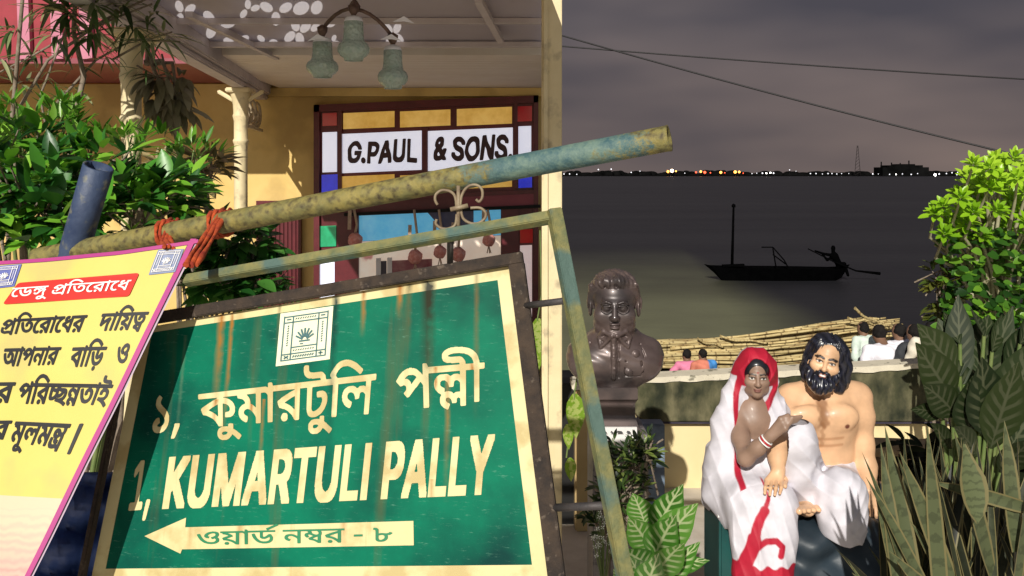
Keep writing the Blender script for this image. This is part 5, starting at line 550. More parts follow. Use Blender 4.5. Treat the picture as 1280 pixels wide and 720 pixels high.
streaks(m_retro, runs); streaks(m_crm, runs+[(545, 460, .006, .12, R_, 1.1), (590, 455, .006, .1, R_, 1.0), (270, 500, .008, .1, R_, .9), (315, 500, .006, .1, R_, 1.0), (380, 490, .006, .1, R_, .8), (540, 600, .008, .12, R_, .7), (240, 640, .008, .1, R_, .7), (300, 655, .01, .08, R_, .6), (430, 648, .01, .08, R_, .6)])
sign = empty('street_sign', sgn(420, 725) , 'green and cream street sign in English and Bengali on a rusty pipe frame', 'street sign')
def sheet(name, q, off, m, parent, th=.0, n=14):
    mb = MB(); vs_ = []
    for j in range(n+1):
        for i in range(n+1):
            s, u = i/n, j/n
            px = (1-s)*((1-u)*q[0][0]+u*q[3][0])+s*((1-u)*q[1][0]+u*q[2][0]); py = (1-s)*((1-u)*q[0][1]+u*q[3][1])+s*((1-u)*q[1][1]+u*q[2][1]); vs_.append((px, py))
    return vs_
O_ = [(178, 410), (638, 332), (691, 728), (112, 733)]; I_ = [(190, 415.5), (622, 350), (665, 706), (132, 711)]
board = MB().prism([sgn(x, y, -.003) for x, y in O_], -PS.n*.004).build('board', m_rust, sign)
mb = MB()
for i in range(4):
    j = (i+1) % 4; mb.add([sgn(*O_[i]), sgn(*O_[j]), sgn(*I_[j]), sgn(*I_[i])], [(0, 1, 2, 3)])
mb.build('cream_border', m_crm, board)
MB().add([sgn(*p) for p in I_], [(0, 1, 2, 3)]).build('green_panel', m_retro, board)
d1 = lambda px, py: sgn(px, py, .0015); d2 = lambda px, py: sgn(px, py, .003)
lettering('lettering', 'b_num', d1, m_crm, board, (190, 541), (224, 538), (196, 498), (230, 495), 0, 600)
lettering('lettering', 'b_name', d1, m_crm, board, (250, 534), (467, 516), (248, 493), (471, 467))
lettering('lettering', 'b_name2', d1, m_crm, board, (497, 513), (606, 500), (495, 462), (606, 453))
lettering('lettering', 'e_num', d1, m_crm, board, (161, 637), (187, 634), (170, 578), (196, 575), 0, 730)
lettering('lettering', 'e_name', d1, m_crm, board, (203, 635.5), (613, 617), (212, 572), (619, 543.5), -20, 750)
ar = MB(); ar.add([d1(181, 670), d1(233, 647), d1(232, 659), d1(228, 686.5), d1(226, 692)], [(0, 4, 3, 2, 1)]); ar.add([d1(232, 659), d1(517, 651), d1(517.5, 681.5), d1(228, 686.5)], [(0, 1, 2, 3)])
arrow = ar.build('arrow', m_crm, board)
m_grn = mat('green ink', (.01, .17, .07), (.015, .22, .09), 20, .4)
m_blue = mat('dark green line', (.03, .12, .13), rough=.5)
lettering('lettering', 'b_ward', d2, m_grn, board, (247, 681), (491, 676.5), (247, 664.5), (491, 658.5))
def emblem(fn, q, m_bg, m_ln, parent, name='emblem', fn2=None):
    B = lambda s, u: tuple((1-s)*((1-u)*q[3][k]+u*q[0][k])+s*((1-u)*q[2][k]+u*q[1][k]) for k in (0, 1))
    e = MB().add([fn(*B(0, 0)), fn(*B(1, 0)), fn(*B(1, 1)), fn(*B(0, 1))], [(0, 1, 2, 3)]).build(name, m_bg, parent)
    mb = MB(); f2 = lambda s, u: fn2(*B(s, u))
    def ln(a, b, wd=.011):
        d = (b[0]-a[0], b[1]-a[1]); L = math.hypot(*d); nx_, ny_ = -d[1]/L*wd, d[0]/L*wd
        mb.add([f2(a[0]-nx_, a[1]-ny_), f2(b[0]-nx_, b[1]-ny_), f2(b[0]+nx_, b[1]+ny_), f2(a[0]+nx_, a[1]+ny_)], [(0, 1, 2, 3)])
    for a in (.09, .91): ln((a, .08), (a, .93)); ln((.1, a), (.9, a))
    for a in (.26, .74): ln((a, .1), (a, .9))
    for a in (.20, .32, .80): ln((.1 if a != .32 else .27, a), (.9 if a != .32 else .73, a))
    for k in range(9):                       # the small script lines round the frame, and a lotus in the middle
        ln((.30+k*.045, .845), (.325+k*.045, .875), .008); ln((.30+k*.045, .25), (.325+k*.045, .275), .008); ln((.30+k*.045, .125), (.33+k*.045, .165), .011)
        ln((.165, .36+k*.045), (.19, .385+k*.045), .010); ln((.81, .36+k*.045), (.835, .385+k*.045), .010)
    for a, b in (((.14, .12), (.22, .17)), ((.14, .17), (.22, .12)), ((.78, .15), (.86, .15)), ((.82, .11), (.82, .18)), ((.14, .86), (.22, .86)), ((.78, .86), (.86, .86))): ln(a, b, .012)
    for k in range(7):
        a = PI*(k+.5)/7; c = (.5, .44); r = .17; ln((c[0]+.04*math.cos(a), c[1]+.05*math.sin(a)), (c[0]+r*math.cos(a), c[1]+r*math.sin(a)+.05), .016)
    ln((.40, .42), (.60, .42), .014); ln((.42, .37), (.48, .365), .01)
    mb.build('emblem_drawing', m_ln, e); return e
m_crm2 = mat('pale cream sticker', (.80, .80, .58), (.74, .72, .5), 20, .4)
emblem(d1, [(351, 392), (417, 382.5), (412.5, 449), (345, 458)], m_crm2, m_blue, board, fn2=d2)
# rusty angle iron round the board
fr = [(166, 404, 26), (648, 322, 26), (703, 735, 24), (100, 745, 20)]
def fbar(mb, a, b, w_, off=.012, th=.02): mb.bar(sgn(a[0], a[1], off), sgn(b[0], b[1], off), w_, th, PS.n); return mb
mb = MB(); fbar(mb, (160, 404.5), (655, 323), .026); fbar(mb, (647, 330), (699, 735), .034); fbar(mb, (168, 412), (104, 735), .012); mb.build('angle_iron_frame', m_rust, sign, bevel=.002)
# the thick pipe above, open at its end
pa, pb = P(160, 301, 2.20), P(832, 173.5, 1.76); dv = (pb-pa).normalized(); R_ = .0262
prof = [(R_, -.30)]+[(R_, (pb-pa).length*k/40) for k in range(41)]+[(R_+.001, (pb-pa).length+.008), (R_-.004, (pb-pa).length+.008), (R_-.005, (pb-pa).length-.2)]
MB().lathe(prof, pa, 24, dv).build('pipe', m_pipe, sign)
# flat bar frame: along the top, then down the right side
q0, q1, q2 = P(232, 351, 1.98), P(692, 271, 1.80), P(786, 745, 1.62)
MB().bar(q0, q1+(q1-q0).normalized()*.014, .023, .023, (0, -1.0, .75)).build('top_bar', m_bar, sign, bevel=.002)
MB().bar(q1+Vector((0, -.004, .016)), q2, .027, .026, (.35, -1, 0)).build('side_bar', m_bar, sign, bevel=.002)
m_st = mat('dark steel', (.03, .028, .03), (.06, .05, .05), 30, .6, bump=.3)
for a, b, r in ((sgn(655, 383, .01), P(706, 376, 1.775), .007), (sgn(690, 634, .01), P(757, 632, 1.685), .008), (P(563, 292, 1.855), sgn(561, 336, -.01), .007)): MB().tube([a, b], r, 8).build('stub', m_st, sign)
# wrought scroll between pipe and bar
m_scr = mat('worn wrought iron', (.16, .11, .07), (.30, .24, .15), 30, .6, bump=.3)
ys = 1.87
def pix(pts, r=.0042): return MB().tube([P(x, y, ys) for x, y in pts], r, 8)
def arc(cx, cy, rx, ry, a0, a1, n=14): return [(cx+rx*math.cos(math.radians(a0+(a1-a0)*k/n)), cy+ry*math.sin(math.radians(a0+(a1-a0)*k/n))) for k in range(n+1)]
sc = pix([(573, 232), (573, 262), (573, 290)], .0042).build('scroll', m_scr, sign)
def curve_pts(c, n=6):
    c = [c[0]]+c+[c[-1]]; o = []
    for i in range(1, len(c)-2):
        for k in range(n):
            t = k/n; o.append(tuple(.5*(2*c[i][j]+(c[i+1][j]-c[i-1][j])*t+(2*c[i-1][j]-5*c[i][j]+4*c[i+1][j]-c[i+2][j])*t*t+(3*c[i][j]-c[i-1][j]-3*c[i+1][j]+c[i+2][j])*t**3) for j in (0, 1)))
    return o+[c[-2]]
for pts in ([(571, 264), (569, 246), (562, 239), (552, 238), (545, 243), (544, 250), (547, 256)], [(575, 264), (577, 245), (584, 234), (594, 231), (602, 236), (603, 246), (599, 252), (595, 249)], [(571, 268), (569, 281), (560, 286), (551, 285), (545, 280), (546, 274)], [(576, 262), (579, 273), (588, 279), (598, 279), (606, 273), (607, 266), (600, 260), (588, 260)]):
    pix(curve_pts(pts), .0031).build('scroll_curl', m_scr, sc)
MB().tube([P(563, 262, ys-.008), P(585, 257, ys-.008)], .005, 8).build('scroll_collar', m_scr, sc)

# ------------------------------------------------------------------ the yellow banner tied in front
PB = Plane(P(120, 500, 1.85), (.985, -.13, 0), (0, .44, .90))
def bn(px, py, off=0.0): return PB.at(px, py, off+.0015*math.sin(px*.03+py*.011)+.001*math.sin(py*.035))
banner = empty('banner', bn(0, 735), 'yellow printed banner with black Bengali lines, red heading and magenta edging, tied at its corner', 'banner')
m_yel = mat('yellow print', (.66, .56, .15), (.62, .52, .13), 3, .5, c3=(.54, .46, .15), scale3=5, spec=.3); m_mag = mat('magenta edging', (.42, .035, .20), (.36, .03, .2), 6, .4, c3=(.16, .05, .3), scale3=1.6, lo3=.56, hi3=.6)
m_lil = mat('lilac hem', (.45, .36, .44), rough=.6); m_redp = mat('red print', (.72, .02, .012), (.66, .018, .01), 5, .4); m_blk = mat('black print', (.012, .011, .013), rough=.4); m_wht = mat('white print', (.85, .83, .8), rough=.4)
m_gry = mat('grey blue print', (.16, .20, .34), (.24, .28, .42), 40, .5)
def patch(name, top, bot, off, m, parent, nx=26, ny=30):
    """top/bot: functions s-> (px, py)"""
    mb = MB(); vs_ = []
    for j in range(ny+1):
        for i in range(nx+1):
            a, b = top(i/nx), bot(i/nx); u = j/ny; vs_.append(bn(a[0]+(b[0]-a[0])*u, a[1]+(b[1]-a[1])*u, off))
    mb.add(vs_, [(j*(nx+1)+i, j*(nx+1)+i+1, (j+1)*(nx+1)+i+1, (j+1)*(nx+1)+i) for j in range(ny) for i in range(nx)], True); return mb.build(name, m, parent)
def topy(x): 
    xs = [-400, -120, 0, 60, 150, 235, 250]; yy = [352, 334, 326, 322, 314, 301, 298]
    return float(np.interp(x, xs, yy))
lerp2 = lambda a, b, s: (a[0]+(b[0]-a[0])*s, a[1]+(b[1]-a[1])*s)
Tl, Tr, Br, Bl = (-150, 336), (247, 298), (28, 745), (-330, 745)
tp = lambda s: (Tl[0]+(Tr[0]-Tl[0])*s, topy(Tl[0]+(Tr[0]-Tl[0])*s))
full = patch('sheet', tp, lambda s: lerp2(Bl, Br, s), -.004, m_lil, banner)
xr = lambda y, d: Tr[0]+(Br[0]-Tr[0])*(y-Tr[1])/(Br[1]-Tr[1])-d
def row(y, dr): 
    return lambda s: (Tl[0]+(Bl[0]-Tl[0])*(y-336)/(745-336)+(xr(y, dr)-(Tl[0]+(Bl[0]-Tl[0])*(y-336)/(745-336)))*s, y)
tin = lambda s: (Tl[0]+(xr(306, 10)-Tl[0])*s, topy(Tl[0]+(xr(306, 10)-Tl[0])*s)+5)
mid = lambda s: (row(618, 9)(s)[0], 608+ (row(618, 9)(s)[0]+200)*.055)
patch('printed_face', tin, mid, 0, m_yel, full)
m_beach = mat('printed picture', (.80, .66, .58), (.72, .50, .46), 3, .45, stretch=(1, 1, 6)); t = m_beach.node_tree; b_ = t.nodes['Principled BSDF']
tcn = t.nodes.new('ShaderNodeTexCoord'); sp = t.nodes.new('ShaderNodeSeparateXYZ'); t.links.new(tcn.outputs['Generated'], sp.inputs[0])
wv = t.nodes.new('ShaderNodeTexWave'); wv.bands_direction = 'Z'; wv.inputs['Scale'].default_value = 22; wv.inputs['Distortion'].default_value = 7; wv.inputs['Detail'].default_value = 3; t.links.new(tcn.outputs['Object'], wv.inputs[0])
cr_ = t.nodes.new('ShaderNodeValToRGB'); el = cr_.color_ramp.elements; el[0].position = 0; el[0].color = (.52, .10, .12, 1); el[1].position = .95; el[1].color = (.66, .52, .36, 1); e3 = el.new(.45); e3.color = (.62, .36, .30, 1)
ad = t.nodes.new('ShaderNodeMath'); ad.operation = 'MULTIPLY_ADD'; t.links.new(wv.outputs[0], ad.inputs[0]); ad.inputs[1].default_value = .22; t.links.new(sp.outputs[2], ad.inputs[2]); t.links.new(ad.outputs[0], cr_.inputs[0]); t.links.new(cr_.outputs[0], b_.inputs['Base Color'])
patch('printed_picture', mid, row(745, 9), 0, m_beach, full)
patch('edging', tp, tin if False else (lambda s: (tp(s)[0], tp(s)[1]+4.5)), .0005, m_mag, full, 30, 1)
mb = MB(); n = 30; vs_ = []
for j in range(n+1):
    y = 298+(745-298)*j/n; vs_ += [bn(xr(y, 9), y, .0005), bn(xr(y, 2.2), y, .0005)]
mb.add(vs_, [(2*j, 2*j+1, 2*j+3, 2*j+2) for j in range(n)], True); mb.build('edging', m_mag, full)
b1 = lambda px, py: bn(px, py, .002); b2 = lambda px, py: bn(px, py, .0045)
def rpoly(q, r=4):
    o = []
    for i in range(4):
        p, a, b = Vector(q[i]), Vector(q[i-1]), Vector(q[(i+1) % 4]); da, db = (a-p).normalized()*r, (b-p).normalized()*r
        for k in range(5): u = k/4; o.append((p+da).lerp(p, u).lerp(p.lerp(p+db, u), u))
    return o
pl = rpoly([(23, 353.7), (175, 341.6), (162, 371), (4, 380.7)])
v_, f_ = fill_loops([[(p.x*.01, p.y*.01) for p in pl]])
MB().add([bn(v.x*100, v.y*100, .003) for v in v_], f_).build('heading_plate', m_redp, full)
lettering('heading_lettering', 'y_pill', b2, m_wht, full, (13, 372), (161, 363), (17, 360.5), (166, 350.5))
for k, q in (('y_1a', ((0, 417.5), (103, 415), (5, 400), (111, 394.5))), ('y_1b', ((121, 414), (178, 411.5), (129, 393), (187, 390))), ('y_2a', ((0, 458), (70, 455.5), (6, 436), (78, 434.5))), ('y_2b', ((86, 459), (126, 457), (92, 435), (135, 434))),
             ('y_3a', ((-8, 503), (13, 503), (-2, 478), (20, 478))), ('y_3b', ((20, 504), (132, 506), (26, 479), (142, 481))), ('y_4a', ((-14, 549), (8, 549), (-7, 526), (16, 526))), ('y_4b', ((11, 553), (77, 559), (20, 527), (90, 530.5)))):
    lettering('lettering', k, b1, m_blk, full, *q)
lettering('lettering', 'y_2c', b1, m_blk, full, (143, 455), (157, 455), (149, 433), (163, 433), 0, 560)
lettering('lettering', 'y_4c', b1, m_blk, full, (85, 567), (89, 567), (100, 530), (105, 530), 0, 640)
emblem(b1, [(198, 312.5), (230, 311), (219, 340), (186, 344)], m_gry, m_wht, full, fn2=b2); emblem(b1, [(-8, 333), (27, 330), (18, 358), (-15, 362)], mat('blue print', (.08, .10, .34), (.12, .14, .4), 40, .5), m_wht, full, fn2=b2)
# ------------------------------------------------------------------ blue post, rags, tarpaulin
m_bp = mat('blue weathered paint', (.022, .040, .095), (.05, .075, .14), 18, .55, bump=.4, c3=(.16, .16, .12), scale3=34, lo3=.56, hi3=.72, detail=10)
a, b = P(84, 345, 2.28), P(123, 208, 2.22); dv2 = (b-a).normalized(); L_ = (b-a).length
post = empty('pipe_post', (a.x-.15, a.y, 0), 'blue painted pipe post leaning right, rising out of the leaves behind the yellow banner', 'post')
MB().lathe([(.037, -1.2), (.037, 0), (.037, L_*.5), (.037, L_), (.031, L_+.001), (.030, L_-.15)], a, 24, dv2).build('pipe', m_bp, post)
MB().lathe([(.0375, -.1), (.0382, -.1), (.0382, .05), (.0375, .05)], a, 24, dv2).build('yellow_band', m_pipe, post)
m_rag = mat('orange red rag', (.50, .08, .015), (.26, .025, .010), 40, .9, bump=.8)
def rag(lb, pts, wd, nm='rag_tie'):
    mb = MB()
    for dx in (-1, 0, 1):
        mb.tube([p+Vector((dx*wd, .006*dx, .004*math.sin(i+dx))) for i, p in enumerate(pts)], [.0052+.002*math.sin(i*2+dx) for i in range(len(pts))], 7)
    o = mb.build(nm, m_rag, None, org=pts[0]); tag(o, lb, 'rag', 'rags tying the banner to the pipe'); return o
def ring_at(px, py, Y, dx=0): 
    c = P(px, py, Y); return [c+dv.cross(Vector((0, 0, 1))).normalized()*(.031*math.sin(k*PI/6))+Vector((0, 0, .031*math.cos(k*PI/6)))+dv*.004*k*.4 for k in range(13)]
rag('short orange rag wound round the pipe above the emblem on the banner', ring_at(209, 292, 2.165)+[P(207, 302, 2.12), P(212, 309, 2.0), bn(213, 312, .01)], .008)
rag('long red rag slanting from the pipe down to the corner of the banner', ring_at(274, 280, 2.12)+[P(268, 284, 2.06), P(262, 296, 2.0), P(253, 309, 1.95), P(245, 320, 1.9), P(239, 330, 1.86)], .009)
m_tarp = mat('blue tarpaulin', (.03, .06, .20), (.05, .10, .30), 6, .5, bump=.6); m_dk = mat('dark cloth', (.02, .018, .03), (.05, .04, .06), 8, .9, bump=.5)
mb = MB(); vs_ = []
for j in range(15):
    for i in range(15):
        px, py = 10+150*i/14, 590+160*j/14; vs_.append(P(px, py, 2.35+.05*math.sin(i*1.1+j*.5)+.04*math.sin(j*1.3)))
mb.add(vs_, [(j*15+i, j*15+i+1, (j+1)*15+i+1, (j+1)*15+i) for j in range(14) for i in range(14)], True); b_o = mb.build('tarpaulin', m_tarp, None, org=P(80, 740, 2.35)); tag(b_o, 'crumpled blue tarpaulin in the gap between the banner and the green sign', 'tarpaulin')
sm = b_o.modifiers.new('thick', 'SOLIDIFY'); sm.thickness = .01
# ------------------------------------------------------------------ parapet, low walls, gate post
m_moss = mat('mossy concrete', (.15, .135, .072), (.05, .052, .022), 6, .9, bump=.8, c3=(.014, .018, .007), scale3=9, lo3=.42, hi3=.66, stretch=(1, 1, .6), lo=.4, hi=.6, detail=9); m_cop = mat('lime washed coping', (.72, .66, .52), (.60, .54, .42), 9, .85, bump=.3, c3=(.25, .23, .17), scale3=14, lo3=.60, hi3=.66)
YW = 5.5
a, b = P(800, 474.5, YW), P(1400, 443, YW); zb = P(0, 527, YW).z
par = empty('parapet', ((a.x+b.x)/2, YW, 0), 'mossy concrete river parapet with a whitewashed top behind the two seated statues', 'parapet')
pts = [Vector((a.x+.02, YW, a.z-.02))]
cz = (a.z+zb)/2; rr = (a.z-zb)/2
loop = [Vector((a.x+.06, YW, a.z-.012)), Vector((b.x, YW, b.z-.012)), Vector((b.x, YW, zb))]+[Vector((a.x+.06-.11*math.sin(k*PI/10), YW, cz-rr*math.cos(k*PI/10))) for k in range(11)]
MB().prism(loop, (0, .12, 0)).build('wall', m_moss, par, bevel=.012)
mb = MB(); n = 60; vs_ = []
for i in range(n+1):
    u = i/n; p = a.lerp(b, u); z0 = p.z-.012; j = .006*math.sin(i*1.7)+.005*math.sin(i*.6)
    vs_ += [(p.x, YW-.012+j*.6, z0-.012+j*.5), (p.x, YW-.016+j*.6, z0+.024), (p.x, YW+.13, z0+.026), (p.x, YW+.13, z0-.012)]
mb.add(vs_, [(i*4+k, (i+1)*4+k, (i+1)*4+(k+1) % 4, i*4+(k+1) % 4) for i in range(n) for k in range(4)]+[(0, 1, 2, 3), (n*4+3, n*4+2, n*4+1, n*4)]); mb.build('coping', m_cop, par)
m_yw = mat('yellow limewash', (.74, .60, .32), (.80, .67, .38), 2, .85, bump=.1, c3=(.62, .48, .25), scale3=1.3)
lw = empty('low_wall', (2, YW+.1, 0), 'pale yellow plastered low wall under the mossy parapet', 'wall')
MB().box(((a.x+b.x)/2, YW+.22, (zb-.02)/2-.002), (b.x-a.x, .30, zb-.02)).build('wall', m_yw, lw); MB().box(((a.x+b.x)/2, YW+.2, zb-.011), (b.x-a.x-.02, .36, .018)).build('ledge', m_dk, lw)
m_slab = mat('blue grey marble', (.16, .22, .30), (.26, .33, .42), 9, .5, c3=(.10, .13, .18), scale3=5)
a, b = P(798, 612, 4.6), P(829, 527, 4.6); o = MB().box(((a.x+b.x)/2, 4.6, b.z/2-.0), (b.x-a.x, .10, b.z)).build('marble_slab', m_slab, None, org=((a.x+b.x)/2, 4.6, 0), bevel=.006); tag(o, 'blue grey marble slab standing upright between the bust pedestal and the yellow wall', 'slab')
m_post = mat('tan plaster', (.42, .30, .13), (.5, .36, .17), 4, .8, bump=.2)
a, b = P(719, 700, 4.9), P(748, 486, 4.9); gp = empty('gate_post', ((a.x+b.x)/2, 4.9, 0), 'tan plastered gate post behind the bust pedestal beside the dark gap', 'post')
MB().box(((a.x+b.x)/2, 4.95, b.z/2), (b.x-a.x, .12, b.z)).build('shaft', m_post, gp, bevel=.008); MB().box(((a.x+b.x)/2, 4.95, b.z+.02), (b.x-a.x+.04, .17, .04)).build('cap', m_cop, gp, bevel=.006)
a, b = P(700, 700, 4.98), P(719, 480, 4.98); o = MB().box(((a.x+b.x)/2, 5.02, b.z/2), (b.x-a.x, .05, b.z)).build('dark_gap_sheet', mat('black gap sheet', (.012, .012, .012), rough=.6, metal=.3), None, org=((a.x+b.x)/2, 5.02, 0), bevel=.004); tag(o, 'black sheet standing for the dark gap between the cream pillar and the tan gate post', 'dark gap')  # black sheet added where there is only a dark gap
# split logs stacked behind the man
m_log = mat('weathered wood', (.26, .16, .09), (.14, .08, .045), 16, .9, bump=.7, stretch=(.6, 4, 4)); m_end = mat('pale log end', (.48, .36, .22), (.36, .25, .14), 20, .9, bump=.3)
for px, py, r, L, lb, ya in ((1108, 560, .055, .8, 'pale split log lying topmost under the parapet behind the bearded man', 0), (1100, 576, .05, .7, 'second log from the top of the woodpile behind the bearded man', .2), (1110, 590, .05, .7, 'brown log in the middle of the woodpile behind the bearded man', -.1), (1102, 606, .055, .75, 'dark log low in the woodpile behind the bearded man', .15), (1112, 624, .055, .8, 'lowest log of the woodpile behind the bearded man', -.05)):
    c = P(px, py, 4.7); t_ = empty('split_log', c, lb, 'log', 'logs stacked under the parapet'); d = Vector((1, ya, .02)).normalized()
    MB().tube([c-d*L/2+Vector((0, 0, .01*math.sin(k))) + d*L*k/7 for k in range(8)], [r*(1+.08*math.sin(k*2.1)) for k in range(8)], 9).build('wood', m_end if py == 560 else m_log, t_)
    MB().lathe([(r*.92, 0), (r*.5, .004), (0, .005)], c-d*(L/2+.002), 12, -d).build('cut_end', m_end, t_)
for px, py, r, lb in ((1112, 632, .05, 'round cut log end low beside the snake plant leaves'), (1106, 652, .045, 'small round log end at the foot of the woodpile')):
    c = P(px, py, 4.1); t_ = empty('round_log', c, lb, 'log', 'round logs beside the snake plant'); MB().tube([c, c+Vector((.05, .45, 0))], r, 14).build('wood', m_log, t_); MB().lathe([(r*.95, 0), (r*.6, .006), (r*.2, .002), (0, .004)], c+Vector((0, -.002, 0)), 14, Vector((-.1, -1, 0)).normalized()).build('cut_end', m_end, t_)
# ------------------------------------------------------------------ smooth bodies: blended volumes turned into one surface
def rot(yaw=0, pitch=0, roll=0):   # degrees; yaw about z, pitch about x, roll about y (head frame: x right, -y face, z up)
    return np.array(Matrix.Rotation(math.radians(yaw), 3, 'Z') @ Matrix.Rotation(math.radians(roll), 3, 'Y') @ Matrix.Rotation(math.radians(pitch), 3, 'X'))
class Fig:
    def __init__(s, lo, hi, h):
        s.lo = np.array(lo, np.float32); s.h = h; s.n = np.ceil((np.array(hi)-s.lo)/h).astype(int)+1
        s.F = np.full(tuple(s.n), 1.0, np.float32)
    def _reg(s, lo, hi, m):
        i0 = np.maximum(0, np.floor((np.array(lo)-m-s.lo)/s.h).astype(int)); i1 = np.minimum(s.n, np.ceil((np.array(hi)+m-s.lo)/s.h).astype(int)+1)
        if np.any(i1 <= i0): return None
        ax = [(s.lo[k]+s.h*np.arange(i0[k], i1[k])).astype(np.float32) for k in range(3)]
        return tuple(slice(a, b) for a, b in zip(i0, i1)), ax[0][:, None, None], ax[1][None, :, None], ax[2][None, None, :]
    def _mix(s, sl, d, k, sub):
        A = s.F[sl]
        if sub: h = np.maximum(k-np.abs(A+d), 0)/k if k > 0 else 0; s.F[sl] = np.maximum(A, -d)+h*h*k*.25
        else: h = np.maximum(k-np.abs(A-d), 0)/k if k > 0 else 0; s.F[sl] = np.minimum(A, d)-h*h*k*.25
        return s
    def cone(s, a, b, ra, rb, k=.02, sub=False):
        a, b = np.array(a, float), np.array(b, float); r = max(ra, rb); g = s._reg(np.minimum(a, b)-r, np.maximum(a, b)+r, k+4*s.h)
        if g is None: return s
        sl, X, Y, Z = g; ba = b-a; l2 = ba@ba+1e-12
        t = np.clip(((X-a[0])*ba[0]+(Y-a[1])*ba[1]+(Z-a[2])*ba[2])/l2, 0, 1)
        d = np.sqrt((X-a[0]-ba[0]*t)**2+(Y-a[1]-ba[1]*t)**2+(Z-a[2]-ba[2]*t)**2)-(ra+(rb-ra)*t)
        return s._mix(sl, d, k, sub)
    def path(s, pts, rs, k=.02, sub=False):
        for i in range(len(pts)-1): s.cone(pts[i], pts[i+1], rs[i], rs[i+1], k, sub)
        return s
    def ell(s, c, r, R=None, k=.02, sub=False):
        c = np.array(c, float); r = np.array(r, float); m = r.max() if R is not None else r
        g = s._reg(c-m, c+m, k+4*s.h)
        if g is None: return s
        sl, X, Y, Z = g; x, y, z = X-c[0], Y-c[1], Z-c[2]
        if R is not None: x, y, z = (R[0, 0]*x+R[1, 0]*y+R[2, 0]*z, R[0, 1]*x+R[1, 1]*y+R[2, 1]*z, R[0, 2]*x+R[1, 2]*y+R[2, 2]*z)
        k0 = np.sqrt((x/r[0])**2+(y/r[1])**2+(z/r[2])**2); k1 = np.sqrt((x/r[0]**2)**2+(y/r[1]**2)**2+(z/r[2]**2)**2)+1e-9
        return s._mix(sl, k0*(k0-1)/k1, k, sub)
    def warp(s, fn):
        ax = [(s.lo[k]+s.h*np.arange(s.n[k])).astype(np.float32) for k in range(3)]
        s.F += np.where(np.abs(s.F) < .08, fn(ax[0][:, None, None], ax[1][None, :, None], ax[2][None, None, :]), 0); return s
    def front(s, px, py, d=0.0):       # first point of the surface met by the sight line through a photo position
        for y in np.arange(s.lo[1], s.lo[1]+s.h*s.n[1], s.h*.5):
            p = np.array(P(px, py, y)); i = np.round((p-s.lo)/s.h).astype(int)
            if np.all(i >= 0) and np.all(i < s.n) and s.F[tuple(i)] < 0: return p-np.array([0, d, 0])
        return np.array(P(px, py, Y0))
    def cut(s, o, off=0.0, k=.006):    # remove another figure's volume (same grid)
        d = o.F-off; h = np.maximum(k-np.abs(s.F+d), 0)/k; s.F = np.maximum(s.F, -d)+h*h*k*.25; return s
    def mesh(s):
        F = s.F; S = F < 0; n = s.n
        offs = [(i, j, k) for i in (0, 1) for j in (0, 1) for k in (0, 1)]
        cnt = sum(S[i:n[0]-1+i, j:n[1]-1+j, k:n[2]-1+k].astype(np.int8) for i, j, k in offs)
        act = (cnt > 0) & (cnt < 8); I = np.argwhere(act); idx = np.full(act.shape, -1, np.int64); idx[act] = np.arange(len(I))
        V = np.stack([F[I[:, 0]+i, I[:, 1]+j, I[:, 2]+k] for i, j, k in offs], 1)
        acc = np.zeros((len(I), 3)); c = np.zeros(len(I))
        for a in range(8):
            for b in range(a+1, 8):
                oa, ob = np.array(offs[a]), np.array(offs[b])
                if np.abs(oa-ob).sum() != 1: continue
                x = (V[:, a] < 0) != (V[:, b] < 0); d = V[:, a]-V[:, b]; t = np.where(x, V[:, a]/np.where(d == 0, 1, d), 0)
                acc += np.where(x[:, None], oa+(ob-oa)*t[:, None], 0); c += x
        vs = (I+acc/np.maximum(c, 1)[:, None])*s.h+s.lo
        fs = []
        for ax in range(3):
            o1, o2 = [(1, 2), (2, 0), (0, 1)][ax]
            A = np.take(S, range(n[ax]-1), ax); B = np.take(S, range(1, n[ax]), ax)
            E = np.argwhere(A != B); m = (E[:, o1] > 0) & (E[:, o2] > 0) & (E[:, o1] < n[o1]-1) & (E[:, o2] < n[o2]-1); E = E[m]
            fl = A[E[:, 0], E[:, 1], E[:, 2]]
            q = []
            for d1, d2 in ((1, 1), (0, 1), (0, 0), (1, 0)):
                e = E.copy(); e[:, o1] -= d1; e[:, o2] -= d2; q.append(idx[e[:, 0], e[:, 1], e[:, 2]])
            q = np.stack(q, 1); q[~fl] = q[~fl][:, ::-1]; fs.append(q)
        return vs, np.concatenate(fs)
def np_mesh(name, vs, fs, m, parent, paint=None, org=None):
    me = bpy.data.meshes.new(name); nv, nf = len(vs), len(fs)
    me.vertices.add(nv); me.vertices.foreach_set('co', np.ascontiguousarray(vs, np.float32).ravel())
    me.loops.add(nf*4); me.polygons.add(nf); me.loops.foreach_set('vertex_index', np.ascontiguousarray(fs, np.int32).ravel()); me.polygons.foreach_set('loop_start', np.arange(0, nf*4, 4, dtype=np.int32))
    me.update(calc_edges=True); me.validate()
    if paint is not None:
        at = me.attributes.new('paint', 'FLOAT_COLOR', 'POINT'); at.data.foreach_set('color', np.concatenate([paint, np.ones((nv, 1))], 1).astype(np.float32).ravel())
    return link(name, me, m, parent, org, smooth=True)
def ss(x, a, b): t = np.clip((x-a)/(b-a), 0, 1); return t*t*(3-2*t)
def segd(p, pts):                 # distance to a polyline, p (n, d)
    best = np.full(len(p), 1e9)
    for a, b in zip(pts[:-1], pts[1:]):
        a, b = np.array(a, float), np.array(b, float); ba = b-a; t = np.clip(((p-a)@ba)/(ba@ba+1e-12), 0, 1); best = np.minimum(best, np.linalg.norm(p-a-t[:, None]*ba, axis=1))
    return best
def blend(c, col, a): return c+(np.array(col)-c)*np.clip(a, 0, 1)[:, None]
def L3(p): return np.array(p, float)
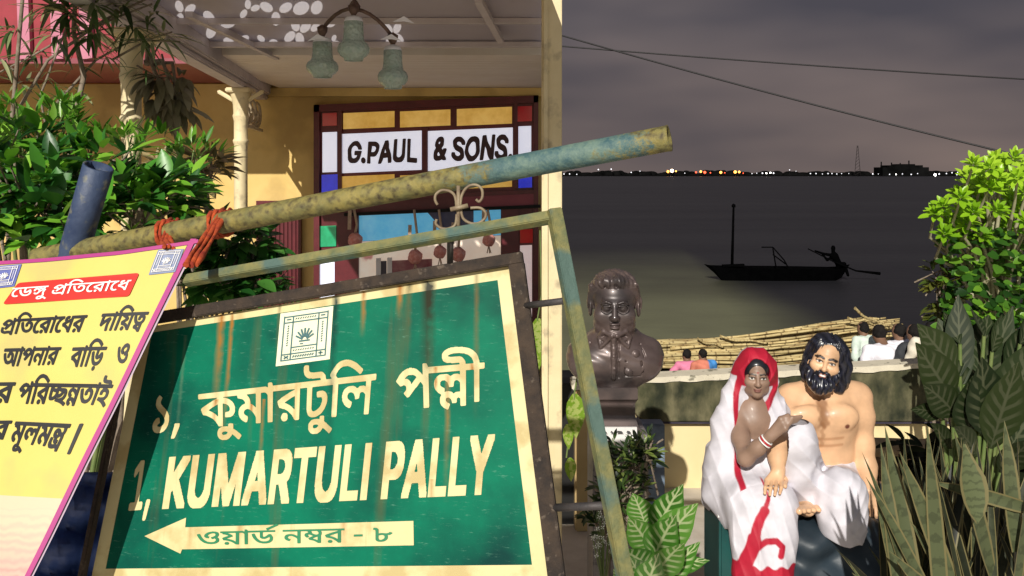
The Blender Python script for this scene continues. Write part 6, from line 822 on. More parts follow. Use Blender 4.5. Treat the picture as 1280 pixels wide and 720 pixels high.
class Head:
    """a head in its own frame: x to the picture's right, -y the face, z up"""
    def __init__(s, c, R, k): s.c = L3(c); s.R = R; s.k = k
    def w(s, p): return s.c+s.R@(L3(p)*s.k)
    def loc(s, vs): return ((vs-s.c)@s.R)/s.k
    def build(s, f, ears=True, wide=1.0, nose=1.0):
        e = lambda c, r, k=.02, sub=False: f.ell(s.w(c), L3(r)*s.k, s.R, k*s.k, sub)
        cn = lambda a, b, ra, rb, k=.015, sub=False: f.cone(s.w(a), s.w(b), ra*s.k, rb*s.k, k*s.k, sub)
        e((0, .012, .035), (.074*wide, .094, .083)); e((0, -.022, -.045), (.060*wide, .068, .072), .03); e((0, -.066, -.098), (.024, .02, .018), .03)
        for x in (-1, 1): e((.043*wide*x, -.058, -.030), (.026, .026, .022), .03); e((.05*wide*x, -.02, -.075), (.018, .03, .025), .03)
        cn((-.036, -.082, .017), (.036, -.082, .017), .010, .010, .02)
        for x in (-1, 1): e((.031*x, -.104, -.001), (.0185, .020, .0125), .010, True)
        for x in (-1, 1): e((.031*x, -.0785, -.003), (.0155, .0135, .0115), .004); cn((.018*x, -.0925, .0075), (.043*x, -.086, .006), .0035, .003, .004)
        cn((0, -.088, .010), (0, -.110*nose, -.034), .0085, .0125, .010); 
        for x in (-1, 1): e((.0115*x, -.098, -.037), (.009, .011, .0075), .008)
        e((0, -.094, -.0605), (.021, .009, .0055), .006); e((0, -.092, -.0725), (.018, .010, .0070), .006); cn((-.020, -.099, -.0665), (.020, -.099, -.0665), .0022, .0022, .003, True)
        if ears:
            for x in (-1, 1): e((.077*wide*x, .008, -.016), (.010, .022, .034), .008); e((.082*wide*x, .0, -.014), (.006, .012, .020), .005, True)
    def paint(s, vs, col, brow, lip, white=(.85, .83, .78), iris=(.02, .012, .008), eye=1.0, browt=.0036):
        q = s.loc(vs); fr = q[:, 1] < -.045; xz = q[:, [0, 2]]
        for x in (-1, 1):
            d = segd(xz, [(.014*x, .0175), (.032*x, .0225), (.051*x, .0145)]); col = blend(col, brow, (1-ss(d, browt, browt+.0028))*fr)
            u = ((xz[:, 0]-.031*x)/(.0150*eye))**2+((xz[:, 1]+.002)/(.0070*eye))**2
            col = blend(col, white, (1-ss(u, .75, 1.15))*fr); d2 = np.hypot(xz[:, 0]-.031*x, xz[:, 1]+.0015)
            col = blend(col, iris, (1-ss(d2, .0052, .0075))*fr)
            d = segd(xz, [(.0155*x, -.0015), (.024*x, .0050), (.034*x, .0062), (.047*x, .000)]); col = blend(col, brow, (1-ss(d, .0016, .0036))*fr)
        d = segd(xz, [(-.018, -.064), (-.006, -.061), (.006, -.061), (.018, -.064)]); col = blend(col, lip, (1-ss(d, .003, .006))*fr)
        d = segd(xz, [(-.014, -.071), (.014, -.071)]); col = blend(col, lip, (1-ss(d, .004, .007))*fr)
        return col
def hand(f, wrist, knuck, tips, thumb, wd, side, r=.0078, k=.006):
    """wrist, middle of knuckles, four (mid, tip) finger chains, thumb chain; side: unit vector across the palm"""
    wrist, knuck, side = L3(wrist), L3(knuck), L3(side)
    for j in range(4):
        b = knuck+side*wd*(j-1.5)/3*2*.5*1.0
        f.cone(wrist+side*wd*.18*(j-1.5)/1.5, b, .014, .0105, .012)
        ch = [b]+[L3(p) for p in tips[j]]; f.path(ch, [r*1.15]+[r*(1-.10*(i+1)) for i in range(len(ch)-1)], k)
    f.path([L3(p) for p in thumb], [.0125, .0105, .0085][:len(thumb)], .008)
def PX(px, py, Y0, dy=0.0): v = P(px, py, Y0+dy); return np.array(v)

m_skin = paint_mat('painted skin', .46, coat=.06, var=.2, spec=.4); m_clothp = paint_mat('painted cloth', .6, coat=0, var=.2, spec=.3); m_hairp = paint_mat('painted hair', .28, coat=.3, var=.2)
X = lambda px, py, dy=0.0: PX(px, py, Y0, dy)
def ridge(a): return 1-2*np.abs(np.sin(a*.5))**.7
# ------------------------------------------------------------------ the woman's statue
Y0 = 3.80
woman = empty('woman_statue', P(935, 690, Y0), 'painted statue of a seated woman in a red bordered white sari covering her head', 'statue')
hw = Head(X(945, 467.5, -.02), rot(-9, 2, 1), .77)
f = Fig(X(880, 745, 0)-np.array([0, .66, 0]), X(1012, 425, 0)+np.array([0, .25, 0]), .0042)
f.path([X(936, 610, .12), X(938, 560, .07), X(940, 525, .04)], [.13, .11, .115], .05)
f.path([X(912, 517, .03), X(940, 505, .03), X(966, 515, .03)], [.046, .055, .046], .04); f.cone(X(941, 508, .02), hw.w((0, .015, -.08)), .05, .045, .025)
f.path([X(921, 520, .0), X(926, 548, -.09), X(932, 573, -.18)], [.042, .037, .031], .02); f.path([X(932, 573, -.18), X(947, 560, -.215), X(963, 545, -.245)], [.032, .029, .020], .02)
hand(f, X(963, 545, -.245), X(979, 530, -.268), [(X(990-j*1.0, 523.5+j*2.4-1.5, -.274), X(1002-j*2.2, 521.5+j*2.2-1.0, -.258)) for j in range(4)], [X(966, 539, -.25), X(976, 524, -.26), X(985, 519, -.258)], .044, (.25, -.55, -.7), .0075)
hw.build(f, ears=False, wide=.96, nose=1.0)
# legs and feet below the hem
for px in (950, 966): f.path([X(px, 700, -.27), X(px, 742, -.32)], [.04, .034], .02)
vs, fs = f.mesh(); c = np.tile(np.array([.28, .18, .13]), (len(vs), 1)); n1 = np.sin(vs[:, 0]*37+vs[:, 2]*21)*np.sin(vs[:, 2]*29-vs[:, 1]*31); c *= (1+.06*n1)[:, None]
c = hw.paint(vs, c, (.02, .014, .012), (.20, .085, .07), eye=1.1, browt=.0030); q = hw.loc(vs)
c = blend(c, (.35, .03, .03), (1-ss(np.hypot(q[:, 0], q[:, 2]-.030), .003, .0055))*(q[:, 1] < -.05))
d = segd(vs, [X(957, 543, -.28), X(954.5, 552.5, -.24), X(959, 556, -.20)]); ax_ = np.abs((vs-X(955.5, 552.5, -.235))@(lambda v: v/np.linalg.norm(v))(X(963, 545, -.245)-X(946, 562, -.225)))
near = np.linalg.norm(vs-X(955.5, 552.5, -.235), axis=1) < .06
np_mesh('body', vs, fs, m_skin, woman, c)
# bangles round her wrist
axv = Vector(X(963, 545, -.245)-X(946, 562, -.225)).normalized()
for t_, cl, nm in ((.50, (.82, .80, .78), 'white_bangle'), (.60, (.45, .02, .03), 'red_bangle'), (.70, (.82, .80, .78), 'white_bangle')):
    p = Vector(X(948, 561, -.23)).lerp(Vector(X(963, 545, -.245)), t_); r0 = .029-.009*t_+.0018
    MB().lathe([(r0+.0035*math.cos(a*PI/4), .0035*math.sin(a*PI/4)) for a in range(9)], p, 20, axv).build(nm, mat(nm, cl, rough=.3), woman)
# black hair under the hood
f = Fig(X(918, 485, 0)-np.array([0, .15, 0]), X(970, 428, 0)+np.array([0, .2, 0]), .0034); f.ell(hw.w((0, .014, .040)), L3((.086, .096, .080))*hw.k, hw.R)
for sx_ in (-1, 1): f.cone(hw.w((.055*sx_, -.01, .06)), hw.w((.073*sx_, .0, -.03)), .018, .014, .02)
f.ell(hw.w((0, -.115, .012)), L3((.056, .075, .056))*hw.k, hw.R, .008, True); f.ell(hw.w((0, -.10, -.04)), L3((.062, .07, .07))*hw.k, hw.R, .008, True)
vs, fs = f.mesh(); np_mesh('hair', vs, fs, m_hairp, woman, np.tile(np.array([.012, .012, .016]), (len(vs), 1)))
# sari
f = Fig(X(872, 748, 0)-np.array([0, .64, 0]), X(1006, 422, 0)+np.array([0, .36, 0]), .0038)
f.ell(hw.w((0, .03, .036)), L3((.105, .120, .110))*hw.k, hw.R, .02)
f.path([hw.w((0, .05, -.02)), X(941, 505, .08), X(936, 545, .10)], [.090, .100, .125], .05)
f.path([hw.w((-.085, .015, .0)), X(916, 492, .02), X(908, 530, -.01), X(904, 575, -.03), X(902, 612, .0)], [.020, .040, .060, .066, .072], .04)
f.path([hw.w((.09, .02, .0)), X(964, 494, .02), X(972, 515, .02)], [.018, .032, .052], .03)
f.path([X(938, 540, .05), X(936, 580, .06), X(934, 625, .12)], [.112, .118, .15], .05)
f.path([X(905, 575, .0), X(910, 597, -.06), X(922, 612, -.12)], [.058, .055, .05], .04)
f.path([X(968, 520, .0), X(962, 560, -.02), X(958, 590, -.04)], [.062, .07, .08], .04)
f.ell(X(938, 592, -.02), (.125, .12, .10), None, .08)
f.path([X(914, 610, .08), X(937, 633, -.20)], [.105, .082], .09); f.path([X(952, 610, .08), X(966, 632, -.22)], [.10, .082], .09); f.path([X(937, 628, -.17), X(966, 629, -.19)], [.078, .078], .07)
f.path([X(938, 636, -.20), X(944, 672, -.24), X(942, 715, -.27)], [.082, .080, .086], .06); f.path([X(966, 636, -.22), X(969, 672, -.25), X(969, 715, -.27)], [.078, .074, .076], .06)
f.path([X(891, 560, .06), X(889, 625, .08)], [.03, .045], .05); f.path([X(897, 580, .0), X(901, 618, -.04), X(916, 640, -.1)], [.05, .06, .07], .05)
# openings: face, neck, front of the arm; hem between the feet
f.ell(hw.w((.002, -.315, .010)), L3((.0935, .35, .121))*hw.k, hw.R, .005, True)
f.path([hw.w((-.005, -.14, -.06)), X(938, 501, -.12), X(929, 518, -.13)], [.060, .050, .034], .015, True)
f.path([X(928, 522, -.12), X(930, 548, -.16), X(937, 573, -.26)], [.028, .034, .034], .01, True)
f.path([X(957, 706, -.42), X(957, 745, -.42)], [.03, .085], .01, True)
def sfold(Xg, Yg, Zg):
    low = 1/(1+np.exp((Zg-PX(0, 600, Y0)[2])*30)); 
    return -(.0056*ridge(72*Xg+4*np.sin(6*Zg)+22*Zg)*low+.0050*ridge(84*Xg-26*Zg+3*np.sin(14*Zg))*(1-low))*(.5+.5*np.sin(8*Zg+11*Xg))-.0018*ridge(140*Xg+40*Zg)
f.warp(sfold); vs, fs = f.mesh(); sari_f = f
c = np.tile(np.array([.66, .64, .70]), (len(vs), 1)); RED = (.42, .012, .035)
def proj(v): return np.stack([640+v[:, 0]*FPX/v[:, 1]*1.0, HY-(v[:, 2]-CAMZ)*FPX/v[:, 1]], 1)
loc = np.stack([(vs[:, 0])*FPX/Y0+640, HY-(vs[:, 2]-CAMZ)*FPX/Y0], 1)      # the figure's own front plan
fr = vs[:, 1] < Y0+.05
q = hw.loc(vs); ring = np.sqrt((q[:, 0]/.074)**2+((q[:, 2])/.090)**2); face = (q[:, 2] > -.06)
c = blend(c, RED, np.maximum(ss(q[:, 2], -.012, -.004), ss(q[:, 2], -.060, -.054)*(1-ss(ring, 1.42, 1.48)))*(1-ss(q[:, 1], .035, .045)))
lines = [([(925, 462), (918, 490), (916, 520), (915, 556), (911, 580), (911, 590), (916, 596), (928, 596)], 3.6), ([(967, 468), (966, 484), (959, 499), (948, 515), (938, 526), (931, 533)], 4.2)]
fr = fr & (vs[:, 1] > Y0-.24)
for pts, w_ in lines: c = blend(c, RED, (1-ss(segd(loc, pts), w_-.8, w_+.6))*fr)
lo_ = vs[:, 1] < Y0-.12
sc_ = lambda pts: [(640+(x-640)*(Y0-.32)/Y0*1.0, HY+(y-HY)*(Y0-.32)/Y0) for x, y in pts]
for pts, w0, w1 in (([(962, 612), (963, 628)], 1.2, 3.5), ([(963, 626), (958, 636)], 2.4, 2.4), ([(957, 640), (951, 650), (946, 662), (943, 676)], 5.6, 6.0), ([(943, 674), (938, 690), (930, 708)], 7.5, 8), ([(946, 682), (957, 675), (969, 674), (976, 681), (974, 692)], 3.8, 6)):
    c = blend(c, RED, (1-ss(segd(loc, sc_(pts)), w0*.9-.6, w0*.9+.8))*lo_)
d = loc[:, 1]-sc_([(0, 707)])[0][1]+2*np.sin(loc[:, 0]*.4); c = blend(c, RED, ss(d, -.8, .8)*lo_)
np_mesh('sari', vs, fs, m_clothp, woman, c)

# ------------------------------------------------------------------ the bearded man's statue
t = m_clothp.node_tree; b_ = t.nodes['Principled BSDF']; tcn = t.nodes.new('ShaderNodeTexCoord'); mpn = t.nodes.new('ShaderNodeMapping'); mpn.inputs['Rotation'].default_value = (.3, .5, 0); t.links.new(tcn.outputs['Object'], mpn.inputs[0])
wv = t.nodes.new('ShaderNodeTexWave'); wv.inputs['Scale'].default_value = 5; wv.inputs['Distortion'].default_value = 6; wv.inputs['Detail'].default_value = 2; wv.inputs['Detail Scale'].default_value = .8; t.links.new(mpn.outputs[0], wv.inputs[0])
bp = t.nodes.new('ShaderNodeBump'); bp.inputs['Strength'].default_value = .28; bp.inputs['Distance'].default_value = .008; t.links.new(wv.outputs[0], bp.inputs['Height']); t.links.new(bp.outputs[0], b_.inputs['Normal'])
Y0 = 3.90
man = empty('man_statue', P(1040, 680, Y0), 'painted statue of a bare chested bearded man in a white dhoti, one knee raised', 'statue')
lo, hi = PX(945, 730, Y0, 0)-np.array([.20, .62, 0]), PX(1120, 400, Y0, 0)+np.array([.02, .32, .03])
f = Fig(lo, hi, .0042)
hm = Head(X(1032, 450, -.03), rot(-20, -4, 13), .86)
f.path([X(1034, 595, .10), X(1032, 555, .07), X(1031, 520, .05)], [.128, .118, .125], .05)
f.ell(X(1030, 522, .01), (.150, .098, .115), None, .05)
for px in (1008, 1053): f.ell(X(px, 521, -.075), (.072, .034, .052), None, .03)
f.path([X(990, 497, .05), X(1031, 488, .05), X(1071, 495, .05)], [.060, .068, .060], .05)
f.cone(X(1031, 492, .04), hm.w((0, .02, -.09)), .066, .056, .03)
# painted belly folds are carved lines
for yy in (549, 558.5): f.path([X(1006, yy, -.118), X(1032, yy+2.5, -.128), X(1056, yy, -.110)], [.006, .007, .006], .012, True)
f.cone(X(1031, 505, -.118), X(1030, 545, -.122), .006, .007, .02, True)
# his left arm (picture right): straight down, hand on the rock
f.path([X(1070, 498, .045), X(1076, 520, .03), X(1079, 556, .02), X(1083, 585, .0), X(1087, 612, -.03)], [.066, .055, .043, .042, .029], .03)
hand(f, X(1087, 612, -.03), X(1092, 630, -.05), [(X(1083+j*6.0, 643+(1.5-abs(j-1.5))*1.5, -.066), X(1083+j*6.2, 653+(1.5-abs(j-1.4))*3, -.060)) for j in range(4)], [X(1083, 615, -.045), X(1077, 629, -.075), X(1074, 641, -.085)], .060, (1, .1, 0))
# his right arm: over the raised thigh, hand hanging by the knee
f.path([X(988, 500, .045), X(980, 520, -.02), X(972, 552, -.19), (X(972, 552, -.19)+sari_f.front(966, 582, .075))/2, sari_f.front(966, 582, .075)], [.064, .054, .041, .036, .027], .03)
hand(f, sari_f.front(966, 581, .075), sari_f.front(962, 594, .060), [(sari_f.front(952+j*6.6, 604, .052), sari_f.front(953+j*6.2, 613+(1.5-abs(j-1.5))*1.8, .034)) for j in range(4)], [sari_f.front(970, 585, .066), sari_f.front(977, 595, .05), sari_f.front(978, 604, .036)], .058, (1, .05, 0))
# feet: his right foot under the raised shin; the hanging foot is below the cloth
f.path([X(1004, 622, -.20), X(1008, 634, -.25), X(1011, 638, -.33)], [.034, .034, .024], .02)
for j in range(5): f.path([X(1000+j*5.2, 635, -.33), X(999+j*6.2, 639.5-(0.5*j), -.385+.008*j)], [.013, .0125 if j == 0 else .0098], .006)
hm.build(f, ears=True, wide=1.02, nose=1.05)
vs, fs = f.mesh()
c = np.tile(np.array([.70, .43, .25]), (len(vs), 1)); q = hm.loc(vs)
n1 = np.sin(vs[:, 0]*37+vs[:, 2]*21)*np.sin(vs[:, 2]*29-vs[:, 1]*31); c *= (1+.05*n1)[:, None]
xz = vs[:, [0, 2]]; frt = vs[:, 1] < Y0+.02; p2 = lambda px, py: PX(px, py, Y0, -.1)[[0, 2]]
d = segd(xz, [p2(1031, 502), p2(1030, 530)]); nz_ = .006*np.sin(xz[:, 0]*210)*np.sin(xz[:, 1]*160)
c = blend(c, (.22, .09, .035), .75*(1-ss(d+nz_, .010, .034))*frt); d = segd(xz, [p2(1030, 530), p2(1031, 562)]); c = blend(c, (.3, .13, .05), .45*(1-ss(d+nz_, .003, .012))*frt)
for yy in (549, 558.5): c = blend(c, (.42, .20, .09), .6*(1-ss(segd(xz, [p2(1006, yy), p2(1032, yy+2.5), p2(1056, yy)]), .003, .010))*frt)
for px, py in ((1059, 533), (1003, 533)): c = blend(c, (.16, .05, .03), (1-ss(np.linalg.norm(xz-p2(px, py), axis=1), .008, .013))*frt)
c = hm.paint(vs, c, (.025, .018, .016), (.42, .12, .09), eye=.95, browt=.0052)
qxz = q[:, [0, 2]]; fr = q[:, 1] < -.05
c = blend(c, (.80, .78, .74), (1-ss(segd(qxz, [(-.013, -.0668), (.013, -.0668)]), .0025, .0055))*fr)     # teeth show
np_mesh('body', vs, fs, m_skin, man, c)
# hair and beard
def hair_warp(h, amp, fx, fz):
    def fn(Xg, Yg, Zg):
        lx = (Xg-h.c[0])*h.R[0, 0]+(Yg-h.c[1])*h.R[1, 0]+(Zg-h.c[2])*h.R[2, 0]; lz = (Xg-h.c[0])*h.R[0, 2]+(Yg-h.c[1])*h.R[1, 2]+(Zg-h.c[2])*h.R[2, 2]; ly = (Xg-h.c[0])*h.R[0, 1]+(Yg-h.c[1])*h.R[1, 1]+(Zg-h.c[2])*h.R[2, 1]
        return amp*np.sin(np.arctan2(lx, ly+.3*lz)*fx+5*np.sin(lz*38)*.35)*(.6+.4*np.sin(lz*fz+lx*70))
    return fn
f = Fig(X(990, 505, 0)-np.array([0, .2, 0]), X(1080, 402, 0)+np.array([0, .2, 0]), .0036)
W = hm.w; k_ = hm.k
f.ell(W((0, .030, .048)), (.096*k_, .104*k_, .090*k_), hm.R, .02)
for sx_, pts, rs in ((-1, [(-.066, .010, .05), (-.080, .018, -.01), (-.080, .030, -.07), (-.070, .036, -.115)], [.032, .026, .026, .024]), (1, [(.072, .0, .055), (.094, .008, -.01), (.098, .018, -.07), (.090, .025, -.125)], [.036, .034, .036, .032]), (0, [(0, .07, 0), (0, .08, -.08), (.02, .08, -.12)], [.08, .075, .06])):
    f.path([W(p) for p in pts], [r*.86 for r in rs], .022)
f.ell(W((.012, -.092, .018)), (.060*k_, .06*k_, .075*k_), hm.R, .012, True); f.ell(W((0, -.085, -.05)), (.066*k_, .075*k_, .08*k_), hm.R, .012, True)
f.warp(hair_warp(hm, .0045, 26, 60)); vs, fs = f.mesh(); n1 = np.sin(vs[:, 0]*190+np.sin(vs[:, 2]*70)*2)
np_mesh('hair', vs, fs, m_hairp, man, np.tile(np.array([.012, .013, .022]), (len(vs), 1))*(1+.5*n1)[:, None])
f = Fig(X(995, 510, 0)-np.array([0, .22, 0]), X(1062, 445, 0)+np.array([0, .1, 0]), .0032)
f.path([W(p) for p in ((-.064, -.030, -.025), (-.058, -.055, -.070), (-.030, -.086, -.112), (0, -.094, -.128), (.030, -.086, -.112), (.058, -.055, -.070), (.064, -.030, -.025))], [.0105, .019, .028, .031, .028, .019, .0105], .018)
f.path([W((-.040, -.086, -.075)), W((-.024, -.099, -.0545)), W((0, -.108, -.0475)), W((.024, -.099, -.0545)), W((.040, -.086, -.075))], [.008, .0075, .0058, .0075, .008], .005)
f.cone(W((0, -.105, -.090)), W((0, -.098, -.12)), .014, .026, .013); f.ell(W((0, -.112, -.0675)), (.016*k_, .03*k_, .0065*k_), hm.R, .004, True)
f.warp(hair_warp(hm, .0036, 40, 90)); vs, fs = f.mesh(); n1 = np.sin(vs[:, 0]*230+np.sin(vs[:, 2]*120)*2)
np_mesh('beard', vs, fs, m_hairp, man, np.tile(np.array([.014, .015, .026]), (len(vs), 1))*(1+.6*n1)[:, None])
# dhoti
f = Fig(X(955, 700, 0)-np.array([0, .60, 0]), X(1100, 505, 0)+np.array([0, .36, 0]), .0040)
f.path([X(1034, 600, .10), X(1033, 582, .085)], [.150, .138], .05)
f.path([X(1012, 600, .06), X(994, 550, -.27)], [.088, .080], .025); f.path([X(994, 548, -.27), X(999, 585, -.25), X(1008, 617, -.22)], [.084, .078, .060], .04)
f.path([X(1050, 604, .06), X(1051, 617, -.28)], [.095, .098], .025); f.path([X(1050, 619, -.28), X(1052, 645, -.31), X(1054, 663, -.31)], [.100, .092, .086], .04)
f.cone(X(1030, 690, -.34), X(1075, 694, -.34), .055, .055, .012, True)
f.path([X(1027, 588, -.32), X(1026, 612, -.36), X(1025, 640, -.38)], [.018, .030, .034], .03, True)
def fold(Xg, Yg, Zg): return -.0046*ridge(58*Zg+40*Xg+3*np.sin(11*Xg+7*Zg)+22*Yg)*(.45+.55*np.sin(9*Zg-13*Xg+10*Yg))-.0022*ridge(105*Zg-60*Xg+4*np.sin(20*Xg))*(.5+.5*np.sin(17*Xg+5*Zg))
f.warp(fold); vs, fs = f.mesh()
np_mesh('dhoti', vs, fs, m_clothp, man, np.tile(np.array([.66, .64, .70]), (len(vs), 1)))

# ------------------------------------------------------------------ bronze bust on its pedestal
Y0 = 3.62
m_bronze = mat('dark bronze', (.088, .062, .058), (.13, .095, .088), 7, .40, metal=.3, bump=.10, coat=.25, c3=(.05, .040, .040), scale3=4)
bust = empty('bust', P(768, 735, Y0), 'dark bronze bust of a smiling man in a buttoned shirt on a grey pedestal', 'statue')
f = Fig(X(700, 486, 0)-np.array([0, .24, 0]), X(838, 330, 0)+np.array([0, .25, 0]), .0030)
hb = Head(X(768, 380, -.02), rot(-6, 2, 0), 1.06); hb.build(f, wide=1.20, nose=.98); 
for sx_ in (-1, 1):
    f.ell(hb.w((.047*sx_, -.052, -.042)), (.024, .026, .022), hb.R, .02)
    f.path([hb.w((.019*sx_, -.100, -.040)), hb.w((.034*sx_, -.088, -.062)), hb.w((.037*sx_, -.080, -.078))], [.0030, .0036, .0030], .006, True)
    f.path([hb.w((.017*sx_, -.101, .0)), hb.w((.031*sx_, -.098, -.0125)), hb.w((.046*sx_, -.088, -.004))], [.0028, .0032, .0028], .004, True)
    f.path([hb.w((.014*sx_, -.096, .019)), hb.w((.032*sx_, -.094, .0245)), hb.w((.051*sx_, -.080, .0165))], [.0042, .005, .004], .005)
f.path([hb.w((-.026, -.088, -.0655)), hb.w((0, -.103, -.0675)), hb.w((.026, -.088, -.0655))], [.0028, .0034, .0028], .004, True)
f.path([hb.w((-.016, -.088, -.084)), hb.w((.016, -.088, -.084))], [.004, .004], .008, True)
f.cone(X(768, 432, .03), hb.w((0, .02, -.08)), .066, .056, .02)
f.path([X(730, 441, .03), X(768, 430, .04), X(808, 441, .03)], [.068, .075, .068], .05); f.path([X(768, 440, .02), X(769, 470, .03)], [.115, .100], .05)
for px in (740, 797): f.ell(X(px, 455, -.01), (.095, .085, .075), None, .05)
f.cone(X(690, 486, 0), X(850, 486, 0), .028, .028, .004, True); f.cone(X(690, 499, 0), X(850, 499, 0), .06, .06, .004, True)
for a, b in ((X(700, 470, .0), X(728, 492, 0)), (X(838, 470, .0), X(812, 492, 0))): f.path([a, b], [.028, .05], .02, True)
# hair: swept cap with waves
f.path([hb.w(p) for p in ((-.086, .012, .01), (-.078, -.012, .068), (-.036, -.058, .094), (.020, -.062, .098), (.066, -.026, .080), (.086, .012, .015))], [.018, .021, .020, .020, .021, .018], .012); f.ell(hb.w((0, .03, .056)), L3((.092, .09, .074))*1.06, hb.R, .015)
# collar, placket, pocket lines, glasses
fy = lambda px, py, d=0.0: f.front(px, py, d)
for sx_ in (-1, 1):
    cp = [fy(768+sx_*a_, b_, .002) for a_, b_ in ((14, 414), (19, 421), (17, 434), (9, 426), (3, 420))]; f.path(cp, [.009, .009, .007, .008, .008], .004); f.cone(cp[1], cp[3], .009, .008, .004); f.cone(cp[0], cp[4], .009, .008, .004)
f.path([fy(767, y_, .003) for y_ in range(424, 478, 6)], [.010]*9, .004)
f.path([fy(773.5, y_, -.001) for y_ in range(424, 478, 6)], [.0035]*9, .003, True)
for pp in ([(782, 452), (782, 470), (802, 470), (802, 452)], [(738, 428), (733, 446), (735, 470)], [(800, 430), (806, 446), (803, 468)]): f.path([fy(a_, b_, -.001) for a_, b_ in pp], [.0036]*4, .003, True)
def frock(Xg, Yg, Zg): return np.where(Zg < PX(0, 428, Y0)[2], .0012*np.sin(60*Xg+35*Zg+4*np.sin(30*Zg)), 0)
f.warp(frock)
def bhair(Xg, Yg, Zg):
    a, b, c_ = Xg-hb.c[0], Yg-hb.c[1], Zg-hb.c[2]; R = hb.R; lx = (a*R[0, 0]+b*R[1, 0]+c_*R[2, 0])/hb.k; ly = (a*R[0, 1]+b*R[1, 1]+c_*R[2, 1])/hb.k; lz = (a*R[0, 2]+b*R[1, 2]+c_*R[2, 2])/hb.k
    on = (lz > .072) | ((ly > -.005) & (lz > -.02) & (np.abs(lx) > .066))
    return np.where(on, .0030*np.sin(150*lx+60*lz+3*np.sin(60*ly))+.0014*np.sin(330*lx+90*ly), 0)
f.warp(bhair); vs, fs = f.mesh(); body = np_mesh('figure', vs, fs, m_bronze, bust)
for sx_ in (-1, 1):
    ring = [Vector(hb.w((.031*sx_+.0215*math.cos(a*PI/8), -.098+.006*abs(math.cos(a*PI/8)), -.001+.0165*math.sin(a*PI/8)))) for a in range(17)]
    MB().tube(ring, .0018, 6, cap=False).build('spectacle_rim', m_bronze, body)
for px, py in ((767, 432), (767.5, 446), (768, 461)): MB().lathe([(0, .003), (.006, .003), (.0075, 0), (.0075, -.012)], Vector(f.front(px, py, -.001)), 12, Vector((0, -1, 0))).build('button', m_bronze, body)
for px, py in ((795, 443), (787, 464)): MB().lathe([(0, .004), (.013, .004), (.014, .001), (.018, .001), (.020, -.004), (.020, -.02)], Vector(f.front(px, py, .001)), 20, Vector((.2, -1, .12)).normalized()).build('badge', m_bronze, body)
s_ = (Y0)/FPX
def blk(x0, x1, y0, y1, dep, nm, m, par=None, bv=.004, dy=0): 
    a, b = P(x0, y1, Y0+dy), P(x1, y0, Y0+dy); return MB().box(((a.x+b.x)/2, Y0+dy+.02, (a.z+b.z)/2), (b.x-a.x, dep, b.z-a.z)).build(nm, m, bust if par is None else par, bevel=bv)
so_ = blk(742, 794, 479, 494, .20, 'socle', m_bronze)
pr_ = [(.5, 494), (.44, 500), (.44, 515), (.50, 528), (.58, 533)]
mb = MB(); vs_ = []
for hw_, py in pr_:
    z = P(0, py, Y0).z; a = 50*s_*hw_; vs_ += [(P(768, 0, Y0).x+i*a*1.08, Y0+.02+j*a, z) for i, j in ((-1, -1), (1, -1), (1, 1), (-1, 1))]
mb.add(vs_, [(i*4+k, i*4+(k+1) % 4, (i+1)*4+(k+1) % 4, (i+1)*4+k) for i in range(4) for k in range(4)]); mb.build('flared_neck', m_bronze, so_)
m_ped = mat('grey granite', (.16, .14, .14), (.22, .20, .20), 30, .45, c3=(.10, .09, .09), scale3=60)
m_whm = mat('white marble', (.72, .70, .68), (.8, .78, .76), 6, .4); 
ped = blk(738, 806, 534, 790, .26, 'pedestal', m_ped, bv=.006)
pq = blk(746, 797, 535.5, 560, .012, 'plaque', m_whm, ped, .001, dy=-.136)
mb = MB()
for px, wd in ((752, 7), (763, 4), (771, 8), (783, 6)): mb.prism([P(px, 541, Y0-.1445), P(px+wd, 541, Y0-.1445), P(px+wd-2, 539, Y0-.1445), P(px+1, 538.5, Y0-.1445)], (0, .001, 0))
mb.build('worn_engraving', mat('engraving', (.05, .05, .05), rough=.7), pq)
# ------------------------------------------------------------------ the rock and seat the statues sit on
m_rock = mat('navy painted rock', (.012, .022, .032), (.022, .036, .05), 5, .5, bump=.5, c3=(.04, .06, .075), scale3=3); m_teal = mat('teal painted plinth', (.006, .045, .045), (.012, .075, .07), 5, .4, bump=.15)
YR = 3.75
f = Fig((1.0, 3.30, -.02), (1.78, 4.45, .80), .012); Xr = lambda px, py, dy=0.: PX(px, py, YR, dy)
f.path([Xr(1000, 690, .2), Xr(1100, 690, .2)], [.20, .22], .1); f.path([Xr(1010, 665, .34), Xr(1100, 660, .34)], [.20, .20], .1); f.path([Xr(995, 720, .0), Xr(1110, 740, .0)], [.18, .20], .1); f.ell(Xr(1075, 690, -.02), (.16, .15, .13), None, .1); f.ell(Xr(1008, 672, -.08), (.13, .14, .085), None, .08)
f.path([(1.1, 3.7, .1), (1.7, 3.7, .1)], [.3, .3], .1); f.path([(1.1, 4.1, .1), (1.7, 4.1, .1)], [.3, .3], .1)
f.warp(lambda a, b, c_: .012*np.sin(13*a+9*c_)*np.sin(11*b-14*c_)+.006*np.sin(40*a)*np.sin(33*c_+21*b)); vs, fs = f.mesh(); o = np_mesh('rock_seat', vs, fs, m_rock, None, org=(1.35, 3.85, 0)); tag(o, 'dark navy rock shaped seat under the bearded man statue', 'rock seat')
a, b = P(884, 640, 3.72), P(935, 640, 3.72)
t_ = empty('plinth', (a.x+.12, 3.9, 0), 'teal painted plinth with a pale lip under the seated woman statue', 'plinth')
MB().box((a.x+.145, 3.82, .275), (.21, .30, .55)).build('block', m_teal, t_, bevel=.01); MB().box((a.x+.145, 3.82, .562), (.222, .312, .024)).build('lip', m_whm, t_, bevel=.008)
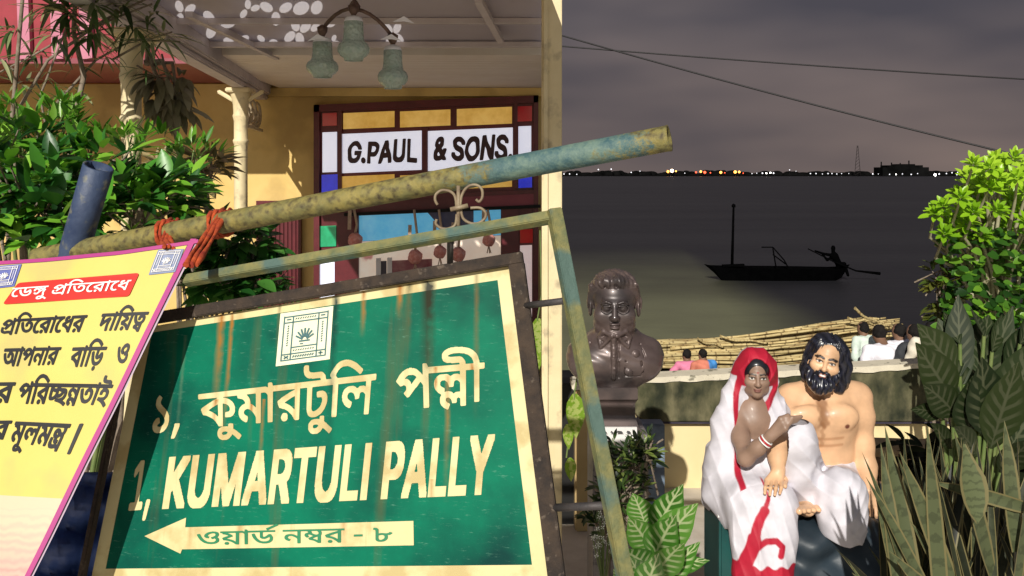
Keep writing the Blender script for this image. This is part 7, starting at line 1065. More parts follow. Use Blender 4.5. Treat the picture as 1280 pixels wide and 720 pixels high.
# ------------------------------------------------------------------ plants: real leaves, each a small bent blade
class Foliage:
    def __init__(s): s.v = []; s.f = []; s.r = []; s.la = []; s.lo = []
    def leaf(s, base, d, up, L, W, droop=.3, fold=.25, prof=(.15, .75, 1, .85, .45, .03), nl=None, twist=0, rnd=None):
        base = Vector(base); d = Vector(d).normalized(); up = Vector(up); side = d.cross(up)
        if side.length < 1e-4: side = d.cross(Vector((1, .1, 0)))
        side.normalize(); nrm = side.cross(d).normalized(); n = len(prof); r = random.random() if rnd is None else rnd; b0 = len(s.v); p = base.copy(); dd = d.copy()
        for i, wv_ in enumerate(prof):
            u = i/(n-1); w_ = W*wv_*.5
            sd = side
            if twist: sd = (Quaternion(dd, twist*u) @ side)
            nn = sd.cross(dd).normalized()
            s.v += [tuple(p-sd*w_+nn*w_*fold), tuple(p), tuple(p+sd*w_+nn*w_*fold)]; s.r += [r]*3; s.la += [-1*min(1, wv_*1.0+.001) if 0 else -1, 0, 1]; s.lo += [u]*3
            dd = (dd-Vector((0, 0, 1))*droop*(1/n)*1.6).normalized(); p = p+dd*(L/(n-1))
        for i in range(n-1):
            a = b0+i*3; s.f += [(a, a+1, a+4, a+3), (a+1, a+2, a+5, a+4)]
    def build(s, name, m, parent=None, org=None):
        me = bpy.data.meshes.new(name); me.from_pydata(s.v, [], s.f)
        for k, a in (('rnd', s.r), ('lat', s.la), ('lon', s.lo)):
            at = me.attributes.new(k, 'FLOAT', 'POINT'); at.data.foreach_set('value', np.asarray(a, np.float32))
        return link(name, me, m, parent, org, smooth=True)
def leaf_mat(name, cols, rough=.35, trans=.25, tcol=None, vein=None, edge=None, bands=None, spec=.5, blotch=None):
    """cols: ramp over the per leaf random number; vein/edge/blotch: pattern colours of the blade itself"""
    m = bpy.data.materials.new(name); m.use_nodes = True; t = m.node_tree; b = t.nodes['Principled BSDF']; b.inputs['Roughness'].default_value = rough; b.inputs['Specular IOR Level'].default_value = spec
    def attr(n): a = t.nodes.new('ShaderNodeAttribute'); a.attribute_name = n; return a.outputs['Fac']
    def math_(op, x, y=None, z=None):
        n = t.nodes.new('ShaderNodeMath'); n.operation = op
        for k, q in enumerate((x, y, z)):
            if q is None: continue
            if isinstance(q, (int, float)): n.inputs[k].default_value = q
            else: t.links.new(q, n.inputs[k])
        return n.outputs[0]
    def rng(x, a, c, lo=0., hi=1.): 
        n = t.nodes.new('ShaderNodeMapRange'); t.links.new(x, n.inputs[0]); n.inputs[1].default_value = a; n.inputs[2].default_value = c; n.inputs[3].default_value = lo; n.inputs[4].default_value = hi; return n.outputs[0]
    def mix_(fc, x, col):
        n = t.nodes.new('ShaderNodeMix'); n.data_type = 'RGBA'; t.links.new(fc, n.inputs[0]); t.links.new(x, n.inputs[6])
        n.inputs[7].default_value = tuple(col)+(1,); return n.outputs[2]
    cr_ = t.nodes.new('ShaderNodeValToRGB'); el = cr_.color_ramp.elements
    while len(el) < len(cols): el.new(.5)
    for i, cc in enumerate(cols): el[i].position = i/max(1, len(cols)-1); el[i].color = tuple(cc)+(1,)
    t.links.new(attr('rnd'), cr_.inputs[0]); col = cr_.outputs[0]
    la = math_('ABSOLUTE', attr('lat')); lo_ = attr('lon')
    tcn = t.nodes.new('ShaderNodeTexCoord'); nzn = t.nodes.new('ShaderNodeTexNoise'); nzn.inputs['Scale'].default_value = 55; nzn.inputs['Detail'].default_value = 5; t.links.new(tcn.outputs['Object'], nzn.inputs[0])
    if blotch: 
        k = math_('ADD', nzn.outputs[0], math_('MULTIPLY', la, -.16)); col = mix_(rng(k, .40, .47, 0, .92), col, blotch)
    if vein:
        wv = math_('SINE', math_('MULTIPLY', math_('SUBTRACT', lo_, math_('MULTIPLY', la, .22)), 46.0)); k = math_('MULTIPLY', rng(math_('ADD', wv, math_('MULTIPLY', nzn.outputs[0], .8)), .55, 1.0), rng(la, .92, .55)); col = mix_(math_('MULTIPLY', k, .75), col, vein); col = mix_(rng(la, .10, .04), col, vein)
    if bands:
        wv = math_('SINE', math_('ADD', math_('MULTIPLY', lo_, 60.0), math_('MULTIPLY', nzn.outputs[0], 9.0))); col = mix_(rng(wv, .1, .7, 0, .35), col, bands)
    if edge: col = mix_(rng(la, .72, .80), col, edge)
    t.links.new(col, b.inputs['Base Color'])
    if trans:
        tr = t.nodes.new('ShaderNodeBsdfTranslucent'); ms = t.nodes.new('ShaderNodeMixShader'); ms.inputs[0].default_value = trans; t.links.new(col, tr.inputs[0]); t.links.new(b.outputs[0], ms.inputs[1]); t.links.new(tr.outputs[0], ms.inputs[2]); t.links.new(ms.outputs[0], t.nodes['Material Output'].inputs[0])
    return m
R_U = random.uniform
def rdir(zlo=-.4, zhi=.8, yb=-.4): 
    a = R_U(0, 2*PI); z = R_U(zlo, zhi); return Vector((math.cos(a), math.sin(a)+yb, z)).normalized()
m_bark = mat('grey brown bark', (.16, .12, .085), (.28, .23, .18), 30, .9, bump=.6); m_gstem = mat('green stem', (.10, .16, .04), (.16, .2, .06), 20, .6)
m_shrub = leaf_mat('glossy shrub leaves', [(.010, .045, .010), (.025, .12, .02), (.06, .24, .03), (.15, .42, .03), (.30, .55, .06)], .34, .25, spec=.5)
# the big shrub at the left: several leafy branches
def shrub(lb, blobs, n, Lr, Wr, m, base, nm='shrub', cat='shrub', droop=.4, stems=14, tw=4, prof=(.10, .52, .85, 1, .95, .75, .42, .02), spread=1.0, sm=None, up=.15):
    t_ = empty(nm, base, lb, cat); fo = Foliage(); st = MB(); tot = sum(bl[3] for bl in blobs); base = Vector(base)
    for c, r, ry, wgt in blobs:
        c = Vector(c); k = int(n*wgt/tot/tw)
        for i in range(k):
            q = rdir(-1, 1, 0)*(random.random()**.45); p = c+Vector((q.x*r[0], q.y*ry, q.z*r[1])); d0 = (q*spread+Vector((R_U(-.5, .5), -.35, up+R_U(-.3, .5)))).normalized()
            if i % 3 == 0: st.tube([p-d0*R_U(.1, .22)+Vector((0, 0, -.04)), p], [.005, .003], 4, False)
            for j in range(tw):
                d = (d0+rdir(-.6, .6, -.15)*.95).normalized(); L = R_U(*Lr); fo.leaf(p+d*.01, d, Vector((R_U(-.3, .3), -.35, 1)), L, L*R_U(*Wr), R_U(.1, 1)*droop, R_U(.1, .4), prof)
        if stems: 
            for i in range(max(1, int(stems*wgt/tot))):
                e = c+Vector((R_U(-.7, .7)*r[0], R_U(-.5, .5)*ry, R_U(-.6, .8)*r[1])); m_ = base.lerp(e, .55)+Vector((R_U(-.08, .08), R_U(-.05, .05), .08)); st.tube([base+Vector((R_U(-.1, .1), R_U(-.05, .05), 0)), m_, e], [.013, .009, .004], 6, False)
    fo.build('foliage', m, t_); st.build('stem', sm or m_bark, t_); return t_
B = lambda px, py, Y, rx, rz: (P(px, py, Y), (rx*Y/FPX, rz*Y/FPX))
def blob(px, py, Y, rx, rz, ry, wg): return (P(px, py, Y), (rx*Y/FPX, rz*Y/FPX), ry, wg)
shrub('large glossy green shrub filling the left edge behind the yellow banner', [blob(30, 245, 2.75, 85, 80, .28, 4), blob(110, 215, 3.0, 70, 50, .30, 2.4), blob(175, 245, 2.9, 60, 45, .25, 2.6), blob(15, 190, 3.0, 50, 45, .25, 1.6), blob(215, 240, 3.2, 32, 38, .2, 1.0), blob(110, 275, 2.7, 120, 40, .2, 2.2)], 1350, (.05, .12), (.34, .52), m_shrub, (P(70, 300, 3.0).x, 3.0, 0))
m_young = leaf_mat('young pale leaves', [(.05, .20, .012), (.12, .32, .02), (.22, .42, .05)], .35, .35)
shrub('pale green flowering shoots standing on top of the left shrub', [blob(50, 145, 3.25, 55, 26, .2, 2), blob(15, 165, 3.2, 25, 26, .15, 1), blob(150, 178, 3.3, 60, 18, .2, 1.4), blob(240, 190, 3.6, 34, 18, .15, 1.0)], 420, (.05, .10), (.16, .28), m_young, (P(60, 300, 3.3).x, 3.3, 0), nm='flowering_shrub', up=.9, droop=.15, tw=5, sm=m_gstem)
m_dry = leaf_mat('dried leaves', [(.10, .09, .04), (.18, .16, .09), (.30, .27, .18)], .6, .15)
shrub('drooping cluster of dry grey leaves hanging left of the second porch column', [blob(215, 118, 3.9, 22, 34, .10, 3), blob(200, 100, 3.9, 14, 18, .08, 1)], 130, (.09, .15), (.2, .32), m_dry, P(195, 80, 3.95), nm='dry_branch', cat='branch', droop=1.6, stems=4, up=-.9)
shrub('dusty leaves of a shaded plant at the foot of the ochre wall', [blob(232, 218, 4.6, 38, 24, .2, 2), blob(258, 205, 4.5, 18, 16, .15, .6)], 190, (.08, .14), (.22, .36), leaf_mat('dusty leaves', [(.10, .10, .03), (.22, .19, .08), (.40, .32, .16)], .5, .15), (P(245, 300, 4.7).x, 4.7, 0), nm='wall_shrub', droop=.7)
shrub('bright green small shrub below the pipe, left of the maroon shutter', [blob(300, 300, 3.4, 46, 32, .2, 2), blob(290, 345, 3.4, 55, 28, .2, 2), blob(255, 320, 3.4, 24, 30, .15, 1), blob(335, 352, 3.4, 22, 16, .12, .6)], 620, (.06, .11), (.36, .5), leaf_mat('mid green leaves', [(.012, .07, .012), (.03, .14, .02), (.07, .22, .035), (.12, .30, .06)], .35, .25), (P(290, 420, 3.4).x, 3.4, 0), nm='small_shrub')
# the thin bare branches and narrow leaved tree at the top left
t_ = empty('narrow_leaved_tree', (P(100, 400, 3.5).x, 3.5, 0), 'thin grey stemmed tree with whorls of narrow leaves before the red upper wall', 'tree'); st = MB(); fo = Foliage()
YB = 3.55
for pts, r in (([(10, 330), (15, 150), (20, 95), (28, 0), (32, -60)], .010), ([(15, 150), (60, 75), (130, 25), (220, -20)], .007), ([(90, 330), (88, 170), (105, 95), (92, 40), (96, -40)], .013), ([(70, 130), (120, 75), (165, 50), (225, 52)], .006), ([(20, 90), (0, 75), (-30, 40)], .006), ([(92, 40), (40, 70), (0, 90)], .005), ([(92, 45), (150, 20), (190, 5)], .006), ([(60, 170), (50, 120), (85, 30), (110, -30)], .005), ([(140, 75), (185, 50), (215, 40)], .005)):
    w_ = [P(x, y, YB+R_U(-.08, .08)) for x, y in pts]; st.tube(w_, [r*(1-.5*i/len(w_)) for i in range(len(w_))], 6, False)
for cx, cy, n_, rad in ((88, 18, 26, 55), (118, 45, 22, 45), (75, 45, 16, 40), (150, 8, 22, 45), (185, 55, 14, 40), (135, 70, 8, 30), (50, 15, 8, 35), (105, 80, 8, 25), (190, 20, 10, 35), (60, 95, 6, 25), (10, 120, 6, 30), (15, 40, 16, 45), (45, 70, 14, 40), (70, 5, 18, 50), (165, 35, 16, 45), (205, 45, 12, 40), (120, 5, 16, 45), (30, 105, 10, 35), (95, 115, 12, 32), (180, 85, 8, 30), (0, 75, 10, 40)):
    c = P(cx, cy, YB+R_U(-.15, .15))
    for i in range(n_): d = rdir(-.9, .7, -.2); L = R_U(.5, 1)*rad*YB/FPX*1.3; fo.leaf(c+d*.015+rdir()*.02, d, (0, -.3, 1), L, L*R_U(.09, .15), R_U(.1, .9), .3, (.3, 1, .9, .6, .05))
fo.build('foliage', leaf_mat('narrow leaves', [(.02, .045, .012), (.06, .11, .03), (.16, .21, .08), (.36, .38, .2)], .35, .15), t_); st.build('branch', m_bark, t_)
# ------------------------------------------------------------------ right hand plants
def rosette_bush():
    t_ = empty('rosette_bush', (P(1250, 600, 4.9).x, 4.9, 0), 'tall bush with bright lime green leaf rosettes at the right edge against the night river', 'bush'); fo = Foliage(); st = MB(); root = Vector((P(1252, 600, 4.9).x, 4.95, .0))
    pts = []
    random.seed(21)
    prof = lambda py: np.interp(py, [196, 205, 215, 240, 262, 280, 300], [1252, 1208, 1206, 1190, 1166, 1182, 1182])
    rows = [(206, 1215), (203, 1240), (200, 1262), (208, 1285), (222, 1207), (224, 1228), (221, 1250), (224, 1272), (240, 1196), (243, 1216), (240, 1238), (244, 1260), (242, 1282), (258, 1180), (262, 1200), (260, 1222), (264, 1246), (262, 1270), (276, 1188), (279, 1210), (277, 1232), (282, 1258), (280, 1280), (296, 1182), (296, 1204), (300, 1226), (212, 1300), (240, 1302), (270, 1300), (232, 1208), (250, 1228), (270, 1172), (232, 1222), (252, 1204), (270, 1216), (214, 1236), (230, 1262), (252, 1268), (214, 1252), (288, 1246), (286, 1192), (236, 1250), (262, 1282), (290, 1270), (222, 1288)]
    for py, px in rows:
        Yd = 4.75+R_U(-.22, .25); c = P(px+R_U(-4, 4), py+R_U(-4, 4), Yd); ax_ = Vector((R_U(-.5, .3), -.55, .75)).normalized()
        b_ = c-ax_*.10+Vector((0, .05, -.05)); st.tube([root+Vector((R_U(-.1, .1), 0, .9+R_U(0, .35))), b_.lerp(root+Vector((0, 0, 1.35)), .3), b_, c], [.013, .010, .008, .006], 6, False)
        for ring, el_, n_ in ((0, .25, 7), (1, .75, 6), (2, 1.2, 4)):
            for j in range(n_):
                a = 2*PI*(j+R_U(-.2, .2))/n_+ring; q = ax_.to_track_quat('Z', 'Y'); d = q @ Vector((math.cos(a)*math.cos(el_), math.sin(a)*math.cos(el_), math.sin(el_))); L = R_U(.055, .085)*(1-.16*ring); fo.leaf(c+d*.006+ax_*.012*ring, d, ax_, L, L*.42, .25, .25, (.3, .6, .95, 1, .75, .15), rnd=min(1, max(0, (300-py)/100*.65+R_U(0, .35))))
    f_ = fo.build('foliage', leaf_mat('lime rosette leaves', [(.14, .32, .012), (.30, .54, .02), (.46, .68, .05)], .35, .3), t_); st.build('stem', mat('pale stem', (.42, .40, .26), (.30, .28, .16), 12, .7, bump=.2), t_)
    f2 = Foliage()
    for i in range(760):
        py = R_U(285, 440); px = R_U(np.interp(py, [285, 330, 360, 400, 440], [1182, 1180, 1176, 1170, 1172]), 1315)
        if random.random() < .12 and px > 1200: continue
        p = P(px, py, 4.72+R_U(-.15, .3)+max(0, 1200-px)*.004); d = rdir(-.5, .5, -.5); L = R_U(.045, .075); f2.leaf(p, d, Vector((R_U(-.3, .3), -.8, .7)), L, L*R_U(.65, .85), .3, .2, (.3, .85, 1, .9, .6, .1))
    f2.build('lower_leaves', leaf_mat('round dark leaves', [(.012, .04, .008), (.03, .10, .012), (.08, .20, .02), (.18, .36, .03)], .3, .25), t_)
    random.seed(5)
rosette_bush()
m_lily = leaf_mat('yellow spotted aucuba leaves', [(.07, .09, .012), (.14, .14, .02), (.05, .10, .012)], .5, .25)
shrub('brownish green foliage at the near edge of the lime bush', [blob(1182, 372, 4.9, 16, 45, .12, 2), blob(1178, 345, 4.9, 10, 25, .1, 1)], 150, (.05, .09), (.3, .5), m_lily, (P(1190, 600, 4.95).x, 4.95, 0), nm='brown_shrub')
# dumb cane with big dark leaves
def big_leaf_plant(nm, lb, cat, Y, leaves, m, root, Wk=.42, stem=.010, sm=None, prof=(.08, .55, .9, 1, .92, .7, .35, .03)):
    t_ = empty(nm, (root[0], root[1], 0), lb, cat); fo = Foliage(); st = MB(); r0 = Vector(root)
    for x0, y0, x1, y1, wpx, dy in leaves:
        a, b = P(x0, y0, Y), P(x1, y1, Y+dy); d = b-a; L = d.length*1.04; side = R_U(-.35, .35)
        fo.leaf(a, d, Vector((side, -1.0, .35)), L, wpx*Y/FPX*1.15, R_U(.05, .25), R_U(.12, .3), prof, twist=R_U(-.3, .3))
        st.tube([r0+Vector((R_U(-.04, .04), R_U(-.03, .03), 0)), r0.lerp(a, .6)+Vector((0, .03, .06)), a], [stem, stem*.8, stem*.5], 7, False)
    fo.build('leaves', m, t_); st.build('stem', sm or m_gstem, t_); return t_
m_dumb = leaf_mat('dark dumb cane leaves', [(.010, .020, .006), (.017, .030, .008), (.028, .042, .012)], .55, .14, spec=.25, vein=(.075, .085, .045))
Yd = 3.35
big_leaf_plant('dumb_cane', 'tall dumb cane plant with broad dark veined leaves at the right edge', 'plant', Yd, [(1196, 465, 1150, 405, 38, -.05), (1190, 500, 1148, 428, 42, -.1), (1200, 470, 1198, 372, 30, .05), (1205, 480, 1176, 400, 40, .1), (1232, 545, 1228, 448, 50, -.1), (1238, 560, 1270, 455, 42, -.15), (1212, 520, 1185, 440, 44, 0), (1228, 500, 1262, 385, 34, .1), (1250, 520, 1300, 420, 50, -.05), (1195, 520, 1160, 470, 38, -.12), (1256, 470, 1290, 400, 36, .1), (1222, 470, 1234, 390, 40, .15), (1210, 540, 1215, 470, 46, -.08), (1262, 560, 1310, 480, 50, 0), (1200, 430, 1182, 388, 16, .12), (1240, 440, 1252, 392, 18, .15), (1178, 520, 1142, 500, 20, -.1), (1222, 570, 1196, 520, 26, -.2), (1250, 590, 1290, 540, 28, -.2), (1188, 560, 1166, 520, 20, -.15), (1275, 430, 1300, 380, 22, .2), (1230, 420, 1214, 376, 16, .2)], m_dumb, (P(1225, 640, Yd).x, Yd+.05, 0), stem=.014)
m_snake = leaf_mat('snake plant leaves', [(.008, .011, .006), (.018, .023, .012), (.034, .042, .022), (.10, .12, .055)], .5, .08, edge=(.16, .14, .06), bands=(.007, .010, .006), spec=.3)  # dark greens paint in the shade lying on this clump
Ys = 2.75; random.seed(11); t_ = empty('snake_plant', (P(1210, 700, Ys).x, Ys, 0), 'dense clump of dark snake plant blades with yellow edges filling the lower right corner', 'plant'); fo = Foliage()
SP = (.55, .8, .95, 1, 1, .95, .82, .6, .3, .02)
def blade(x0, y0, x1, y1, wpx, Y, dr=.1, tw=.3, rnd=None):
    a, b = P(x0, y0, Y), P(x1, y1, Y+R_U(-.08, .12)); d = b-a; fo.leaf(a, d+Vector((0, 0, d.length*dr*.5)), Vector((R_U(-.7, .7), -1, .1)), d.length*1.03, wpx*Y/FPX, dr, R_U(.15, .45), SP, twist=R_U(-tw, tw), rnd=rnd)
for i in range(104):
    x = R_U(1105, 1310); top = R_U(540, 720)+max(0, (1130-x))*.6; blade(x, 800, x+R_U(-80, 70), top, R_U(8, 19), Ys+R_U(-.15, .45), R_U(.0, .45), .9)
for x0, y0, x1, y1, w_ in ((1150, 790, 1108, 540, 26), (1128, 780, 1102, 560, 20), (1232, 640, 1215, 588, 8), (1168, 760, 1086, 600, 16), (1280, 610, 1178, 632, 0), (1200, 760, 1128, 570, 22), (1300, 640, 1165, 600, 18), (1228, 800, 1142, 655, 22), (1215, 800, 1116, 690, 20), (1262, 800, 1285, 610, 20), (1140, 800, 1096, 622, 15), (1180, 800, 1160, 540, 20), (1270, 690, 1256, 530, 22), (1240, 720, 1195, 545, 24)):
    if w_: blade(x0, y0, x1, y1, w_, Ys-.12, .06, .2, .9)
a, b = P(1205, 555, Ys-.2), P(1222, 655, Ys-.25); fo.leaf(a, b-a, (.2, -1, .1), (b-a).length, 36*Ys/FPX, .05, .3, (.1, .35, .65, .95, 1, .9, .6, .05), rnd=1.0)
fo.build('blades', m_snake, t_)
# variegated dumb cane by the pedestal
m_var = leaf_mat('cream veined leaves', [(.05, .17, .02), (.08, .25, .03), (.13, .32, .05)], .3, .28, vein=(.58, .66, .36), blotch=None)
Yv = 3.15
big_leaf_plant('variegated_plant', 'broad leaved plant with cream veined green leaves beside the bust pedestal', 'plant', Yv, [(818, 668, 848, 602, 34, -.1), (806, 655, 794, 614, 30, -.05), (815, 690, 790, 640, 34, -.12), (820, 690, 866, 625, 36, -.15), (815, 700, 842, 640, 38, -.2), (812, 710, 776, 672, 34, -.15), (818, 720, 850, 668, 34, -.2), (806, 740, 790, 690, 34, -.2), (822, 735, 870, 676, 28, -.1), (830, 712, 880, 690, 22, -.1), (800, 760, 822, 690, 40, -.25), (795, 760, 770, 705, 30, -.2)], m_var, (P(815, 760, Yv).x, Yv, 0), stem=.009)
m_cro = leaf_mat('dark mottled leaves', [(.010, .022, .008), (.02, .04, .012), (.05, .09, .02), (.20, .26, .06)], .35, .15)
shrub('small dark leaved mottled bush in front of the bust pedestal', [blob(788, 575, 3.3, 30, 32, .10, 3), (blob(775, 610, 3.3, 36, 30, .1, 2)), blob(765, 645, 3.3, 32, 22, .1, 1.4), blob(805, 560, 3.3, 20, 18, .08, 1)], 620, (.032, .06), (.2, .36), m_cro, (P(780, 760, 3.3).x, 3.3, 0), nm='croton_bush', droop=.2, up=.5, tw=5)
t_ = empty('white_flower_sprig', P(752, 672, 3.25), 'thin sprig of tiny white flowers low in front of the pedestal', 'flowers'); mb = MB(); st = MB()
for i in range(34):
    c = P(740+R_U(0, 28), 640+R_U(0, 55), 3.22+R_U(-.03, .03))
    for k in range(4): a = k*PI/2+i; mb.add([c, c+Vector((.007*math.cos(a), -.003, .007*math.sin(a))), c+Vector((.009*math.cos(a+.5), -.002, .009*math.sin(a+.5)))], [(0, 1, 2)])
    st.tube([P(755, 740, 3.26), c+Vector((0, .004, 0))], .0012, 4, False)
mb.build('flower', mat('white petals', (.8, .8, .78), rough=.6), t_); st.build('stem', m_gstem, t_)
m_poth = leaf_mat('yellow green mottled leaf', [(.20, .36, .03), (.30, .44, .05)], .3, .35, blotch=(.46, .55, .16))
def hang(lb, leaves, Y):
    t_ = empty('hanging_vine', P(leaves[0][0], leaves[0][1]-60, Y), lb, 'vine', None); fo = Foliage(); st = MB()
    for x, y0, y1, w_ in leaves: fo.leaf(P(x, y0, Y), P(x+2, y1, Y)-P(x, y0, Y), (.2, -1, .2), (y1-y0)*Y/FPX, w_*Y/FPX, .02, .25, (.25, .85, 1, .95, .75, .4, .03))
    st.tube([P(leaves[0][0]+3, leaves[0][1]-110, Y), P(leaves[0][0]+5, leaves[0][1]-30, Y+.02), P(leaves[0][0], leaves[0][1], Y), P(leaves[-1][0]-4, leaves[-1][1], Y+.02)], .004, 6, False)
    fo.build('leaf', m_poth, t_); st.build('stem', m_gstem, t_)
shrub('mass of shaded dark leaves behind the snake plant at the right edge', [blob(1255, 560, 4.2, 60, 50, .15, 3), blob(1180, 575, 4.3, 60, 40, .12, 2), blob(1280, 620, 4.1, 50, 50, .15, 2)], 420, (.09, .16), (.3, .45), leaf_mat('shaded leaves', [(.006, .010, .005), (.012, .018, .007), (.03, .035, .012)], .6, .05, spec=.2), (P(1240, 700, 4.25).x, 4.25, 0), nm='dark_shrub')  # leaves added to darken the corner, shade painted into their colour
hang('yellow green pothos leaves hanging beside the cream pillar', [(718, 492, 548, 25), (709, 530, 562, 14), (712, 572, 602, 15)], 3.75)
hang('small mottled leaf cluster left of the cream pillar by the sign edge', [(672, 398, 445, 22), (668, 430, 470, 18)], 4.3)
# ------------------------------------------------------------------ people by the water
m_phr = paint_mat('matt hair', .85, var=.3, spec=.2); m_psk = paint_mat('skin', .6, var=.1, spec=.3); m_pcl = paint_mat('shirt', .8, var=.15)
def person(lb, px, py, Y, col, face=0, lean=.12, arms='lap', sc=1.0, skin=(.20, .11, .07), col2=None, seat=None, head=(0, 0)):
    """a seated person; (px, py) is the top of the head at depth Y; face: degrees the back is turned"""
    top = P(px, py, Y); s = sc; Rz = np.array(Matrix.Rotation(math.radians(face), 3, 'Z')); o = np.array(top)-np.array([0, 0, .80*s])
    w = lambda x, y, z: o+Rz@(np.array([x, y+lean*max(0, z-.1)-lean*.7*.6, z])*s)
    t_ = empty('person', o, lb, 'person', None)
    lo, hi = o-np.array([.62, .75, .12])*s, o+np.array([.62, .75, .95])*s; f = Fig(lo, hi, .016)
    hp = w(head[0], .06+head[1], .69); f.ell(hp, np.array([.074, .092, .106])*s, Rz, .02); f.cone(w(0, .0, .53), hp-np.array([0, 0, .05]), .064*s, .060*s, .04); f.ell(w(head[0], .15+head[1], .675), np.array([.02, .025, .02])*s, Rz, .02)
    f.path([w(0, 0, .10), w(0, 0, .45)], [.125*s, .13*s], .05); f.path([w(-.17, 0, .53), w(.17, 0, .53)], [.05*s, .05*s], .04)
    A = {'lap': [[(-.19, 0, .51), (-.25, .06, .28), (-.12, .26, .16)], [(.19, 0, .51), (.25, .06, .28), (.12, .26, .16)]], 'reach': [[(-.19, 0, .51), (-.34, .05, .33), (-.52, .12, .24)], [(.19, 0, .51), (.25, .08, .28), (.10, .28, .2)]], 'back': [[(-.19, 0, .51), (-.27, -.06, .27), (-.22, -.1, .03)], [(.19, 0, .51), (.27, -.06, .27), (.24, -.1, .03)]]}[arms]
    for ch in A: f.path([w(*p) for p in ch], [.048*s, .04*s, .03*s], .02); f.ell(w(*ch[-1]), np.array([.035, .045, .03])*s, None, .02)
    for x in (-1, 1): f.path([w(.09*x, .03, .06), w(.16*x, .36, .16), w(.12*x, .42, -.05)], [.085*s, .065*s, .05*s], .03)
    vs, fs = f.mesh(); c = np.tile(np.array(skin), (len(vs), 1)); leg = (((vs-o)@Rz)[:, 2] < .14*s); c[leg] = (.03, .03, .045)
    np_mesh('body', vs, fs, m_psk, t_, c)
    f = Fig(lo, hi, .016); f.ell(hp+np.array([0, 0, .016*s])-Rz@np.array([0, .030, 0])*s, np.array([.077, .088, .096])*s, Rz, .02); f.warp(lambda a, b, c_: .008*np.sin(60*a+20*c_)*np.sin(50*c_+33*b)); vs, fs = f.mesh(); np_mesh('hair', vs, fs, m_phr, t_, np.tile(np.array([.012, .010, .009]), (len(vs), 1)))
    f = Fig(lo, hi, .016); f.path([w(0, 0, .08), w(0, 0, .45)], [.145*s, .150*s], .05); f.path([w(-.17, 0, .525), w(.17, 0, .525)], [.066*s, .066*s], .05)
    for ch in A: m_ = .8 if arms == 'reach' else .35; e = tuple(ch[1][k]+(ch[2][k]-ch[1][k])*m_*.5 for k in range(3)); f.path([w(*ch[0]), w(*ch[1]), w(*e)], [.066*s, .056*s, .050*s], .03)
    f.cone(w(0, .02, .6), w(0, .05, .75), .05*s, .05*s, .02, True); f.warp(lambda a, b, c_: .006*np.sin(22*a+30*c_+5*np.sin(9*b)))
    vs, fs = f.mesh(); c = np.tile(np.array(col), (len(vs), 1))
    if col2 is not None: lx = ((vs-o)@Rz)[:, 0]; c = c+(np.array(col2)-c)*ss(lx, .03, .06)[:, None]
    np_mesh('shirt', vs, fs, m_pcl, t_, c)
person('person in a pink shirt sitting by the bamboo with one arm reaching out', 860, 437, 14.9, (.72, .22, .36), 8, .10, 'reach', .94)
person('person in an orange and blue top sitting beside the one in pink', 880, 436.5, 14.7, (.62, .20, .13), 12, .06, 'lap', .88, col2=(.06, .26, .62))
person('person in a pale green white shirt with dark hair standing nearest the bamboo stack', 1082, 403, 13.3, (.62, .72, .64), 20, .05, 'back', .95)
person('person in a bright white shirt sitting with the back turned behind the parapet', 1106, 408, 12.6, (.80, .78, .84), -6, .02, 'back', 1.22, head=(-.02, .1))
person('person with dark hair in a white shirt leaning close behind the parapet', 1127, 405, 12.8, (.78, .76, .82), 15, .02, 'back', 1.12)
person('person in a black shirt sitting right of the one in white', 1146, 406, 12.4, (.035, .038, .045), 10, .04, 'lap', 1.15)
person('person in a cream shirt at the right end of the seated row', 1164, 402, 12.0, (.72, .66, .54), -30, .2, 'lap', 1.1)
# ------------------------------------------------------------------ the stack of bamboo poles
m_bam = mat('dry bamboo', (.46, .35, .15), (.60, .48, .23), 3, .6, c3=(.34, .23, .09), scale3=1.3, lo3=.52, hi3=.62)
t = m_bam.node_tree; b_ = t.nodes['Principled BSDF']; tcn = t.nodes.new('ShaderNodeTexCoord'); wv = t.nodes.new('ShaderNodeTexWave'); wv.wave_profile = 'SAW'; wv.inputs['Scale'].default_value = .85; t.links.new(tcn.outputs['Object'], wv.inputs[0])
r_ = t.nodes.new('ShaderNodeMapRange'); r_.inputs[1].default_value = .86; r_.inputs[2].default_value = .93; r_.inputs[4].default_value = .8; t.links.new(wv.outputs[0], r_.inputs[0])
x_ = t.nodes.new('ShaderNodeMix'); x_.data_type = 'RGBA'; t.links.new(r_.outputs[0], x_.inputs[0]); t.links.new(b_.inputs['Base Color'].links[0].from_socket, x_.inputs[6]); x_.inputs[7].default_value = (.16, .10, .04, 1); t.links.new(x_.outputs[2], b_.inputs['Base Color'])
oi_ = t.nodes.new('ShaderNodeObjectInfo'); hs = t.nodes.new('ShaderNodeHueSaturation'); r2 = t.nodes.new('ShaderNodeMapRange'); r2.inputs[3].default_value = .55; r2.inputs[4].default_value = 1.15; t.links.new(oi_.outputs['Random'], r2.inputs[0]); t.links.new(r2.outputs[0], hs.inputs['Value']); t.links.new(x_.outputs[2], hs.inputs['Color']); t.links.new(hs.outputs[0], b_.inputs['Base Color'])
def bamboo_mesh(sag, seed):
    random.seed(seed); mb = MB(); n = 26; pts = []; rs = []
    for i in range(n+1):
        u = i/n; pts.append(Vector((u-.5, .0, -sag*4*u*(1-u)+.004*math.sin(u*9+seed)))); rs.append((.029-.009*u)*(1.2 if i % 3 == 0 else 1.0))
    return pts, rs
random.seed(3); BG = 'bamboo poles stacked at the water edge'; LB = 'long straw coloured bamboo pole in the stack on the river bank'
protos = []
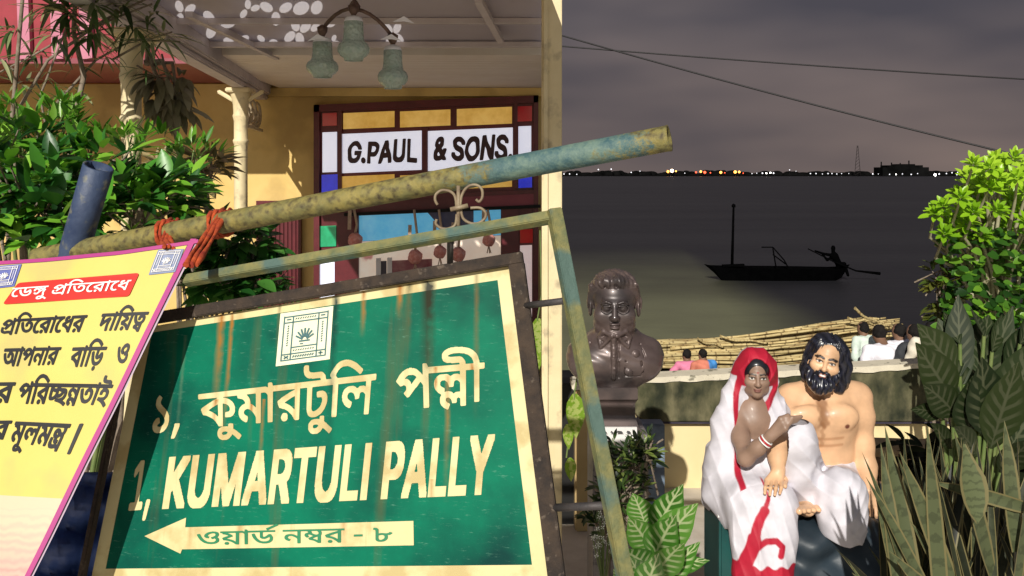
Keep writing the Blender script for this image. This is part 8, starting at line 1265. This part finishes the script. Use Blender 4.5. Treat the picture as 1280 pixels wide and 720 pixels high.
def make_bamboo(sag, L):
    pts, rs = bamboo_mesh(sag, len(protos)); mb = MB().tube([Vector((p.x*L, p.y, p.z*L)) for p in pts], rs, 7); o = mb.build('bamboo_pole', m_bam); tag(o, LB, 'bamboo pole', BG); protos.append(o); return o
base_ = [(make_bamboo(s_, L_), L_) for s_, L_ in ((.010, 5.8), (.016, 6.2), (.005, 5.5))]
used_b = [0, 0, 0]
def put_pole(a, b, k, lb=None, roll=0):
    o, L = base_[k]
    if used_b[k]: o = o.copy(); COL.objects.link(o)
    used_b[k] = 1; d = (b-a); o.location = (a+b)/2; x = d.normalized(); y = Vector((0, 0, 1)).cross(x).normalized(); z = x.cross(y); M = Matrix((x, y, z)).transposed(); o.rotation_euler = M.to_euler(); o.scale = (d.length/L, R_U(.85, 1.15), R_U(.85, 1.15))
    if lb: o['label'] = lb; o['group'] = 'loose bamboo poles'
    elif lb is None: o['label'] = LB; o['group'] = BG
rows_ = 19
for r_i in range(rows_):
    u = r_i/(rows_-1)
    for j in range(6):
        yl = 429+u*30+R_U(-1.5, 1.5); yr = 398+u*52+R_U(-2, 2); xl = 806+R_U(-14, 30)+(1-u)*18*random.random(); xr = 1096+R_U(-30, 34); Yp = 19.0+j*.17+R_U(-.03, .03)
        put_pole(P(xl, yl, Yp), P(xr, yr, Yp+.25), random.randrange(3))
# loose poles: each told apart by where it lies
for (x0, y0, x1, y1), lb in (((1068, 386, 1112, 410), 'loose bamboo pole slanting down to the right, highest of the stack'), ((1060, 399, 1100, 397), 'short loose bamboo pole lying level above the stack'), ((1085, 404, 1122, 408), 'loose bamboo pole end pointing right above the seated people'), ((872, 424, 905, 433), 'loose bamboo pole tip sticking up left on the stack'), ((900, 421, 960, 428), 'loose bamboo pole lying over the middle of the stack'), ((1075, 410, 1118, 400), 'loose bamboo pole crossing upward to the right over the stack')):
    Yp = 18.9; put_pole(P(x0, y0, Yp), P(x1, y1, Yp+.1), 2, lb)
# a dark country raft under the poles
a, b = P(800, 462, 19.6), P(1120, 462, 19.6); o = MB().box(((a.x+b.x)/2, 19.6, a.z-.2), (b.x-a.x, 1.5, .5)).build('raft', mat('wet timber', (.035, .03, .022), (.06, .05, .04), 4, .8, bump=.4), None, org=((a.x+b.x)/2, 19.6, a.z-.45), bevel=.05); tag(o, 'dark timber raft under the bamboo stack', 'raft')
# ------------------------------------------------------------------ country boat with its boatman
m_boat = mat('boat silhouette wood', (.0012, .0012, .0014), (.002, .002, .0022), 3, .9, spec=0); YB = 57.0; k_ = YB/FPX  # near-black base paints in the boat's night silhouette
boat = empty('country_boat', P(970, 350, YB), 'long dark wooden country boat with a mast floating on the night river', 'boat')
top_ = [(880, 330), (888, 332), (905, 333), (925, 333.5), (960, 334), (1000, 334.5), (1040, 335), (1052, 334), (1062, 330.5)]; bot_ = [(881, 331), (893, 341), (903, 351), (925, 352), (960, 352), (1000, 352), (1040, 351), (1050, 347), (1061, 332)]
mb = MB(); vs_ = []; wd = [.05, .35, .6, .8, .9, .9, .75, .5, .08]
for (tx, ty), (bx, by), w_ in zip(top_, bot_, wd):
    T, Bm = P(tx, ty, YB), P(bx, by, YB); vs_ += [T+Vector((0, -w_, 0)), Bm+Vector((0, -w_*.45, 0)), Bm+Vector((0, w_*.45, 0)), T+Vector((0, w_, 0)), T.lerp(Bm, .25)]
n = len(top_); mb.add(vs_, [(i*5+k, (i+1)*5+k, (i+1)*5+(k+1) % 5, i*5+(k+1) % 5) for i in range(n-1) for k in range(5)]); mb.build('hull', m_boat, boat)
MB().tube([P(915, 334, YB), P(917, 258, YB)], [.10, .07], 8).lathe([(0, .25), (.13, .15), (.13, 0), (0, 0)], P(917, 259, YB), 8).build('mast', m_boat, boat)
MB().bar(P(903, 332, YB), P(930, 331, YB), .3, .12).build('deck_board', m_boat, boat)
for pts in ([(952, 309), (966, 309), (980, 325), (985, 334)], [(966, 310), (970, 334)], [(966, 318), (982, 330)]): MB().tube([P(x, y, YB) for x, y in pts], .045, 6).build('frame_pole', m_boat, boat)
m_sil = mat('boatman silhouette', (.0012, .0012, .0014), rough=.9, spec=0)  # whole figure painted near-black as a night silhouette
f = Fig(np.array(P(1000, 352, YB-.7)), np.array(P(1075, 300, YB+.7)), .045); Xb = lambda px, py, dy=0.: PX(px, py, YB, dy)
f.ell(Xb(1041.5, 310.5), (.14, .15, .2), None, .05); f.path([Xb(1041, 314), Xb(1043, 320), Xb(1049, 331)], [.09, .24, .20], .08); f.path([Xb(1040, 319), Xb(1030, 317.5, -.2), Xb(1019, 313.5, -.25)], [.12, .085, .06], .05); f.path([Xb(1043, 320), Xb(1034, 325, .2), Xb(1028, 318, .1)], [.12, .085, .06], .05)
f.path([Xb(1049, 331), Xb(1055, 330, -.2), Xb(1060, 344, -.2)], [.18, .13, .09], .06); f.path([Xb(1049, 331), Xb(1046, 338, .2), Xb(1050, 343, .2)], [.18, .13, .09], .06); vs, fs = f.mesh()
bo = empty('person', P(1049, 340, YB), 'dark boatman crouching at the stern of the country boat holding an oar', 'person'); np_mesh('body', vs, fs, m_sil, bo)
o = MB().tube([P(1010, 311, YB-.3), P(1042, 327, YB-.35), P(1070, 338.5, YB-.35), P(1100, 342, YB-.3)], [.04, .05, .06, .11], 6).build('oar', m_boat, None, org=P(1055, 335, YB)); tag(o, 'long dark steering oar trailing behind the country boat', 'oar')
# ------------------------------------------------------------------ overhead wires
m_wire = mat('black cable', (.012, .011, .012), rough=.6)
for lb, (x0, y0), (x1, y1), Y0_, Y1_, r, sg in (('steeper black cable sloping down to the right across the night sky', (690, 35), (1330, 189), 14, 11, .014, .10), ('nearly level black cable crossing the night sky', (660, 51), (1330, 93), 15, 14, .013, .06)):
    a, b = P(x0, y0, Y0_), P(x1, y1, Y1_); a2, b2 = a+(a-b)*.25, b+(b-a)*.8; pts = [a2.lerp(b2, i/30)-Vector((0, 0, sg*math.sin(PI*i/30)*2)) for i in range(31)]; o = MB().tube(pts, r, 6).build('overhead_cable', m_wire, None, org=pts[0]); tag(o, lb, 'cable')
# ------------------------------------------------------------------ the far bank: trees, works, mast and lamps
YF = 1440.0; m_ft = mat('far trees', (.003, .003, .003), (.007, .007, .007), .05, 1, spec=0)  # near-black base puts the night into the trees and works
random.seed(17); mb = MB(); x = -1400.0
while x < 1500:
    r = R_U(6, 13); hgt = R_U(3.5, 9.5); c = Vector((x, YF+50+R_U(-20, 40), -4))
    for q in range(3):
        cc = c+Vector((R_U(-6, 6), R_U(-4, 4), 0)); h2 = hgt*R_U(.7, 1.1); mb.lathe([(r*.9, 0), (r, h2*.3), (r*.8, h2*.7), (r*.4, h2*.95), (0, h2)], cc, 7)
    x += r*R_U(.5, 1.0)
o = mb.build('far_treeline', m_ft, None, org=(0, YF+50, -4)); tag(o, 'dark continuous line of trees along the far river bank', 'trees', kind='stuff')
fx = lambda px, py, Y=YF: P(px, py, Y)
w_o = empty('factory', fx(1128, 219), 'dark factory block with short chimneys on the far bank below the mast', 'factory')
for nm, x0, x1, y0 in (('main_block', 1104, 1162, 209), ('roof_block', 1112, 1155, 206.5), ('roof_block', 1126, 1146, 205)): a, b = fx(x0, 221), fx(x1, y0); MB().box(((a.x+b.x)/2, YF+20, (a.z+b.z)/2), (b.x-a.x, 24+(x1-x0)*.2, b.z-a.z)).build(nm, m_ft, w_o)
for px, y0 in ((1108, 202), (1121, 203), (1143, 200.5), (1132, 203.5)): a, b = fx(px, 212), fx(px, y0); MB().tube([Vector((a.x, YF+20, a.z)), Vector((b.x, YF+20, b.z))], 1.1, 8).build('chimney', m_ft, w_o)
tw = empty('lattice_mast', fx(1072, 219), 'tall thin lattice mast on the far river bank', 'mast'); m_mast = mat('grey steel far off', (.03, .026, .026), rough=.9, spec=0)
mb = MB(); 
for sx_ in (-1, 1):
    mb.tube([fx(1072+sx_*3.6, 219), fx(1072+sx_*.5, 182)], .45, 5)
for i in range(9): u, v_ = i/9, (i+1)/9; mb.tube([fx(1072-3.6*(1-u)-.5*u, 219-37*u), fx(1072+3.6*(1-v_)+.5*v_, 219-37*v_)], .28, 4)
mb.build('frame', m_mast, tw)
def glow(name, col, e): return mat(name, col, rough=.5, emit=e)
g_w, g_wb, g_o, g_r, g_ow = glow('white lamp', (.9, .92, 1), .75), glow('bright lamp', (1, .97, .9), 9), glow('orange lamp', (1, .35, .06), 5), glow('red lamp', (1, .10, .04), 2.6), glow('warm white lamp', (1, .72, .45), 9)
lamp_kinds = {'w': (g_w, 'faint white lamp on the far river bank', 'faint white shore lamps'), 'W': (g_wb, 'bright white lamp on the far river bank', 'bright white shore lamps'), 'o': (g_o, 'orange lamp glowing on the far river bank', 'orange shore lamps'), 'r': (g_r, 'red lamp glowing on the far river bank', 'red shore lamps'), 'h': (g_ow, 'large warm white lamp just beyond the pipe end on the far bank', None)}
def lamp(px, py, k, r):
    m, lb, gr = lamp_kinds[k]; c = fx(px, py, YF-2); t_ = MB(); rr = r*YF/FPX
    o = empty('shore_lamp', (c.x, c.y, -3.4), lb, 'lamp', gr); MB().tube([(c.x, c.y+.1, -3.4), (c.x, c.y+.1, c.z)], .12, 5).build('pole', m_mast, o)
    mb = MB(); mb.lathe([(0, -rr), (rr*.7, -rr*.7), (rr, 0), (rr*.7, rr*.7), (0, rr)], c, 10); mb.build('lamp_head', m, o)
for px, py, k, r in [(840, 213.5, 'h', 2.2), (835, 214.5, 'o', 1.7), (845, 214, 'o', 1.0), (870, 215.5, 'r', 1.1), (876, 214.5, 'o', 1.5), (881, 215.5, 'r', 1.8), (888, 216, 'r', .8), (901, 215.5, 'o', 1.7), (906, 216, 'r', .7), (919, 215, 'o', 1.9), (924, 215, 'o', 1.5), (929, 216.5, 'r', .7), (953, 216.5, 'w', 1.0), (958, 216.5, 'W', .9), (963, 216, 'W', 1.0), (967, 216.5, 'w', 1.0),
                     (705, 217.5, 'w', .8), (712, 217.5, 'w', .8), (721, 218, 'w', .7), (748, 212, 'w', .9), (764, 211.5, 'w', .9), (789, 215.5, 'w', .8), (800, 214, 'w', .6), (987, 212.5, 'w', .7), (995, 214, 'w', .5), (1013, 217, 'w', .8), (1020, 217, 'w', .8), (1028, 217.5, 'w', .6), (1035, 217, 'w', .8), (1040, 217, 'w', .7), (1046, 217.5, 'w', .7), (1052, 217, 'w', .6), (1061, 217, 'w', .5), (1091, 217.5, 'w', .9), (1098, 217.5, 'w', .5), (1112, 218, 'w', .7), (1120, 218, 'W', .7), (1128, 217.5, 'w', .7), (1139, 218, 'w', .8), (1147, 217, 'w', .6), (1169, 218.5, 'W', 1.6), (1174, 217.5, 'w', .9), (1183, 217, 'w', .8), (1190, 216, 'w', .8), (1197, 215.5, 'w', .7), (1203, 214, 'w', .8), (1196, 218.5, 'w', .7), (940, 217, 'w', .6), (946, 216.5, 'w', .6), (856, 216.5, 'w', .6)]:
    lamp(px, py, k, r)
